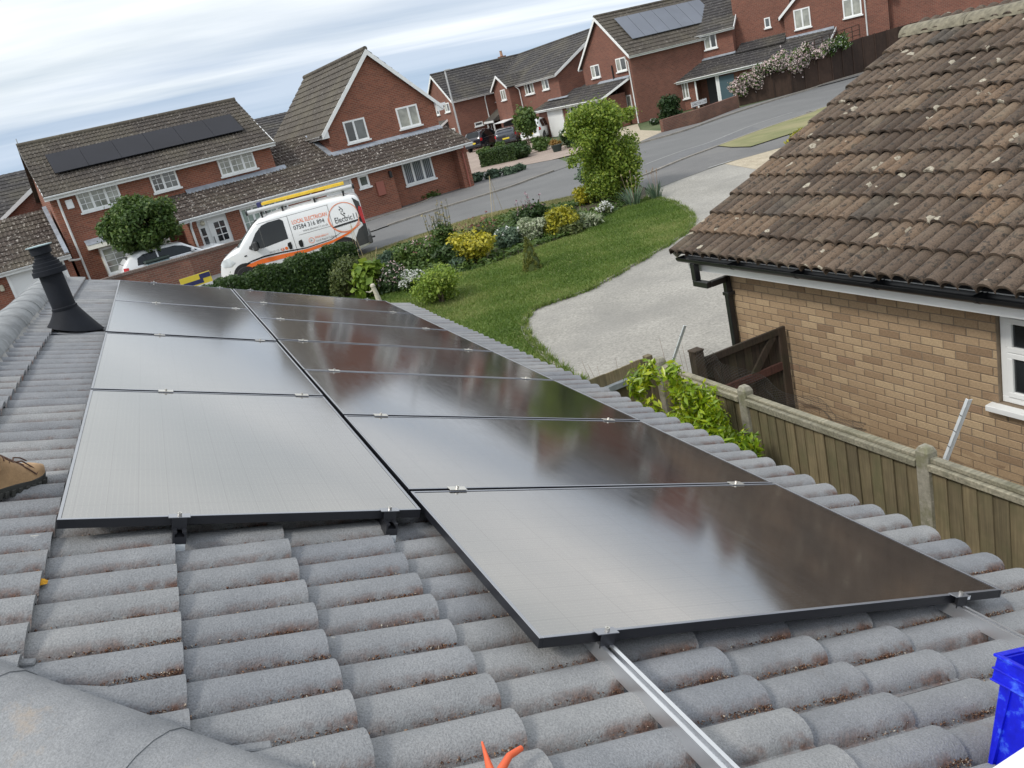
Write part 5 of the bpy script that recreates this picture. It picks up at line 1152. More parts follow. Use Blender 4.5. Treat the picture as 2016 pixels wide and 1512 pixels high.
# ---------------------------------------------------------------- houses along the close on the right
def gable_block(root, x0, x1, y0, y1, ze_, rise, wallmat, roofmat, ridge='y', go=.3, fo=.2, front=True, back=True, step=.36, amp=.012):
    """box with a gabled roof; ridge 'y': gable faces local -y; ridge 'x': eaves face local -y"""
    if ridge == 'y':
        mid = (x0+x1)/2; part(root, 'wall', wallmat, lambda m: m.prism([(x0,0), (x1,0), (x1,ze_), (mid,ze_+rise-.1), (x0,ze_)], 'y', y0, y1)); k = rise/((x1-x0)/2)
        for sg, xw in ((-1, x0), (1, x1)):
            xo = xw + sg*go; zo = ze_ - go*k + .08
            tiled(root, 'roof', roofmat, (xo, y0-fo, zo), (xo, y1+fo, zo), (mid, y1+fo, ze_+rise+.06), (mid, y0-fo, ze_+rise+.06), .3, step, amp, .035)
            part(root, 'barge_board', 'upvc', lambda m: m.prism([(xo, zo-.13), (xo, zo+.06), (mid, ze_+rise+.05), (mid, ze_+rise-.19)], 'y', y0-fo-.02, y0-fo+.015))
            board(root, 'fascia', 'upvc', (xo, y0-fo+.02, zo+.03), (xo, y1+fo, zo+.03), .16, .03, (-sg, 0, 0)); gutter(root, (xo, y0-fo, zo+.01), (xo, y1+fo, zo+.01), (sg, 0, 0))
        part(root, 'ridge', roofmat, lambda m: m.tube([(mid, y0-fo, ze_+rise+.07), (mid, y1+fo, ze_+rise+.07)], .1, 8), smooth=True)
    else:
        mid = (y0+y1)/2; part(root, 'wall', wallmat, lambda m: m.prism([(y0,0), (y1,0), (y1,ze_), (mid,ze_+rise-.1), (y0,ze_)], 'x', x0, x1)); k = rise/((y1-y0)/2)
        for sg, yw in ((-1, y0), (1, y1)):
            yo = yw + sg*go; zo = ze_ - go*k + .08
            tiled(root, 'roof', roofmat, (x0-fo, yo, zo), (x1+fo, yo, zo), (x1+fo, mid, ze_+rise+.06), (x0-fo, mid, ze_+rise+.06), .3, step, amp, .035)
            for xx in (x0-fo, x1+fo): part(root, 'barge_board', 'upvc', lambda m: m.prism([(yo, zo-.13), (yo, zo+.06), (mid, ze_+rise+.05), (mid, ze_+rise-.19)], 'x', xx-.018, xx+.018))
            board(root, 'fascia', 'upvc', (x0-fo+.02, yo, zo+.03), (x1+fo-.02, yo, zo+.03), .16, .03, (0, -sg, 0)); gutter(root, (x0-fo, yo, zo+.01), (x1+fo, yo, zo+.01), (0, sg, 0))
        part(root, 'ridge', roofmat, lambda m: m.tube([(x0-fo, mid, ze_+rise+.07), (x1+fo, mid, ze_+rise+.07)], .1, 8), smooth=True)
C3 = (29.798, 46.926); F2 = (28.653, 54.926); C1 = (24.8, 67.0); O4 = (33.832, 48.703)
E2 = zz(2.0)
# H3: gable towards the close, solar panels on its near slope
h3 = house('corner_house', 'brick corner house with pale solar panels on its near roof slope', C3[0], C3[1], -90)
gable_block(h3, -6.24, .05, 0, 9.5, E2, 2.72, 'brick_red2', 'tile_far_grey', 'y', .28, .2, step=.35)
for w_ in [(-5.05, -3.898, 3.376, 4.202), (-1.653, -0.403, 3.4, 4.223)]: window(h3, FRONT, *w_, [.45], ['glass_net', 'glass_dark'], None, True, .08)
w_ = (-2.175, -0.573, 0.985, 1.859); window(h3, FRONT, *w_, [.3, .62], ['glass_curtain', 'glass_dark', 'glass_net'], None, True, .08)
pipe(h3, (-.15, 0, 0), E2-.1, 0); part(h3, 'soil_pipe', 'gutter_black', lambda m: m.tube([(-2.2, -.06, .5), (-2.2, -.06, 3.9)], .05, 8))
k3 = 2.72/3.145; nn3 = Vector((k3, 0, 1)).normalized()
for i in range(7):
    ya_p = .9 + i*.98; mb = MB(); t0, t1 = .3, .82
    P = lambda t, y: Vector((.05+.28 - 3.425*t, y, E2 - .28*k3 + .1 + (2.72+.28*k3)*t)) + nn3*.09
    A0 = P(t0, ya_p); mb.obox(A0, P(t0, ya_p+.95)-A0, P(t1, ya_p)-A0, nn3*.035); mb.build('roof_solar_panel', 'pv_far_pale', h3, bevel=.004)
# house beyond it: eaves to the close, with porch dormer
f2 = house('close_house', 'brick house with dark roof and small gabled dormer along the close', F2[0], F2[1], -90)
gable_block(f2, -14.2, 0, 0, 8.2, E2, 2.35, 'brick_red2', 'tile_far_dark', 'x', .3, .2)
for w_, n_ in zip([(-5.816, -4.205, 3.354, 4.205), (-2.655, -1.601, 3.404, 4.22), (-13.623, -12.106, 3.397, 4.22)], ([.33, .66], [.5], [.5])): window(f2, FRONT, *w_, n_, ['glass_net', 'glass_dark'], None, True, .08)
part(f2, 'dormer_wall', 'brick_red2', lambda m: m.prism([(-9.95,0), (-6.95,0), (-6.95,E2), (-8.45,E2+.85), (-9.95,E2)], 'y', -.9, .0))
for sg, xo in ((-1, -10.15), (1, -6.75)):
    zo = E2-.08; tiled(f2, 'dormer_roof', 'tile_far_dark', (xo, -1.1, zo), (xo, 2.2, zo), (-8.45, 2.2, E2+.98), (-8.45, -1.1, E2+.98), .3, .36, .012)
    part(f2, 'barge_board', 'upvc', lambda m: m.prism([(xo, zo-.1), (xo, zo+.06), (-8.45, E2+1.02), (-8.45, E2+.82)], 'y', -1.14, -1.1))
w_ = (-8.591, -7.639, 3.372, 4.181); FD = Face((0,-.9,0),(1,0,0)); window(f2, FD, *w_, [.5], 'glass_net', None, True, .08)
part(f2, 'garage_opening', 'door_dark', lambda m: m.box(-9.4, -7.3, -.93, -.902, 0, 1.75)); part(f2, 'canopy_door', 'garage_white', lambda m: m.obox((-9.4, -1.75, 1.72), (2.1, 0, 0), (0, .86, .12), (0, 0, .05)))
part(f2, 'porch_roof', 'tile_far_dark', lambda m: m.prism([(-1.5, 1.95), (-1.5, 2.05), (0, 2.85), (0, 1.95)], 'x', -12.9, -10.0)); part(f2, 'porch_fascia', 'upvc', lambda m: m.box(-12.95, -9.98, -1.54, -1.5, 1.86, 2.03))
for xx in (-12.7, -11.6, -10.3): part(f2, 'porch_post', 'upvc', lambda m: m.box(xx-.05, xx+.05, -1.45, -1.35, 0, 1.9))
for xx in (-10.25, -6.7): pipe(f2, (xx, -.05, 0), E2-.1, 0)
# low range in front of both
fl2 = house('close_garage', 'low tiled garage range with white door in front of the close houses', 28.0, C3[1], -90)
ze2 = zz(-.27); zt3 = zz(.72)
part(fl2, 'wall', 'brick_red2', lambda m: (m.box(-11.0, -3.9, 0, 1.0, 0, ze2+.05), m.box(-3.0, -.9, 0, 1.6, 0, ze2+.05), m.box(-3.9, -3.0, .8, 1.6, 0, ze2+.05)))
tiled(fl2, 'roof', 'tile_far_dark', (-11.4, -.35, ze2), (-.75, -.35, ze2), (-.35, 1.79, zt3-.1), (-10.1, 1.79, zt3), .3, .34, .015)
tiled(fl2, 'roof_top', 'tile_far_dark', (-7.0, 1.7, zt3-.1), (-6.3, 1.7, zt3-.1), (-3.0, 3.0, zz(1.45)), (-5.2, 3.0, zz(1.45)), .3, .34, .015)
board(fl2, 'fascia', 'upvc', (-11.4, -.33, ze2+.03), (-.75, -.33, ze2+.03), .17); gutter(fl2, (-11.4, -.36, ze2), (-.75, -.36, ze2))
part(fl2, 'verge_board', 'upvc', lambda m: m.obox((-.74, -.35, ze2-.12), (.4, 2.14, zt3-.1-ze2), (.03, 0, 0), (0, 0, .14)))
part(fl2, 'lead_flashing', 'lead', lambda m: (m.obox((-10.1, .5, zt3-.47), (3.2, 0, 0), (0, .15, .08), (0, 0, .03)), m.obox((-4.2, 1.6, zt3-.12), (4.0, 0, 0), (0, .18, .12), (0, 0, .03))))
part(fl2, 'garage_door', 'garage_white', lambda m: m.box(-9.3, -7.1, -.05, -.002, .02, 1.9)); part(fl2, 'garage_frame', 'upvc', lambda m: (m.box(-9.42, -9.3, -.07, -.002, 0, 2.0), m.box(-7.1, -6.98, -.07, -.002, 0, 2.0), m.box(-9.3, -7.1, -.07, -.002, 1.9, 2.0)))
window(fl2, FRONT, *(-6.276, -4.651, 0.885, 1.912), [.33, .66], ['glass_net', 'glass_dark'], None, True, .08); window(fl2, FRONT, *(-2.311, -1.687, 1.439, 1.895), 1, 'glass_mixed', None, True, .08)
part(fl2, 'door', 'door_brown', lambda m: m.box(-3.8, -3.1, .75, .799, .02, 1.95)); part(fl2, 'door_post', 'upvc', lambda m: m.box(-3.12, -3.0, -.04, -.002, 0, 1.95))
# furthest house of the close
f1 = house('end_house', 'furthest brick house of the close, gable left of the lamp post', C1[0], C1[1], 0)
gable_block(f1, 0, 12, 0, 6.6, zz(2.05), 2.35, 'brick_red2', 'tile_far_dark', 'x', .3, .2)
FG = Face((0,0,0), (0,-1,0))
for w_ in [(-5.095, -3.763, 3.472, 4.333), (-2.187, -0.915, 3.527, 4.278)]: window(f1, FG, *w_, [.5], ['glass_net', 'glass_dark'], None, True, .09)
window(f1, FG, *(-2.643, -0.942, 1.244, 2.148), [.33, .66], ['glass_dark', 'glass_net'], None, True, .09)
window(f1, FRONT, *(1.457, 2.2, 1.833, 2.168), 1, 'glass_dark', None, True, .07)
part(f1, 'canopy', 'tile_far_dark', lambda m: m.prism([(3.0, 2.4), (3.0, 2.5), (4.6, 3.0), (4.6, 2.4)], 'y', .5, .9)); pipe(f1, (2.9, 0, 0), zz(1.9), 0)
part(f1, 'porch', 'tile_far_dark', lambda m: m.prism([(-1.0, 2.35), (-1.0, 2.45), (0, 2.95), (0, 2.35)], 'y', 2.3, 5.2)); part(f1, 'porch_fascia', 'upvc', lambda m: (m.box(-1.05, -1.0, 2.25, 5.25, 2.28, 2.45), m.prism([(-1.05, 2.28), (-1.05, 2.45), (0, 2.98), (0, 2.8)], 'y', 2.22, 2.27)))
# roofs beyond
bh = house('house_with_chimney', 'distant house roof with a red chimney above the close', 37, 82, 0)
gable_block(bh, 0, 12, 0, 7, zz(2.3), 2.3, 'brick_red2', 'tile_far_dark', 'x'); part(bh, 'chimney', 'brick_old', lambda m: m.box(1.0, 1.7, 3.2, 3.9, 5.5, 7.7)); part(bh, 'chimney_pot', 'chimney_pot', lambda m: m.lathe([(.16, 7.7), (.13, 8.2), (.16, 8.25)], 10, (1.35, 3.55, 0)))
# H4 / H5: pair behind the brown fence, turned towards the road bend
h4 = house('road_house', 'brick house with dark roof behind the rose covered fence', O4[0], O4[1], -50)
E4 = zz(2.14)
gable_block(h4, -4.0, 4.45, 0, 8.0, E4, 2.35, 'brick_red2', 'tile_far_dark', 'x', .3, .2)
for w_, n_ in zip([(0.503, 1.635, 3.393, 4.33), (2.594, 3.402, 3.413, 4.33)], ([.33, .66], [.5])): window(h4, FRONT, *w_, n_, ['glass_net', 'glass_dark'], None, True, .075)
pipe(h4, (.12, 0, 0), E4-.1, 0)
part(h4, 'link_wall', 'brick_red2', lambda m: m.box(4.46, 8.0, .9, 6, 0, zz(4.3)))
window(h4, Face((0,.9,0),(1,0,0)), *(6.358, 6.723, 3.82, 4.427), 1, 'glass_mixed', None, True, .07)
h5 = house('road_house_gable', 'brick gabled house with long side wall at the top right', O4[0], O4[1], -50)
gable_block(h5, 7.6, 13.6, .6, 8.5, zz(2.03), 2.7, 'brick_red2', 'tile_far_dark', 'y', .28, .2)
F5 = Face((0,.6,0),(1,0,0))
for w_ in [(8.21, 9.192, 3.278, 4.445), (11.092, 12.151, 3.245, 4.306)]: window(h5, F5, *w_, [.5], 'glass_curtain', None, True, .08)
pipe(h5, (12.35, .6, 0), zz(1.95), 0); part(h5, 'side_wall', 'brick_red2', lambda m: m.box(13.61, 27, 1.2, 8, 0, zz(2.4)))
window(h5, F5, 10.4, 12.2, .75, 1.7, [.33, .66], 'glass_net')
window(h5, Face((0,1.2,0),(1,0,0)), 19.5, 20.6, 3.3, 4.4, [.5], 'glass_net')
low4 = house('road_house_garage', 'low dark tiled garage range with blue door behind the roses', O4[0], O4[1], -50)
z4e, z4t = zz(-.45), zz(.55)
part(low4, 'wall', 'brick_red2', lambda m: (m.box(1.0, 2.0, -1.5, .0, 0, z4e+.05), m.box(2.0, 3.4, -.4, .0, 0, z4e+.05), m.box(3.4, 10.0, -1.5, 0, 0, z4e+.05)))
tiled(low4, 'roof', 'tile_far_dark', (.7, -1.85, z4e), (10.2, -1.85, z4e), (10.6, .58, z4t), (1.6, .1, z4t), .3, .34, .015)
tiled(low4, 'roof_top', 'tile_far_dark', (4.5, -.2, z4t-.12), (7.6, -.2, z4t-.12), (7.6, 2.2, zz(1.55)), (5.0, 2.2, zz(1.55)), .3, .34, .015)
board(low4, 'fascia', 'upvc', (.7, -1.83, z4e+.03), (10.2, -1.83, z4e+.03), .18); gutter(low4, (.7, -1.86, z4e), (10.2, -1.86, z4e))
part(low4, 'verge_board', 'upvc', lambda m: m.obox((10.2, -1.85, z4e-.12), (.4, 2.42, z4t-z4e), (.03, 0, 0), (0, 0, .14)))
part(low4, 'lead_flashing', 'lead', lambda m: (m.obox((1.7, -.12, z4t-.08), (2.8, 0, 0), (0, .15, .1), (0, 0, .04)), m.obox((7.6, .4, z4t-.06), (2.9, 0, 0), (0, .18, .12), (0, 0, .04))))
part(low4, 'garage_door', 'garage_blue', lambda m: m.box(3.55, 4.5, -1.55, -1.502, .02, 1.62)); part(low4, 'garage_frame', 'upvc', lambda m: m.box(3.42, 3.55, -1.57, -1.502, 0, 1.7))
window(low4, Face((0,-1.5,0),(1,0,0)), 1.05, 1.5, .74, 1.8, [.5], 'glass_net', None, True, .06); part(low4, 'door', 'door_dark', lambda m: m.box(2.5, 3.2, -.45, -.402, .02, 1.8))
for xx in (2.0, 3.38): part(low4, 'porch_post', 'upvc', lambda m: m.box(xx-.05, xx+.05, -1.6, -1.5, 0, 1.75))

# ================================================================== walls, fences, sign, lamp along the street
def wall_line(name, label, pts, h, th, mat, cap=None, caph=.1):
    r_ = thing(name, label, 'wall', (pts[0][0], pts[0][1], ZS))
    for a, b in zip(pts, pts[1:]):
        A, B = Vector((a[0]-pts[0][0], a[1]-pts[0][1], -.1)), Vector((b[0]-pts[0][0], b[1]-pts[0][1], -.1)); d = (B-A).normalized(); n_ = Vector((-d.y, d.x, 0))
        L = (B-A).length; ob = MB(); ob.box(0, L, 0, th, 0, h+.1); o = ob.build('wall_run', mat, r_); o.location = A; o.rotation_euler = (0, 0, math.atan2(d.y, d.x))
        if cap:
            cb = MB(); nbk = int(L/.075)
            for i in range(nbk): x = i*L/nbk; dz = random.uniform(-.006, .006); cb.box(x+.004, x+L/nbk-.004, -.03, th+.03, h+.105, h+.1+caph+dz)
            o2 = cb.build('coping_bricks', cap, r_); o2.location = A; o2.rotation_euler = o.rotation_euler; o2['kind'] = 'stuff'
    return r_
gw = [(-3.664, 29.843), (-2.186, 30.412), (0.095, 30.346), (2.145, 30.62)]
wall_line('garden_wall', 'long low red brick garden wall with dark coping in front of the left house', gw, 0.9, .215, 'brick_old', 'coping')
bw = [(24.283, 36.002), (26.89, 36.402), (30.91, 38.229)]
wall_line('sign_wall', 'low old brick wall behind the street name sign', bw, .68, .22, 'brick_old')
sg = thing('street_sign', 'white street name plate reading CARLETON CLOSE on two dark posts', 'sign', (27.353, 37.536, -2.32))
sd_ = Vector((bw[2][0]-bw[0][0], bw[2][1]-bw[0][1], 0)).normalized(); sg.rotation_euler = (0, 0, math.atan2(sd_.y, sd_.x))
sg.location = sg.location + Vector((sd_.y, -sd_.x, 0))*.35
for x in (-.36, .5): mb = MB(); mb.box(x-.06, x+.06, -.05, .05, -.1, .78); mb.build('post', 'stain_brown', sg)
mb = MB(); mb.box(-.7, .7, -.085, -.055, .78, 1.06); pl_ = mb.build('plate', 'paint_white', sg)
mb = MB(); 
for (a, b, c_, d_) in ((-.7, .7, .78, .8), (-.7, .7, 1.04, 1.06), (-.7, -.68, .8, 1.04), (.68, .7, .8, 1.04)): mb.box(a, b, -.089, -.0855, c_, d_)
mb.build('border', 'vinyl_black', pl_)
def text_mesh(name, body, size, mat, parent, M, align='LEFT', ext=.002, sx=1.0):
    cu = bpy.data.curves.new(name, 'FONT'); cu.body = body; cu.size = size; cu.align_x = align; cu.extrude = ext; cu.resolution_u = 2
    tmp = bpy.data.objects.new('tmp_text', cu); COL.objects.link(tmp); bpy.context.view_layer.update()
    dg = bpy.context.evaluated_depsgraph_get(); me = bpy.data.meshes.new_from_object(tmp.evaluated_get(dg)); me.name = name
    bpy.data.objects.remove(tmp); bpy.data.curves.remove(cu); me.materials.clear(); me.materials.append(MAT[mat])
    o = obj(name, me, parent); o.matrix_local = M @ Matrix.Diagonal((sx, 1, 1, 1)); return o
FLIP = Matrix(((1,0,0,0), (0,0,-1,0), (0,1,0,0), (0,0,0,1)))     # text x->x, y->z, facing -y
text_mesh('lettering', 'CARLETON CLOSE', .19, 'vinyl_black', pl_, Matrix.Translation((0, -.0875, .855)) @ FLIP, 'CENTER', .001, .8)
# tall brown fence
bf = thing('tall_brown_fence', 'tall dark brown close boarded fence with trellis along the far pavement', 'fence', (*(31.646, 39.146), ZS))
fp = [(31.646, 39.146), (34.352, 37.805), (37.208, 37.61), (40.108, 38.06)] + [(52, 37.4), (64, 39)]
fh = [1.62, 1.7, 1.85, 2.0, 2.2, 2.3]
for (a, b, h0, h1) in zip(fp, fp[1:], fh, fh[1:]):
    A, B = Vector((a[0]-fp[0][0], a[1]-fp[0][1], 0)), Vector((b[0]-fp[0][0], b[1]-fp[0][1], 0)); d = (B-A).normalized(); L = (B-A).length; n_ = max(1, int(L/.9))
    for i in range(n_):
        P0, P1 = A.lerp(B, i/n_), A.lerp(B, (i+1)/n_); ha, hb2 = h0+(h1-h0)*i/n_, h0+(h1-h0)*(i+1)/n_; q_ = Vector((-d.y, d.x, 0))*.03
        mb = MB(); mb.add([P0, P1, P1+q_, P0+q_, P0+Vector((0,0,ha)), P1+Vector((0,0,hb2)), P1+q_+Vector((0,0,hb2)), P0+q_+Vector((0,0,ha))], [(0,3,2,1),(4,5,6,7),(0,1,5,4),(1,2,6,5),(2,3,7,6),(3,0,4,7)]); mb.build('board_bay', 'stain_brown', bf)
        mb = MB(); mb.obox(P0 - q_*1.4, d*.07, q_, Vector((0,0,ha+.03))); mb.build('post', 'stain_brown', bf)
tr0, tr1 = Vector((35.49 - fp[0][0], 37.409 - fp[0][1] + .1, 1.8)), Vector((40.108 - fp[0][0], 38.06 - fp[0][1] + .1, 2.0))
mb = MB()
for i in range(8): P0 = tr0.lerp(tr1, i/7); mb.tube([P0, P0 + Vector((0,0,.75))], .025, 5)
for k in range(3): mb.tube([tr0 + Vector((0,0,.2+.27*k)), tr1 + Vector((0,0,.2+.27*k))], .02, 5)
mb.build('trellis', 'stain_brown', bf)
# lamp post
lp_x, lp_y, lp_z = (15.525, 41.841, -2.32)
lp = thing('lamp_post', 'tall grey lamp post at the corner of the close', 'lamp post', (lp_x, lp_y, ZS))
mb = MB(); mb.lathe([(.09, 0), (.09, 1.0), (.075, 1.05)], 12); mb.build('base', 'pole_grey', lp, smooth=True)
mb = MB(); mb.lathe([(.062, 1.05), (.05, 3.2), (.045, 5.54)], 12); mb.build('column', 'pole_pale', lp, smooth=True)
mb = MB(); mb.box(-.03, .3, -.06, .06, 5.54, 5.54+.09); mb.build('lantern', 'pole_grey', lp, bevel=.02)
# hydrant marker
hm = thing('hydrant_marker', 'small pale marker post in front of the tall brown fence', 'marker', (39.827, 41.21, -2.32))
mb = MB(); mb.box(-.05, .05, -.04, .04, 0, .45); mb.build('post', 'concrete_post', hm); mb = MB(); mb.box(-.13, .13, -.06, -.04, .4, .72); mb.build('plate', 'paint_white', hm)

# ================================================================== vehicles
def lerp_tab(tab, x):
    if x <= tab[0][0]: return tab[0][1]
    for (a, b), (c_, d_) in zip(tab, tab[1:]):
        if x <= c_: return b + (d_-b)*(x-a)/(c_-a)
    return tab[-1][1]
class Body:
    """x forward, y left, z up. top/bot: z of roof line and floor; wid: half width at the waist; tum: inward lean of the glasshouse"""
    def __init__(s, top, bot, wid, waist, tum): s.top, s.bot, s.wid, s.waist, s.tum = top, bot, wid, waist, tum
    def side(s, x, z):
        w, zt, zb, zw = lerp_tab(s.wid, x), lerp_tab(s.top, x), lerp_tab(s.bot, x), s.waist
        if z <= zw: 
            t = min(max((z-zb)/max(zw-zb, .01), 0), 1); return w*(.955 + .045*math.sin(t*math.pi/2))
        t = (z-zw)/max(zt-zw, .05); t = min(t, 1); return (w - s.tum*(z-zw)) if t < .9 else (w - s.tum*(z-zw))*(1 - .0*t)
    def section(s, x):
        zt, zb = lerp_tab(s.top, x), lerp_tab(s.bot, x); zw = min(s.waist, zt-.1)
        pts = [(0, zb), (lerp_tab(s.wid, x)*.9, zb), (s.side(x, zb+.06), zb+.07)]
        for t in (.35, .7, 1): z = zb+.07+(zw-zb-.07)*t; pts.append((s.side(x, z), z))
        zr = zt - .13
        for t in (.35, .7, 1):
            z = zw + max(zr-zw, .005)*t; pts.append((s.side(x, z), z))
        we = s.side(x, max(zr, zw)); pts += [(we-.025, zt-.065), (we-.085, zt-.02), (we-.2, zt), (0, zt+.015)]
        return pts
    def mesh(s, name, mat, xs, root):
        mb = MB(); rows = []
        for x in xs:
            p = s.section(x); rows.append([(x, y, z) for y, z in p] + [(x, -y, z) for y, z in reversed(p[1:-1])])
        n = len(rows[0])
        for r_ in rows: mb.v += r_
        for i in range(len(rows)-1):
            for k in range(n): mb.f.append((i*n+k, i*n+(k+1) % n, (i+1)*n+(k+1) % n, (i+1)*n+k))
        mb.f += [tuple(range(n)), tuple(range((len(rows)-1)*n, len(rows)*n))]; mb.mi = [0]*len(mb.f)
        return mb.build(name, mat, root, smooth=True)
    def patch(s, name, poly, mat, parent, off=.006, sgn=1, n=5):
        """polygon of (x,z) laid on the side; subdivided so that it follows the body"""
        bm = bmesh.new(); vs_ = [bm.verts.new((x, 0, z)) for x, z in poly]; bm.faces.new(vs_); bmesh.ops.triangulate(bm, faces=bm.faces[:])
        for _ in range(2 if n > 3 else 1): bmesh.ops.subdivide_edges(bm, edges=bm.edges[:], cuts=1, use_grid_fill=False); bmesh.ops.triangulate(bm, faces=bm.faces[:])
        for v in bm.verts: v.co.y = sgn*(s.side(v.co.x, v.co.z) + off)
        me = bpy.data.meshes.new(name); bm.to_mesh(me); bm.free(); me.materials.append(MAT[mat]); return obj(name, me, parent)
def wheel(root, x, y, r, w, sgn, hub='hub_steel', spokes=8):
    wl2 = bpy.data.objects.new('wheel', None); COL.objects.link(wl2); wl2.parent = root; wl2.location = (x, y, r); wl2.rotation_euler = (rad(-90*sgn), 0, 0)
    mb = MB(); mb.lathe([(r*.62, -w/2), (r*.93, -w/2), (r, -w/2+.03), (r, w/2-.03), (r*.93, w/2), (r*.64, w/2), (r*.62, w/2-.02)], 28); mb.build('tyre', 'rubber', wl2, smooth=True)
    mb = MB(); mb.lathe([(r*.63, -w/2+.01), (r*.63, w/2-.015), (r*.56, w/2-.03), (r*.5, w/2-.06), (r*.2, w/2-.03), (r*.16, w/2-.005), (.01, w/2)], 24); rm = mb.build('rim', hub, wl2, smooth=True)
    mb = MB()
    for k in range(spokes): a = 2*math.pi*k/spokes; mb.tube([(r*.42*math.cos(a), r*.42*math.sin(a), w/2-.05), (r*.42*math.cos(a), r*.42*math.sin(a), w/2-.035)], r*.07, 8)
    mb.build('rim_hole', 'rubber', wl2)
    return wl2
VAN_A = rad(-12.5)
van = thing('electrician_van', 'white electrician van with orange and black lettering and roof ladders', 'van', (5.5, 25.05, ZS), math.atan2(-math.sin(VAN_A), -math.cos(VAN_A)))
vb = Body([(.03,1.7), (.1,1.86), (.3,1.93), (1.2,1.965), (2.7,1.95), (3.1,1.90), (3.3,1.82), (3.62,1.55), (3.98,1.22), (4.25,1.13), (4.5,1.01), (4.66,.86), (4.76,.62), (4.79,.5)],
          [(0,.34), (.4,.25), (4.3,.22), (4.79,.27)], [(.02,.86), (.2,.93), (.8,.95), (3.9,.95), (4.3,.90), (4.6,.78), (4.76,.6), (4.79,.55)], 1.05, .115)
body = vb.mesh('body', 'van_white', [.03, .07, .12, .2, .32, .6, 1.0, 1.4, 1.8, 2.2, 2.6, 2.9, 3.1, 3.22, 3.34, 3.5, 3.66, 3.82, 3.98, 4.1, 4.25, 4.4, 4.52, 4.62, 4.7, 4.75, 4.785], van)
for sgn in (1, -1):
    g1 = vb.patch('side_window', [(2.44,1.13), (3.28,1.04), (3.62,1.16), (3.34,1.52), (3.1,1.70), (2.9,1.745), (2.52,1.755), (2.44,1.68)], 'auto_glass', van, .007, sgn)
    vb.patch('window_pillar', [(3.17,1.07), (3.205,1.07), (3.205,1.64), (3.17,1.65)], 'bumper_grey', van, .011, sgn, 2)
    vb.patch('door_handle', [(2.06,1.0), (2.16,.985), (2.185,.9), (2.16,.78), (2.07,.78), (2.05,.88)], 'vinyl_black', van, .012, sgn, 2); vb.patch('door_handle', [(2.40,1.02), (2.5,1.0), (2.52,.92), (2.49,.8), (2.41,.8), (2.39,.9)], 'vinyl_black', van, .012, sgn, 2)
    for xg in (2.28, 1.02): vb.patch('panel_gap', [(xg,.36), (xg+.014,.36), (xg+.014,1.8), (xg,1.8)], 'vinyl_grey', van, .005, sgn)
    vb.patch('panel_gap', [(1.0,1.80), (3.25,1.765), (3.25,1.777), (1.0,1.812)], 'vinyl_grey', van, .004, sgn); vb.patch('swage_line', [(1.05,1.16), (2.1,1.14), (2.1,1.152), (1.05,1.172)], 'vinyl_grey', van, .004, sgn)
    for xw in (.86, 3.96):
        arch = [(xw + .42*math.cos(a), .33 + .42*math.sin(a)) for a in np.linspace(-.15, math.pi+.15, 18)]; vb.patch('wheel_arch', arch, 'rubber', van, .008, sgn)
        wheel(van, xw, sgn*.87, .325, .2, sgn)
    vb.patch('bumper_corner', [(.04,.38), (.5,.34), (.46,.62), (.3,.86), (.12,.95), (.04,.95)], 'bumper_grey', van, .012, sgn)
    vb.patch('pillar_trim', [(.04,.95), (.13,.95), (.24,1.84), (.06,1.66)], 'bumper_grey', van, .009, sgn)
    vb.patch('tail_light', [(.035,.98), (.115,1.0), (.155,1.42), (.115,1.54), (.035,1.5)], 'lamp_red', van, .022, sgn)
    vb.patch('fuel_line', [(1.25,.4), (3.3,.38), (3.3,.46), (1.25,.48)], 'bumper_grey', van, .006, sgn, 2)
    hl = vb.patch('headlight', [(4.18,.82), (4.36,.73), (4.56,.74), (4.66,.83), (4.56,.95), (4.36,1.01)], 'lamp_glass', van, .01, sgn)
    vb.patch('indicator', [(3.78,.93), (3.86,.92), (3.86,.96), (3.78,.97)], 'vinyl_black', van, .01, sgn, 2)
    mb = MB(); mb.box(-.09, .06, -.1, .1, -.14, .13); mi_ = mb.build('mirror', 'bumper_grey', van, bevel=.03); mi_.location = (3.45, sgn*1.09, 1.17)
    mb = MB(); mb.box(3.42, 3.48, sgn*.9 if sgn > 0 else -1.02, sgn*1.02 if sgn > 0 else -.9, 1.03, 1.09); mb.build('mirror_arm', 'bumper_grey', van)
    vb.patch('mirror_shell', [(3.56,1.06), (3.66,1.12), (3.62,1.2), (3.56,1.2)], 'bumper_grey', van, .03, sgn, 2)
mb = MB()                                            # windscreen lies on the sloping front
for (x, z) in ((3.30,1.80), (3.42,1.715), (3.62,1.545), (3.82,1.375), (3.965,1.25)):
    w = vb.side(x, z) - .035; mb.v += [(x + .035 - .05*abs(y/w)**3, y, z + .04 - .075*abs(y/w)**3) for y in np.linspace(-w, w, 7)]
for i in range(4):
    for k in range(6): mb.f.append((i*7+k, i*7+k+1, (i+1)*7+k+1, (i+1)*7+k))
mb.mi = [0]*len(mb.f); mb.build('windscreen', 'windscreen', van, smooth=True)
mb = MB(); mb.box(3.93, 4.02, -.72, .72, 1.225, 1.262); mb.build('scuttle', 'vinyl_black', van, bevel=.01)
for y0 in (-.3, .35): mb = MB(); mb.tube([(4.0, y0, 1.265), (3.88, y0+.25, 1.36), (3.82, y0+.45, 1.42)], .012, 6); mb.build('wiper', 'vinyl_black', van)
mb = MB(); mb.box(4.66, 4.80, -.3, .3, .62, .72); mb.box(4.7, 4.815, -.42, .42, .36, .5); mb.build('grille', 'vinyl_black', van, bevel=.02)
mb = MB(); mb.box(4.42, 4.5, .28, .4, 1.055, 1.075); mb.build('bonnet_vent', 'vinyl_black', van)
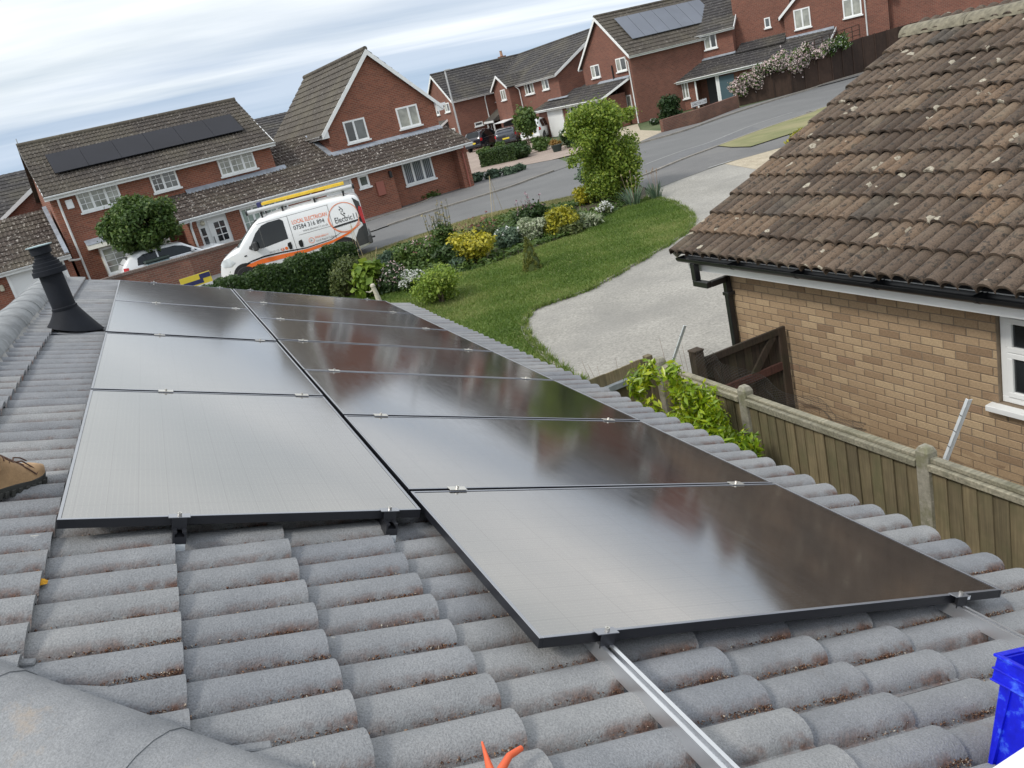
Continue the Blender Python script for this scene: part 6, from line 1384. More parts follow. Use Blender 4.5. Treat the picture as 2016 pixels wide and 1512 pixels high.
mb = MB(); mb.box(-.03, .1, -.9, .9, .34, .62); mb.build('rear_bumper', 'bumper_grey', van, bevel=.03); mb = MB(); mb.tube([(-.14, 0, .42), (.05, 0, .42)], .03, 8); mb.build('tow_bar', 'gutter_black', van)
# lettering on the side (nearside)
def van_text(body_, x, z, size, mat, sx=1.0, slope=0.0, align='LEFT', sgn=1):
    o = text_mesh('lettering', body_, size, mat, van, Matrix.Identity(4), align, 0, sx); me = o.data; me.transform(Matrix.Diagonal((sx, 1, 1, 1))); o.matrix_local = Matrix.Identity(4)
    for v in me.vertices:
        xx = x - sgn*v.co.x; z_ = z + v.co.y + slope*v.co.x; v.co = Vector((xx, sgn*(vb.side(xx, z_) + .0095), z_))
    return o
for sgn in (1, -1):
    X = (lambda a, w: a) if sgn > 0 else (lambda a, w: a - w)
    van_text('LOCAL ELECTRICIAN', X(2.2, 1.3), 1.50, .175, 'vinyl_orange', .66, 0, 'LEFT', sgn)
    van_text('07584 316 894', X(2.2, 1.3), 1.325, .19, 'vinyl_black', .84, 0, 'LEFT', sgn)
    van_text('www.electric11.co.uk', X(1.95, 1.0), 1.215, .1, 'vinyl_grey', .9, 0, 'LEFT', sgn)
    van_text('EMERGENCY?', X(1.66, .6), .93, .075, 'vinyl_orange', .95, 0, 'LEFT', sgn); van_text('Local Rapid Callout', X(1.66, .8), .825, .085, 'vinyl_grey', .95, 0, 'LEFT', sgn)
    van_text('FIND US ON', X(3.1, .5), .83, .085, 'vinyl_grey', .95, .02, 'LEFT', sgn)
    van_text('Electric11', X(.94, .8), 1.20, .25, 'vinyl_black', .74, 0, 'LEFT', sgn)
    for (cx, cz, r_, m_) in ((2.58, .86, .048, 'vinyl_orange'), (2.70, .855, .045, 'vinyl_orange')):
        vb.patch('social_icon', [(cx + r_*math.cos(a), cz + r_*math.sin(a)) for a in np.linspace(0, 2*math.pi, 14)[:-1]], m_, van, .009, sgn, 2)
    vb.patch('icon_letter', [(2.695,.83), (2.712,.83), (2.712,.885), (2.68,.885), (2.68,.872), (2.695,.872)], 'van_white', van, .0115, sgn, 2)
    def ring(name, cx, cz, r0, r1, a0, a1, mat, off=.009, sx=1.0, n=36):
        mb = MB()
        for a in np.linspace(a0, a1, n):
            for r_ in (r0, r1): x, z = cx + sx*r_*math.cos(a), cz + r_*math.sin(a); mb.v.append((x, sgn*(vb.side(x, z) + off), z))
        mb.f = [(2*i, 2*i+1, 2*i+3, 2*i+2) for i in range(n-1)]; mb.mi = [0]*(n-1); return mb.build(name, mat, van, fix=False)
    ring('logo_ring', .63, 1.33, .425, .452, 0, 2*math.pi, 'vinyl_dusty', .0088, 1.05, 48); ring('logo_ring', .62, 1.34, .47, .485, math.pi*.9, math.pi*2.05, 'vinyl_orange', .0088, 1.05)
    ring('badge_ring', 1.78, .9, .075, .088, 0, 2*math.pi, 'vinyl_orange', .0088, 1, 20); van_text('24', X(1.825, .09), .872, .08, 'vinyl_black', .8, 0, 'LEFT', sgn)
    vb.patch('pencil', [(.16,1.12), (.98,1.08), (1.06,1.10), (.98,1.135), (.16,1.175)], 'vinyl_black', van, .0105, sgn); vb.patch('pencil_tip', [(.13,1.02), (.2,1.10), (.2,1.2), (.13,1.27), (.16,1.15)], 'vinyl_black', van, .0108, sgn, 2)
    bolt = [(.70,1.70), (.60,1.56), (.655,1.555), (.56,1.42), (.615,1.41), (.575,1.30), (.70,1.45), (.645,1.46), (.73,1.585), (.67,1.59)]
    vb.patch('bolt_mark', bolt, 'vinyl_black', van, .0100, sgn, 2); cxb, czb = .65, 1.5
    vb.patch('bolt_fill', [(cxb + (x-cxb)*.66, czb + (z-czb)*.66) for x, z in bolt], 'van_white', van, .0118, sgn, 2)
    def swoosh(name, up, lo, mat, off):
        mb = MB(); n = 30
        for i in range(n):
            x = up[0][0] + (up[-1][0]-up[0][0])*i/(n-1); zu, zl_ = lerp_tab(up, x), lerp_tab(lo, x)
            for z in (zl_, zu): mb.v.append((x, sgn*(vb.side(x, z) + off), z))
        mb.f = [(2*i, 2*i+1, 2*i+3, 2*i+2) for i in range(n-1)]; mb.mi = [0]*(n-1); mb.build(name, mat, van, fix=False)
    swoosh('swoosh', [(.18,1.02), (.6,.86), (1.2,.735), (2.0,.68), (2.8,.72), (3.4,.735), (3.8,.68), (4.2,.53)], [(.18,1.01), (.6,.80), (1.2,.66), (2.0,.585), (2.8,.585), (3.4,.59), (3.8,.56), (4.2,.505)], 'vinyl_orange', .0092)
    swoosh('swoosh_black', [(.85,.91), (1.2,.785), (2.0,.735), (2.8,.80), (3.3,.815), (3.75,.76), (4.15,.62)], [(.85,.90), (1.2,.765), (2.0,.705), (2.8,.76), (3.3,.768), (3.75,.72), (4.15,.612)], 'vinyl_black', .0102)
# roof rack, pipe carrier and ladders
for x in (.45, 1.35, 2.35, 3.0):
    mb = MB(); mb.box(x-.03, x+.03, -.74, .74, 2.03, 2.07)
    for y0 in (-.72, .66): mb.box(x-.025, x+.025, y0, y0+.06, 1.9, 2.03)
    mb.build('rack_bar', 'gutter_black', van)
mb = MB(); mb.tube([(.12, .66, 2.14), (3.42, .66, 2.14)], .068, 14); pc = mb.build('pipe_carrier', 'pole_pale', van, smooth=True)
for x in (.10, 3.42): mb = MB(); mb.tube([(x-.03, .66, 2.14), (x+.03, .66, 2.14)], .078, 12); mb.build('end_cap', 'gutter_black', pc)
def ladder(name, x0, x1, y, z, mat, nr, label):
    r_ = thing(name, label, 'ladder', (0,0,0)); r_.matrix_world = VANM
    for dy in (-.2, .2): mb = MB(); mb.box(x0, x1, y+dy-.03, y+dy+.03, z, z+.08); mb.build('stile', mat, r_, bevel=.006)
    for i in range(nr): x = x0 + .15 + (x1-x0-.3)*i/(nr-1); mb = MB(); mb.tube([(x, y-.17, z+.04), (x, y+.17, z+.04)], .018, 8); mb.build('rung', 'alu', r_, smooth=True)
bpy.context.view_layer.update(); VANM = van.matrix_world.copy()
ladder('step_ladder', .35, 2.95, .12, 2.235, 'ladder_yellow', 8, 'yellow fibreglass ladder on the van roof rack'); ladder('roof_ladder', .15, 2.9, .0, 2.085, 'alu', 10, 'plain aluminium ladder under the yellow one on the van roof')
mb = MB(); mb.box(2.97, 3.1, -.06, .3, 2.19, 2.35); o = mb.build('ladder_foot', 'sign_navy', None, bevel=.01); o.matrix_world = VANM; tag(o, 'small navy blue block strapped at the front of the van rack', 'block')

# parked cars
def car(name, label, loc, rz, mat, suv=False, group=None):
    r_ = thing(name, label, 'car', loc, rz, group); h = 1.62 if suv else 1.46
    b_ = Body([(.0,.95), (.06,1.08), (.35,h-.12), (.7,h-.02), (1.6,h), (2.3,h-.1), (2.75,h-.42), (3.0,h-.56), (3.6,.94), (4.05,.8), (4.2,.6)], [(0,.36), (.5,.24), (3.8,.22), (4.2,.3)],
              [(0,.7), (.15,.82), (.6,.88), (3.4,.88), (3.9,.8), (4.15,.62), (4.2,.55)], .92, .3)
    b_.mesh('body', mat, [.0, .03, .08, .2, .35, .55, .8, 1.2, 1.6, 2.0, 2.3, 2.55, 2.75, 2.95, 3.2, 3.5, 3.8, 4.0, 4.12, 4.19], r_)
    for sgn in (1, -1):
        b_.patch('side_window', [(.55,.99), (1.3,.97), (1.3,h-.12), (.85,h-.13), (.62,h-.22)], 'auto_glass', r_, .008, sgn); b_.patch('side_window', [(1.36,.97), (2.75,.96), (2.3,h-.21), (2.0,h-.13), (1.36,h-.11)], 'auto_glass', r_, .008, sgn)
        b_.patch('window_trim', [(.5,.955), (2.8,.93), (2.8,.95), (.5,.975)], 'alu', r_, .01, sgn)
        b_.patch('tail_light', [(.02,.78), (.2,.8), (.22,1.0), (.05,1.02)], 'lamp_red', r_, .015, sgn, 2); b_.patch('headlight', [(3.75,.66), (4.05,.62), (4.0,.75), (3.7,.82)], 'lamp_glass', r_, .012, sgn, 2)
        for xw in (.78, 3.38):
            b_.patch('wheel_arch', [(xw+.38*math.cos(a), .32+.38*math.sin(a)) for a in np.linspace(-.1, math.pi+.1, 14)], 'rubber', r_, .007, sgn, 2); wheel(r_, xw, sgn*.8, .32, .2, sgn)
        mb = MB(); mb.box(2.5, 2.62, sgn*.88 if sgn > 0 else -1.05, sgn*1.05 if sgn > 0 else -.88, .95, 1.07); mb.build('mirror', mat, r_, bevel=.03)
    for (n_, pts, w_) in (('windscreen', ((2.36,h-.11), (2.72,h-.39), (2.98,h-.535)), .14), ('rear_window', ((.36,h-.12), (.2,h-.36), (.1,1.1)), .16)):
        mb = MB(); s_ = 1 if n_ == 'windscreen' else -1
        for (x, z) in pts: w = b_.side(x, z) - w_; mb.v += [(x+s_*.025, y, z+.03) for y in np.linspace(-w, w, 5)]
        for i in range(2):
            for k in range(4): mb.f.append((i*5+k, i*5+k+1, (i+1)*5+k+1, (i+1)*5+k))
        mb.mi = [0]*8; mb.build(n_, 'auto_glass' if s_ < 0 or mat != 'car_white' else 'windscreen', r_, smooth=True)
    mb = MB(); mb.box(-.025, .0, -.26, .26, .62, .73); mb.build('number_plate', 'sign_yellow', r_); mb = MB(); mb.box(-.04, .12, -.74, .74, .36, .56); mb.build('rear_bumper', mat, r_, bevel=.03)
    return r_
c1 = (24.482, 63.826, -2.32); car('parked_car', 'dark navy car parked behind the lamp post', (c1[0], c1[1], ZS), rad(40), 'car_black', True)
c2 = (25.314, 58.85, -2.32); car('parked_car', 'dark grey car with red tail lights between the shrubs on the close', (c2[0], c2[1], ZS), rad(62), 'car_grey')
c3 = (25.208, 56.507, -2.32); car('parked_car', 'white car half hidden by shrubs in front of the close garage', (c3[0]+.8, c3[1]-.6, ZS), rad(48), 'car_white', True)
car('parked_car', 'white car behind the garden wall under the round tree', ((-2.314, 32.595)[0], (-2.314, 32.595)[1], ZS), rad(8), 'car_white')
cb = (-2.314, 32.595)
rc = thing('wheelie_caddy', 'grey green storage box with dark lid beside the white car', 'box', (cb[0]+1.0, cb[1]-1.35, ZS), rad(8))
mb = MB(); mb.box(0, .8, 0, .5, 0, 1.0); mb.build('bin_body', 'grey_plastic', rc, bevel=.03); mb = MB(); mb.box(-.06, .84, -.04, .54, 1.0, 1.1); mb.build('bin_lid', 'dark_green', rc, bevel=.03)
# yellow and navy road sign lying at the kerb beside the hedge
ys = thing('yellow_sign_board', 'yellow and navy sign board at the kerb beside the dark hedge', 'sign', (-0.046, 24.208, -2.32), rad(14))
mb = MB(); mb.box(-.45, .45, 0, .03, 0, .9); bd_ = mb.build('board', 'sign_yellow', ys); mb = MB(); mb.box(-.38, .2, -.006, -.001, .62, .74); mb.box(.12, .44, -.006, -.001, .74, .88); mb.build('panel', 'sign_navy', bd_); mb = MB(); mb.box(-.1, .44, -.004, -.0005, .3, .58); mb.build('panel', 'paint_white', bd_)

# ================================================================== planting
def leaf_mesh(name, P, Nrm, size, mat, rng, elong=1.7, tint=None, fold=.18):
    n = len(P); a = rng.normal(size=(n, 3)); t = np.cross(Nrm, a); t /= np.linalg.norm(t, axis=1, keepdims=True) + 1e-9; b = np.cross(Nrm, t)
    s = size[:, None]
    tip, base_ = P + t*s*elong*.5, P - t*s*elong*.5
    l, r_ = P + b*s*.5 + Nrm*s*fold, P - b*s*.5 + Nrm*s*fold
    V_ = np.stack([base_, r_, tip, l], 1).reshape(-1, 3); i = np.arange(n)[:, None]*4
    F_ = np.concatenate([i + np.array([[0,1,2]]), i + np.array([[0,2,3]])])
    me = arr_mesh(name, V_, F_, mat); at_ = me.attributes.new('tint', 'FLOAT', 'POINT')
    at_.data.foreach_set('value', np.repeat(np.clip(tint, 0, 1), 4).astype(np.float32)); return me
def cloud(rng, blobs, n, shell=2.2, jit=.0):
    vol = np.array([b[3]*b[4]*b[5] for b in blobs])**(.72); cnt = rng.multinomial(n, vol/vol.sum()); P, Nn = [], []
    for b, k in zip(blobs, cnt):
        d = rng.normal(size=(k, 3)); d /= np.linalg.norm(d, axis=1, keepdims=True); r_ = rng.random(k)**(1/shell)*(1 + rng.normal(0, .07, k)); r_ = np.where(rng.random(k) < .14, r_*rng.uniform(1.0, 1.45, k), r_)
        P.append(np.array(b[:3]) + d*r_[:, None]*np.array(b[3:6])); Nn.append(d/np.array(b[3:6]))
    P, Nn = np.concatenate(P), np.concatenate(Nn); Nn /= np.linalg.norm(Nn, axis=1, keepdims=True)
    Nn = Nn*.7 + rng.normal(0, .65, Nn.shape) + np.array([0, 0, .35]); Nn /= np.linalg.norm(Nn, axis=1, keepdims=True); return P, Nn
def clump_tint(P, rng, sc=3.0, mu=.5, sd=.2):
    f_ = np.sin(P[:, 0]*sc*2.1 + 1.3)*np.sin(P[:, 1]*sc*1.7 + .4)*np.sin(P[:, 2]*sc*2.6 + 2.2)
    return mu + .16*f_ + rng.normal(0, sd, len(P))
def lumps(rng, h, w, k=9, low=.0, taper=1.0):       # a plant made of unequal lumps standing on the ground
    out = []
    for i in range(k):
        a = rng.uniform(0, 2*math.pi); zz_ = rng.uniform(low + .18, .80); rr_ = w*.5*(1 - (zz_**2)*(1-taper))*rng.uniform(.25, .62)
        s_ = w*rng.uniform(.2, .32); out.append((rr_*math.cos(a), rr_*math.sin(a), h*zz_, s_, s_, min(h*.26, s_*1.1)*rng.uniform(.8, 1.2)))
    out.append((0, 0, h*(low + (1-low)*.5), w*.36, w*.36, h*(1-low)*.44)); return out
PSEED = [100]
def plant(name, label, cat, base, mat, n, leaf, blobs=None, stems=4, group=None, shell=2.4, elong=1.7, flowers=None, tint=(.5, .2), k=9, low=0.0, ground=True):
    PSEED[0] += 1; rng = np.random.default_rng(PSEED[0]); x, y, z, h, w = base
    r_ = thing(name, label, cat, (x, y, z), 0, group)
    bl = blobs(rng, h, w) if blobs else lumps(rng, h, w, k, low)
    P, Nn = cloud(rng, bl, n, shell); P[:, 2] = np.maximum(P[:, 2], .02)
    obj('foliage', leaf_mesh('foliage', P, Nn, rng.uniform(.45, 1.45, len(P))*leaf, mat, rng, elong, clump_tint(P, rng, 2.2/max(w, .3), *tint)), r_)
    if stems:
        mb = MB()
        for i in range(stems):
            a = rng.uniform(0, 2*math.pi); e = bl[i % len(bl)]; q_ = Vector((e[0]*.8, e[1]*.8, e[2])); p0 = Vector((.06*w*math.cos(a), .06*w*math.sin(a), -.05)); m_ = p0.lerp(q_, .5) + Vector((rng.normal(0, .04*w), rng.normal(0, .04*w), 0))
            mb.tube([p0, m_, q_], [.028*w**.5, .02*w**.5, .006], 6)
        mb.build('stems', 'bark', r_, smooth=True)
    for fl_ in (flowers or []):
        fm, fn, fs, zlo, up_ = fl_; d = rng.normal(size=(fn, 3)); e = [bl[i] for i in rng.integers(0, len(bl), fn)]; e = np.array(e)
        d /= np.linalg.norm(d, axis=1, keepdims=True); d[:, 2] = np.abs(d[:, 2]); Pf = e[:, :3] + d*e[:, 3:6]*1.04; Pf[:, 2] += up_*rng.random(fn); keep = Pf[:, 2] > zlo*h; Pf = Pf[keep]
        k_ = 3; Pk = np.repeat(Pf, k_, 0) + rng.normal(0, fs*.4, (len(Pf)*k_, 3)); Nk = rng.normal(size=Pk.shape) + np.array([0, -.3, .8]); Nk /= np.linalg.norm(Nk, axis=1, keepdims=True)
        obj('blossom', leaf_mesh('blossom', Pk, Nk, rng.uniform(.7, 1.3, len(Pk))*fs, fm, rng, 1.1, rng.random(len(Pk))), r_)
        if up_ > .05:
            mb = MB()
            for q_ in Pf[:60]: mb.tube([(q_[0]*.8, q_[1]*.8, q_[2]*.35), tuple(q_)], [.006, .004], 4, False)
            mb.build('flower_stalks', 'leaf_olive', r_, fix=False)
    return r_
BED = 'shrubs of the front flower bed'
def tall_blobs(rng, h, w):
    out = []
    for i in range(85):
        t_ = rng.uniform(.10, .97); ww = w*(.34 + .22*min(t_/.6, 1) - .16*max(0, (t_-.85)/.15)); a = rng.uniform(0, 2*math.pi); q_ = ww*rng.uniform(.1, .85); s_ = w*rng.uniform(.11, .2)
        out.append((q_*math.cos(a) - .08*w*t_, q_*math.sin(a), h*t_, s_, s_, s_*1.25))
    for i in range(7): out.append((w*rng.uniform(.28, .52), rng.uniform(-.2, .2)*w, h*rng.uniform(.8, .97), w*.09, w*.09, w*.1))
    for i in range(4): out.append((-w*rng.uniform(.5, .66), rng.uniform(-.1, .1)*w, h*rng.uniform(.5, .56), w*.06, w*.06, w*.05))
    return out
plant('tall_shrub', 'tall bright green shrub at the end of the flower bed', 'shrub', (12.143, 20.676, -2.385, 2.726, 1.978), 'leaf_bright', 38000, .05, tall_blobs, 22, BED, 2.2, tint=(.55, .27))
plant('ivy_shrub', 'pale speckled shrub at the foot of the tall bright green shrub', 'shrub', (12.206, 21.961, -2.322, 1.029, 1.002), 'leaf_blue', 3000, .06, None, 5, BED, tint=(.6, .25))
plant('yellow_shrub', 'small golden yellow shrub left of the tall bright green shrub', 'shrub', (11.491, 21.396, -2.35, 0.608, 0.786), 'leaf_yellow', 1800, .06, None, 4, BED, tint=(.62, .2))
plant('globe_bush', 'dark green bush with mauve globe flower heads by the verge', 'bush', (9.485, 21.127, -2.363, 0.604, 1.153), 'leaf_dark', 3200, .055, None, 4, BED, tint=(.75, .25), flowers=[('petal_mauve', 34, .05, .6, .35)])
plant('gold_shrub', 'yellow green shrub right of the variegated one', 'shrub', (9.25, 18.663, -2.483, 0.692, 1.27), 'leaf_yellow', 3800, .055, None, 5, BED, tint=(.38, .25))
plant('variegated_shrub', 'cream variegated shrub in the middle of the flower bed', 'shrub', (8.418, 18.886, -2.472, 0.604, 0.963), 'leaf_varieg', 3200, .05, None, 4, BED, tint=(.62, .26))
plant('grey_shrub', 'grey green shrub behind the little cone conifer', 'shrub', (7.671, 18.911, -2.471, 0.536, 0.9), 'leaf_blue', 3000, .05, None, 4, BED, tint=(.5, .22), flowers=[('petal_white', 26, .06, .55, .05)])
plant('golden_euonymus', 'large golden yellow shrub near the middle of the lawn edge', 'shrub', (6.535, 18.465, -2.493, 0.864, 1.291), 'leaf_yellow', 4600, .06, None, 6, BED, tint=(.55, .27))
plant('rust_flowers', 'row of rust red flower spikes behind the golden yellow shrub', 'flowers', (7.448, 20.484, -2.394, 0.555, 1.371), 'leaf_olive', 1800, .05, None, 3, BED, flowers=[('petal_rust', 55, .05, .5, .3)])
plant('feathery_shrub', 'wispy shrub with tan plumes left of the golden yellow shrub', 'shrub', (6.526, 20.852, -2.376, 0.808, 0.954), 'leaf_mid', 2600, .055, None, 5, BED, tint=(.5, .24), flowers=[('leaf_tan', 70, .05, .55, .75)])
plant('dark_perennial', 'low dark green leafy plant behind the round pale shrub', 'plant', (5.957, 18.923, -2.471, 0.577, 1.064), 'leaf_dark', 3000, .07, None, 4, BED, tint=(.8, .2), elong=2.6)
plant('rose_bush', 'loose rose bush with a few red blooms in the bed', 'bush', (5.543, 19.819, -2.427, 0.625, 1.014), 'leaf_mid', 2400, .06, None, 5, BED, flowers=[('petal_rust', 12, .06, .4, .1), ('petal_pink', 26, .045, .6, .12)])
plant('fennel', 'tall feathery green plant near the van', 'plant', (5.133, 20.29, -2.404, 0.638, 0.861), 'leaf_mid', 2400, .05, None, 6, BED, tint=(.66, .22), elong=2.6)
plant('spiky_plant', 'grey green spiky clump left of the feathery plant', 'plant', (4.73, 20.531, -2.392, 0.544, 0.669), 'leaf_blue', 1500, .05, None, 3, BED, elong=4.5, tint=(.3, .2))
plant('round_shrub', 'round pale green shrub standing alone on the lawn', 'shrub', (4.508, 15.744, -2.626, 0.936, 1.131), 'leaf_fresh', 8500, .035, None, 7, None, 1.9, tint=(.52, .24), k=16)
plant('white_flowers', 'mass of small white flowers beside the round pale shrub', 'flowers', (4.461, 17.69, -2.531, 0.468, 0.741), 'leaf_mid', 1500, .045, None, 3, BED, flowers=[('petal_white', 330, .034, .15, .02)])
plant('pink_flowers', 'speckled pink and white flowering bush by the lawn corner', 'bush', (4.073, 18.023, -2.515, 0.687, 0.772), 'leaf_dark', 2200, .045, None, 4, BED, tint=(.7, .25), flowers=[('petal_pink', 130, .035, .4, .03), ('petal_white', 60, .03, .3, .02)])
plant('large_leaf_plant', 'fresh green plant with large drooping leaves beside the hedge end', 'plant', (3.65, 18.261, -2.503, 0.882, 0.9), 'leaf_fresh', 420, .17, None, 5, BED, 2.0, tint=(.45, .24), elong=1.5)
plant('olive_bush', 'brownish olive bush at the end of the dark hedge', 'bush', (3.203, 18.996, -2.467, 1.032, 1.076), 'leaf_olive', 4200, .045, None, 6, BED, tint=(.36, .24))
plant('white_lily', 'cluster of pure white flowers near the irises', 'flowers', (10.851, 19.177, -2.458, 0.353, 0.576), 'leaf_olive', 500, .06, None, 2, BED, flowers=[('petal_white', 150, .05, .3, .02)])
plant('striped_grass', 'low yellow striped grasses in front of the gold shrub', 'grass clump', (9.906, 18.518, -2.49, 0.35, 0.831), 'leaf_varieg', 900, .05, None, 0, BED, elong=5.0, tint=(.5, .25))
plant('edge_plants', 'low straggling greenery along the lawn edge beside the white flowers', 'plant', (9.211, 18.212, -2.505, 0.342, 0.813), 'leaf_olive', 900, .05, None, 0, BED, elong=3.0)
plant('soft_plant', 'low mixed green plant in front of the dark perennial', 'plant', (6.05, 18.523, -2.49, 0.267, 0.603), 'leaf_blue', 700, .05, None, 0, BED, elong=3.0)
def cone_blobs(rng, h, w):
    out = []
    for i in range(110):
        t_ = rng.uniform(.04, .97); a = rng.uniform(0, 2*math.pi); rr_ = w*.44*(1-t_)**.9*rng.uniform(.8, 1); s_ = w*.085*(1.15 - .6*t_); out.append((rr_*math.cos(a), rr_*math.sin(a), h*t_, s_, s_, s_*1.3))
    return out
cn = plant('cone_conifer', 'little cone shaped conifer on the lawn', 'conifer', (6.951, 15.958, -2.616, 0.827, 0.524), 'leaf_conifer', 12000, .02, cone_blobs, 1, None, 2.2, tint=(.45, .24))
mb = MB(); hc_, wc_ = 0.827, 0.524; mb.lathe([(wc_*.4, .02), (wc_*.3, hc_*.35), (wc_*.14, hc_*.7), (.01, hc_*.95)], 14); mb.build('inner_twigs', 'leaf_conifer', cn)
def blades(name, label, base, n, mat, hgt, spread, wid=.03, cat='plant', group=None, droop=.5, flowers=0):
    PSEED[0] += 1; rng = np.random.default_rng(PSEED[0]); x, y, z, h, w = base; r_ = thing(name, label, cat, (x, y, z), 0, group); V_, F_, tt = [], [], []
    for i in range(n):
        a = rng.uniform(0, 2*math.pi); rr_ = w*.28*math.sqrt(rng.random()); p = np.array([rr_*math.cos(a), rr_*math.sin(a), 0]); d = np.array([math.cos(a), math.sin(a), 0])*rng.uniform(.2, 1)*spread; hh = hgt*rng.uniform(.55, 1.1); s_ = np.array([-math.sin(a), math.cos(a), 0])*wid*rng.uniform(.6, 1.1); b = len(V_)
        for t_, ww in ((0, .9), (.4, 1), (.75, .7), (1, .05)):
            c_ = p + d*(t_**1.7) + np.array([0, 0, hh*(t_ - droop*.35*t_**3)]); V_ += [c_-s_*ww*.5, c_+s_*ww*.5]
        F_ += [(b, b+1, b+3, b+2), (b+2, b+3, b+5, b+4), (b+4, b+5, b+7, b+6)]; tt += [rng.uniform(.1, .9)]*8
    me = arr_mesh('foliage', np.array(V_), np.array(F_), mat); at_ = me.attributes.new('tint', 'FLOAT', 'POINT'); at_.data.foreach_set('value', np.array(tt, np.float32)); obj('foliage', me, r_)
    if flowers:
        mb = MB()
        for i in range(flowers): a = rng.uniform(0, 6.28); q_ = Vector((.25*w*math.cos(a), .25*w*math.sin(a), hgt*rng.uniform(1.15, 1.5))); mb.tube([(q_.x*.4, q_.y*.4, .1), q_], [.006, .004], 4); mb.lathe([(.004, -.03), (.018, .0), (.012, .04), (.002, .06)], 6, q_)
        mb.build('seed_heads', 'stem_dead', r_)
    return r_
blades('iris_clump', 'fan of sword shaped iris leaves left of the other iris clump', (11.904, 19.326, -2.451, 0.519, 0.822), 60, 'leaf_blue', .62, .45, .04, 'plant', 'iris clumps by the drive', flowers=4)
blades('iris_clump', 'upright iris clump beside the driveway edge with seed heads', (12.604, 19.215, -2.456, 0.456, 0.62), 60, 'leaf_blue', .6, .28, .035, 'plant', 'iris clumps by the drive', flowers=6)
# hedge
hp = [(0.299, 19.799, -1.42), (1.58, 20.843, -1.42), (2.872, 20.39, -1.42), (3.723, 20.201, -1.42)]
hd_ = thing('dark_hedge', 'long dark green clipped hedge between the lawn and the van', 'hedge', (hp[1][0], hp[1][1], T(hp[1][1])))
rng = np.random.default_rng(77); PH, NH = [], []
a_, b_ = Vector(hp[0]), Vector(hp[3]); dl = (b_-a_); dl.z = 0; L = dl.length; dn = dl.normalized(); pn = Vector((-dn.y, dn.x, 0))
NHL = 30000
for i in range(NHL):
    t_ = rng.uniform(-.25, 1.0); face = rng.random(); W_ = .85; zb = T(a_.y + dl.y*t_); zt = -1.32 + .05*math.sin(t_*23) + .03*math.sin(t_*61)
    if face < .42: off, zq, nv = rng.uniform(-W_, 0), zt + rng.normal(0, .03), Vector((0, 0, 1))
    elif face < .9: off, zq, nv = -W_ + rng.normal(0, .04), zb + (zt-zb)*rng.random()**.8, -pn
    else: off, zq, nv = rng.uniform(-W_, 0), zb + (zt-zb)*rng.random(), dn; t_ = 1.0 + rng.normal(0, .012)
    p = a_ + dl*t_ + pn*(off + .3); PH.append((p.x - hp[1][0], p.y - hp[1][1], zq - T(hp[1][1]))); NH.append(tuple(nv))
PH, NH = np.array(PH), np.array(NH)*.8 + rng.normal(0, .6, (NHL, 3)); NH /= np.linalg.norm(NH, axis=1, keepdims=True)
obj('foliage', leaf_mesh('foliage', PH, NH, rng.uniform(.02, .055, NHL), 'leaf_hedge', rng, 2.2, clump_tint(PH, rng, 1.6, .45, .22)), hd_)
mb = MB(); 
for t_ in np.linspace(-.22, .98, 10): p = a_ + dl*t_ + pn*(-.12); zb = T(p.y); mb.tube([(p.x-hp[1][0], p.y-hp[1][1], zb-T(hp[1][1])-.05), (p.x-hp[1][0]+.05, p.y-hp[1][1], -1.5-T(hp[1][1]))], [.035, .015], 6)
mb.build('stems', 'bark', hd_)
core = MB(); q0, q1 = a_ + dl*(-.23) + pn*(-.42), a_ + dl*.97 + pn*(-.42)
core.obox((q0.x-hp[1][0], q0.y-hp[1][1], T(q0.y)-T(hp[1][1])), (q1.x-q0.x, q1.y-q0.y, 0), tuple(pn*.6), (0, 0, -1.5-T(q0.y))); core.build('inner_twigs', 'leaf_hedge', hd_)
# laurel by the fence
def laurel_blobs(rng, h, w): return [(rng.uniform(-.2, .2), rng.uniform(-.75, .7), h*rng.uniform(.5, .86) , .11, .13, .17) for _ in range(30)] + [(.05, .12, h*.93, .1, .13, .16), (.1, .62, h*.88, .12, .14, .14), (-.05, -.62, h*.68, .15, .2, .18)]
lz = T(4.2)
plant('laurel_bush', 'bright lime green laurel bush between the eave and the fence', 'bush', (3.12, 4.28, lz, 1.93, 1.3), 'leaf_lime', 6500, .028, laurel_blobs, 9, None, 1.7, elong=3.0, tint=(.52, .28))
# dead stems by the driveway end
ds = thing('dead_stems', 'thin dry plant stems at the driveway end behind the fence corner', 'stems', (3.9, 6.1, T(6.1))); rng = np.random.default_rng(8); mb = MB()
for i in range(18):
    p = Vector((rng.uniform(-.75, .35), rng.uniform(-.3, .3), 0)); d = Vector((rng.normal(0, .22), rng.normal(0, .2), rng.uniform(.9, 1.55))); mb.tube([p, p + d*.5 + Vector((rng.normal(0, .04), 0, 0)), p + d], [.0035, .003, .0015], 5)
mb.build('stalks', 'stem_dead', ds)
# canes
def canes(label, tops, feet):
    g_ = thing('bamboo_canes', label, 'canes', feet[0])
    for f_ in feet: mb = MB(); mb.tube([Vector(f_)-Vector(feet[0]), Vector(tops)-Vector(feet[0])], [.006, .005], 6); mb.build('cane', 'cane', g_)
canes('thin bamboo cane wigwam in front of the van rear wheel', (4.722, 23.783, -1.185), [(4.597, 24.026, -2.32), (4.676, 23.739, -2.32), (4.798, 23.696, -2.32)])
canes('thin bamboo cane wigwam standing over the rust red flowers', (9.147, 22.892, -0.859), [(8.684, 22.416, -2.32), (9.792, 24.025, -2.32), (9.158, 23.2, -2.32)])
canes('short thin canes beside the spiky clump', (4.884, 21.991, -1.845), [(4.719, 22.081, -2.32), (4.826, 22.069, -2.32)])
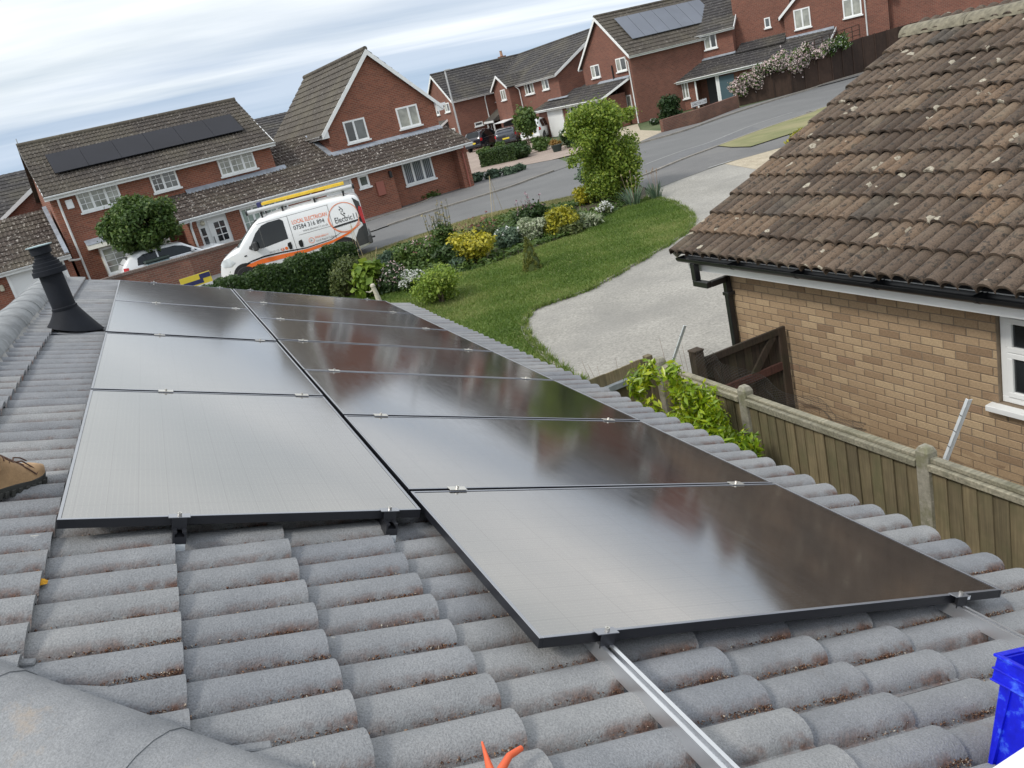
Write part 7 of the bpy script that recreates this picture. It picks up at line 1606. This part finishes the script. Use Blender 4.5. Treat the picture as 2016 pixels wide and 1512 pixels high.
# little wooden deer stump by the eave end
st = thing('garden_ornament', 'small pale wooden stump ornament beyond the far roof corner', 'ornament', (3.559, 17.476, -2.541))
mb = MB(); mb.tube([(0, 0, 0), (-.02, 0, .25), (-.05, .0, .42)], [.07, .055, .05], 10); mb.tube([(-.05, 0, .36), (-.16, 0, .32), (-.24, 0, .36)], [.025, .02, .008], 6); mb.build('stump', 'ornament', st, smooth=True); mb = MB(); mb.lathe([(.03, 0), (.062, .03), (.055, .08), (.02, .1)], 10, (-.05, 0, .4)); mb.build('head', 'ornament', st, smooth=True)
rk = thing('rockery_stone', 'pale rockery stone under the olive bush', 'stone', (3.043, 20.346, -2.401)); mb = MB(); mb.lathe([(.16, 0), (.2, .06), (.15, .14), (.05, .17)], 9); mb.build('stone', 'stone_pale', rk)

# ---------------------------------------------------------------- across the street
tx, ty = (-1.069, 32.6)
def ball(rng, h, w):
    out = []
    for i in range(80):
        d = rng.normal(size=3); d /= np.linalg.norm(d); s_ = w*rng.uniform(.09, .15); k_ = rng.uniform(.75, 1.02); out.append((d[0]*w*.40*k_, d[1]*w*.40*k_, h*.66 + d[2]*w*.30*k_ - (.03*w if d[2] < 0 else 0), s_, s_, s_*.85))
    return out
rt = plant('round_tree', 'round clipped evergreen tree in front of the left house', 'tree', (tx, ty, ZS, 3.63, 2.93), 'leaf_mid', 22000, .08, ball, 5, None, 1.8, tint=(.42, .27))
mb = MB(); mb.tube([(0, 0, -.1), (.04, 0, .8), (0, 0, 1.6)], [.14, .11, .09], 10); mb.build('trunk', 'bark', rt, smooth=True)
LAV = 'lavender clumps along the far pavement'
for i, (p, lab) in enumerate(zip([(13.07, 39.602, -2.32, 0.757, 0.884), (13.082, 38.003, -2.32, 0.509, 0.703), (13.67, 38.167, -2.32, 0.465, 0.76), (14.256, 37.666, -2.32, 0.463, 0.855), (15.04, 37.393, -2.32, 0.463, 0.906), (15.707, 36.794, -2.32, 0.43, 0.949), (16.421, 37.058, -2.32, 0.37, 0.656)],
    ['dark green bush at the corner of the gabled house', 'grey green clump right of the corner bush', 'lavender clump at the foot of the lamp post', 'lavender clump just right of the lamp post', 'lavender clump in the middle of the strip', 'long lavender clump towards the junction', 'last small lavender clump by the junction'])):
    plant('corner_bush' if i == 0 else 'lavender', lab, 'bush' if i == 0 else 'lavender', p, 'leaf_dark' if i == 0 else 'leaf_blue', 1300, .08, None, 2, LAV, elong=2.2, tint=(.6, .25) if i == 0 else (.35, .22))
plant('wall_foot_plants', 'low green plants at the foot of the gabled house wall', 'plants', (11.41, 36.689, -2.32, 0.318, 1.348), 'leaf_mid', 900, .07, None, 0); plant('wall_foot_plants', 'small pale plant between the low plants and the corner bush', 'plants', (12.505, 37.697, -2.32, 0.281, 0.596), 'leaf_varieg', 400, .06, None, 0)
def hedge_box(name, label, P0, P1, h, w, mat, n=5000, cat='hedge'):
    P0, P1 = Vector((*P0, ZS)), Vector((*P1, ZS)); r_ = thing(name, label, cat, P0); PSEED[0] += 1; rng = np.random.default_rng(PSEED[0]); d = P1-P0; dn = d.normalized(); pn = Vector((-dn.y, dn.x, 0))
    P, Nn = [], []
    for i in range(n):
        f_ = rng.random(); t_ = rng.random()
        if f_ < .4: o_, z, nv = rng.uniform(0, w), h + rng.normal(0, .02), Vector((0,0,1))
        elif f_ < .8: o_, z, nv = rng.normal(0, .02), rng.uniform(0, h), -pn
        elif f_ < .9: o_, z, nv = rng.uniform(0, w), rng.uniform(0, h), -dn; t_ = 0
        else: o_, z, nv = rng.uniform(0, w), rng.uniform(0, h), dn; t_ = 1
        p = d*t_ + pn*o_; P.append((p.x, p.y, z)); Nn.append(tuple(nv))
    P, Nn = np.array(P), np.array(Nn)*.9 + rng.normal(0, .5, (n, 3)); Nn /= np.linalg.norm(Nn, axis=1, keepdims=True)
    obj('foliage', leaf_mesh('foliage', P, Nn, rng.uniform(.05, .1, n), mat, rng, 1.6, clump_tint(P, rng, 1.2, .45, .22)), r_); mb = MB(); mb.obox(pn*.06 + dn*.06, d - dn*.12, pn*(w-.12), (0, 0, h-.05)); mb.build('inner_twigs', mat, r_); return r_
hedge_box('clipped_hedge', 'low square clipped hedge on the corner of the close', (17.866, 46.022), (19.527, 44.387), .85, 2.4, 'leaf_hedge', 5000)
CL = 'shrubs along the close'
for (p, m_, n_, lf, nm, lab, kw) in (
    ((21.992, 47.656, -2.32, 2.886, 1.8), 'leaf_mid', 2600, .14, 'young_tree', 'loose young tree in front of the close garage', dict(low=.3, tint=(.6, .25))),
    ((20.042, 44.626, -2.32, 0.902, 1.565), 'leaf_dark', 2200, .1, 'dark_shrub', 'dark shrub just right of the square clipped hedge', dict(tint=(.7, .25))),
    ((22.014, 46.129, -2.32, 0.879, 1.377), 'leaf_mid', 1500, .1, 'garden_shrub', 'mid green shrub below the white garage door', {}),
    ((22.449, 42.754, -2.32, 1.146, 1.713), 'leaf_dark', 2600, .1, 'dark_rose', 'dark rose bush with cream blooms left of the tall bright shrub', dict(tint=(.7, .25), flowers=[('petal_cream', 14, .12, .6, .1)])),
    ((22.036, 43.931, -2.32, 0.565, 0.723), 'leaf_orange', 500, .08, 'orange_grass', 'orange brown tufted grass in a dark pot', dict(elong=4.0)),
    ((23.669, 56.552, -2.32, 0.697, 1.12), 'leaf_mid', 1000, .09, 'garden_shrub', 'small green shrub between the two dark parked cars', {}),
    ((22.526, 57.11, -2.32, 0.603, 1.272), 'leaf_mid', 1000, .09, 'garden_shrub', 'low green shrub in front of the dark navy car', {}),
    ((19.347, 53.801, -2.32, 0.556, 1.4), 'leaf_mid', 900, .08, 'garden_plants', 'low planting beside the pink paving left of the lamp post', {}),
    ((33.659, 89.717, -2.32, 1.635, 1.954), 'leaf_olive', 900, .12, 'bare_shrub', 'thin shrub against the end wall of the furthest house', dict(tint=(.3, .2))),
    ((29.329, 42.684, -2.32, 1.41, 1.48), 'leaf_dark', 2600, .1, 'holly_bush', 'rounded dark evergreen bush left of the street sign', dict(tint=(.45, .22))),
    ((27.955, 42.508, -2.32, 0.401, 0.671), 'leaf_dark', 700, .08, 'small_bush', 'small bush with white flowers by the sandy driveway', dict(flowers=[('petal_white', 20, .07, .5, .02)])),
    ((35.499, 47.907, -2.32, 1.534, 0.628), 'leaf_ivy', 900, .1, 'porch_climber', 'green climber on the porch post behind the street sign', {}),
    ((19.281, 20.527, -2.392, 0.505, 1.006), 'leaf_yellow', 3000, .06, 'golden_hedge', 'golden topped clipped hedge beside the brown tiled roof verge', dict(tint=(.35, .3)))):
    plant(nm, lab, 'tree' if 'tree' in nm else 'shrub', p, m_, n_, lf, None, 3, CL, **kw)
# flowering climber over the tall fence
ro = thing('climbing_rose', 'climbing rose covered in pale pink blossom over the tall brown fence', 'climber', (fp[0][0], fp[0][1], ZS)); rng = np.random.default_rng(44); bl = []
for t_ in np.linspace(-.04, .80, 30):
    i = 0; tt_ = t_*3; seg = min(int(max(tt_, 0)), 2); u_ = tt_ - seg; A, B = Vector((*fp[seg], 0)), Vector((*fp[seg+1], 0)); p = A.lerp(B, u_) - Vector((fp[0][0], fp[0][1], 0)); ht = 1.5 + .55*max(t_, 0)
    big = .62 if t_ < .5 else .36
    bl.append((p.x + rng.normal(0, .12), p.y - .12 + rng.normal(0, .1), ht + rng.normal(.05, .16) - (.5 if t_ < .12 else 0)*rng.random(), .4, .3, big*rng.uniform(.5, .95)))
P, Nn = cloud(rng, bl, 5000, 2.2); obj('foliage', leaf_mesh('foliage', P, Nn, rng.uniform(.06, .12, len(P)), 'leaf_mid', rng, 1.6, clump_tint(P, rng, 2, .4, .25)), ro)
P, Nn = cloud(rng, bl[:24], 5200, 5.0); obj('blossom', leaf_mesh('blossom', P, Nn, rng.uniform(.06, .13, len(P)), 'petal_pink', rng, 1.1, rng.uniform(.4, 1, len(P))), ro)
P, Nn = cloud(rng, bl[22:], 240, 5.0); obj('blossom', leaf_mesh('blossom', P, Nn, rng.uniform(.05, .1, len(P)), 'petal_white', rng, 1.1, rng.uniform(.4, 1, len(P))), ro)
mb = MB(); 
for e in bl[::4]: mb.tube([(e[0], e[1]+.3, 0), (e[0]+.1, e[1]+.15, e[2]*.6), (e[0], e[1], e[2])], [.03, .02, .008], 6)
mb.build('stems', 'bark', ro)
# pot for the orange grass
pt = (21.324, 42.545, -2.32, 0.248, 0.409); po = thing('plant_pot', 'dark pot under the orange brown tufted grass', 'pot', pt[:3]); mb = MB(); mb.lathe([(.22, 0), (.3, .35), (.32, .4), (.27, .4), (.25, .33)], 14); mb.build('pot', 'dark_green', po, smooth=True)

# ---------------------------------------------------------------- grass blades
def in_poly(px, py, poly):
    ins = np.zeros(len(px), bool); n = len(poly)
    for i in range(n):
        x0, y0 = poly[i]; x1, y1 = poly[(i+1) % n]; c_ = ((y0 > py) != (y1 > py)) & (px < (x1-x0)*(py-y0)/((y1-y0) if y1 != y0 else 1e-9) + x0); ins ^= c_
    return ins
def grass(name, label, poly, n, h, mat, seed, off, box=None):
    rng = np.random.default_rng(seed); xs_ = [p[0] for p in poly]; ys_ = [p[1] for p in poly]; x0, x1, y0, y1 = box or (min(xs_), max(xs_), min(ys_), max(ys_))
    px, py = rng.uniform(x0, x1, n*3), rng.uniform(y0, y1, n*3); k = in_poly(px, py, poly); px, py = px[k][:n], py[k][:n]; n = len(px)
    z = ZN + (ZS-ZN)*np.clip((py-YA)/(YB-YA), 0, 1) + off; hh = h*rng.uniform(.5, 1.3, n); a = rng.uniform(0, 2*np.pi, n); w = rng.uniform(.006, .014, n)
    lean_ = rng.normal(0, .6, (n, 2))*hh[:, None]
    V_ = np.stack([np.stack([px-w*np.cos(a), py-w*np.sin(a), z], 1), np.stack([px+w*np.cos(a), py+w*np.sin(a), z], 1), np.stack([px+lean_[:, 0], py+lean_[:, 1], z+hh], 1)], 1).reshape(-1, 3)
    me = arr_mesh(name, V_, np.arange(3*n).reshape(-1, 3), mat); t_ = .45 + .3*np.sin(px*.9+1)*np.sin(py*1.1+.5) + rng.normal(0, .22, n) + .22*np.sin(px*2.7 + py*1.9)*np.sin(py*3.1-px)
    at_ = me.attributes.new('tint', 'FLOAT', 'POINT'); at_.data.foreach_set('value', np.repeat(np.clip(t_, 0, 1), 3).astype(np.float32)); return tag(obj(name, me), label, 'grass', None, 'stuff')
# low mixed greenery that fills the bed between the shrubs
bed_poly = [(2.725, 19.859), (3.322, 18.935), (4.05, 18.622), (5.181, 18.284), (6.059, 17.652), (7.066, 17.682), (8.326, 17.993), (9.304, 17.955), (10.558, 18.741), (11.475, 19.278), (12.075, 19.538)] + list(reversed(verge_in))
rng = np.random.default_rng(91); n = 60000; px, py = rng.uniform(2, 14, n), rng.uniform(16, 26, n); k = in_poly(px, py, bed_poly); px, py = px[k], py[k]
k = (np.sin(px*2.3+py*1.1) + np.sin(px*.9-py*2.7) + rng.normal(0, .6, len(px))) > -.35; px, py = px[k][:16000], py[k][:16000]; n = len(px)
hz_ = rng.random(n)**1.5*(.16 + .14*np.sin(px*1.7+1)*np.sin(py*1.9)); P = np.stack([px, py, ZN + (ZS-ZN)*np.clip((py-YA)/(YB-YA), 0, 1) + .02 + np.abs(hz_)], 1); Nn = rng.normal(0, .6, P.shape) + np.array([0, 0, 1]); Nn /= np.linalg.norm(Nn, axis=1, keepdims=True)
tag(obj('bed_greenery', leaf_mesh('bed_greenery', P, Nn, rng.uniform(.035, .085, n), 'leaf_mid', rng, 2.0, .5 + .25*np.sin(px*3)*np.sin(py*2.6) + rng.normal(0, .2, n))), 'low mixed green leaves covering the flower bed soil', 'ground cover', None, 'stuff')
grass('lawn_grass', 'short green grass of the front lawn', lawn_poly, 150000, .045, 'grass_lawn', 5, .03, (2.5, 15, 8.5, 22.5))
# ragged tufts where the lawn overgrows its edging
rng = np.random.default_rng(17); le = np.array(lawn_edge); ii = rng.integers(0, len(le)-1, 9000); tt_ = rng.random(9000)[:, None]; pe = le[ii]*(1-tt_) + le[ii+1]*tt_; keep = np.sin(ii*1.7)+rng.normal(0, .7, 9000) > -.2; pe = pe[keep] + rng.normal(0, .045, (keep.sum(), 2)); n = len(pe)
z = ZN + (ZS-ZN)*np.clip((pe[:, 1]-YA)/(YB-YA), 0, 1) + .02; a = rng.uniform(0, 6.28, n); w = rng.uniform(.006, .012, n); hh = rng.uniform(.04, .11, n); ln = rng.normal(0, .05, (n, 2))
V_ = np.stack([np.stack([pe[:, 0]-w*np.cos(a), pe[:, 1]-w*np.sin(a), z], 1), np.stack([pe[:, 0]+w*np.cos(a), pe[:, 1]+w*np.sin(a), z], 1), np.stack([pe[:, 0]+ln[:, 0], pe[:, 1]+ln[:, 1], z+hh], 1)], 1).reshape(-1, 3)
me = arr_mesh('edge_grass', V_, np.arange(3*n).reshape(-1, 3), 'grass_lawn'); at_ = me.attributes.new('tint', 'FLOAT', 'POINT'); at_.data.foreach_set('value', np.repeat(rng.random(n), 3).astype(np.float32)); tag(obj('edge_grass', me), 'ragged grass tufts along the curved lawn edging', 'grass', None, 'stuff')
grass('verge_grass', 'dry pale grass of the roadside verge', verge_in + [p for p in reversed(road_near) if verge_in[0][0]-1 < p[0] < verge_in[-1][0]+.4], 22000, .05, 'grass_dry', 6, .012)
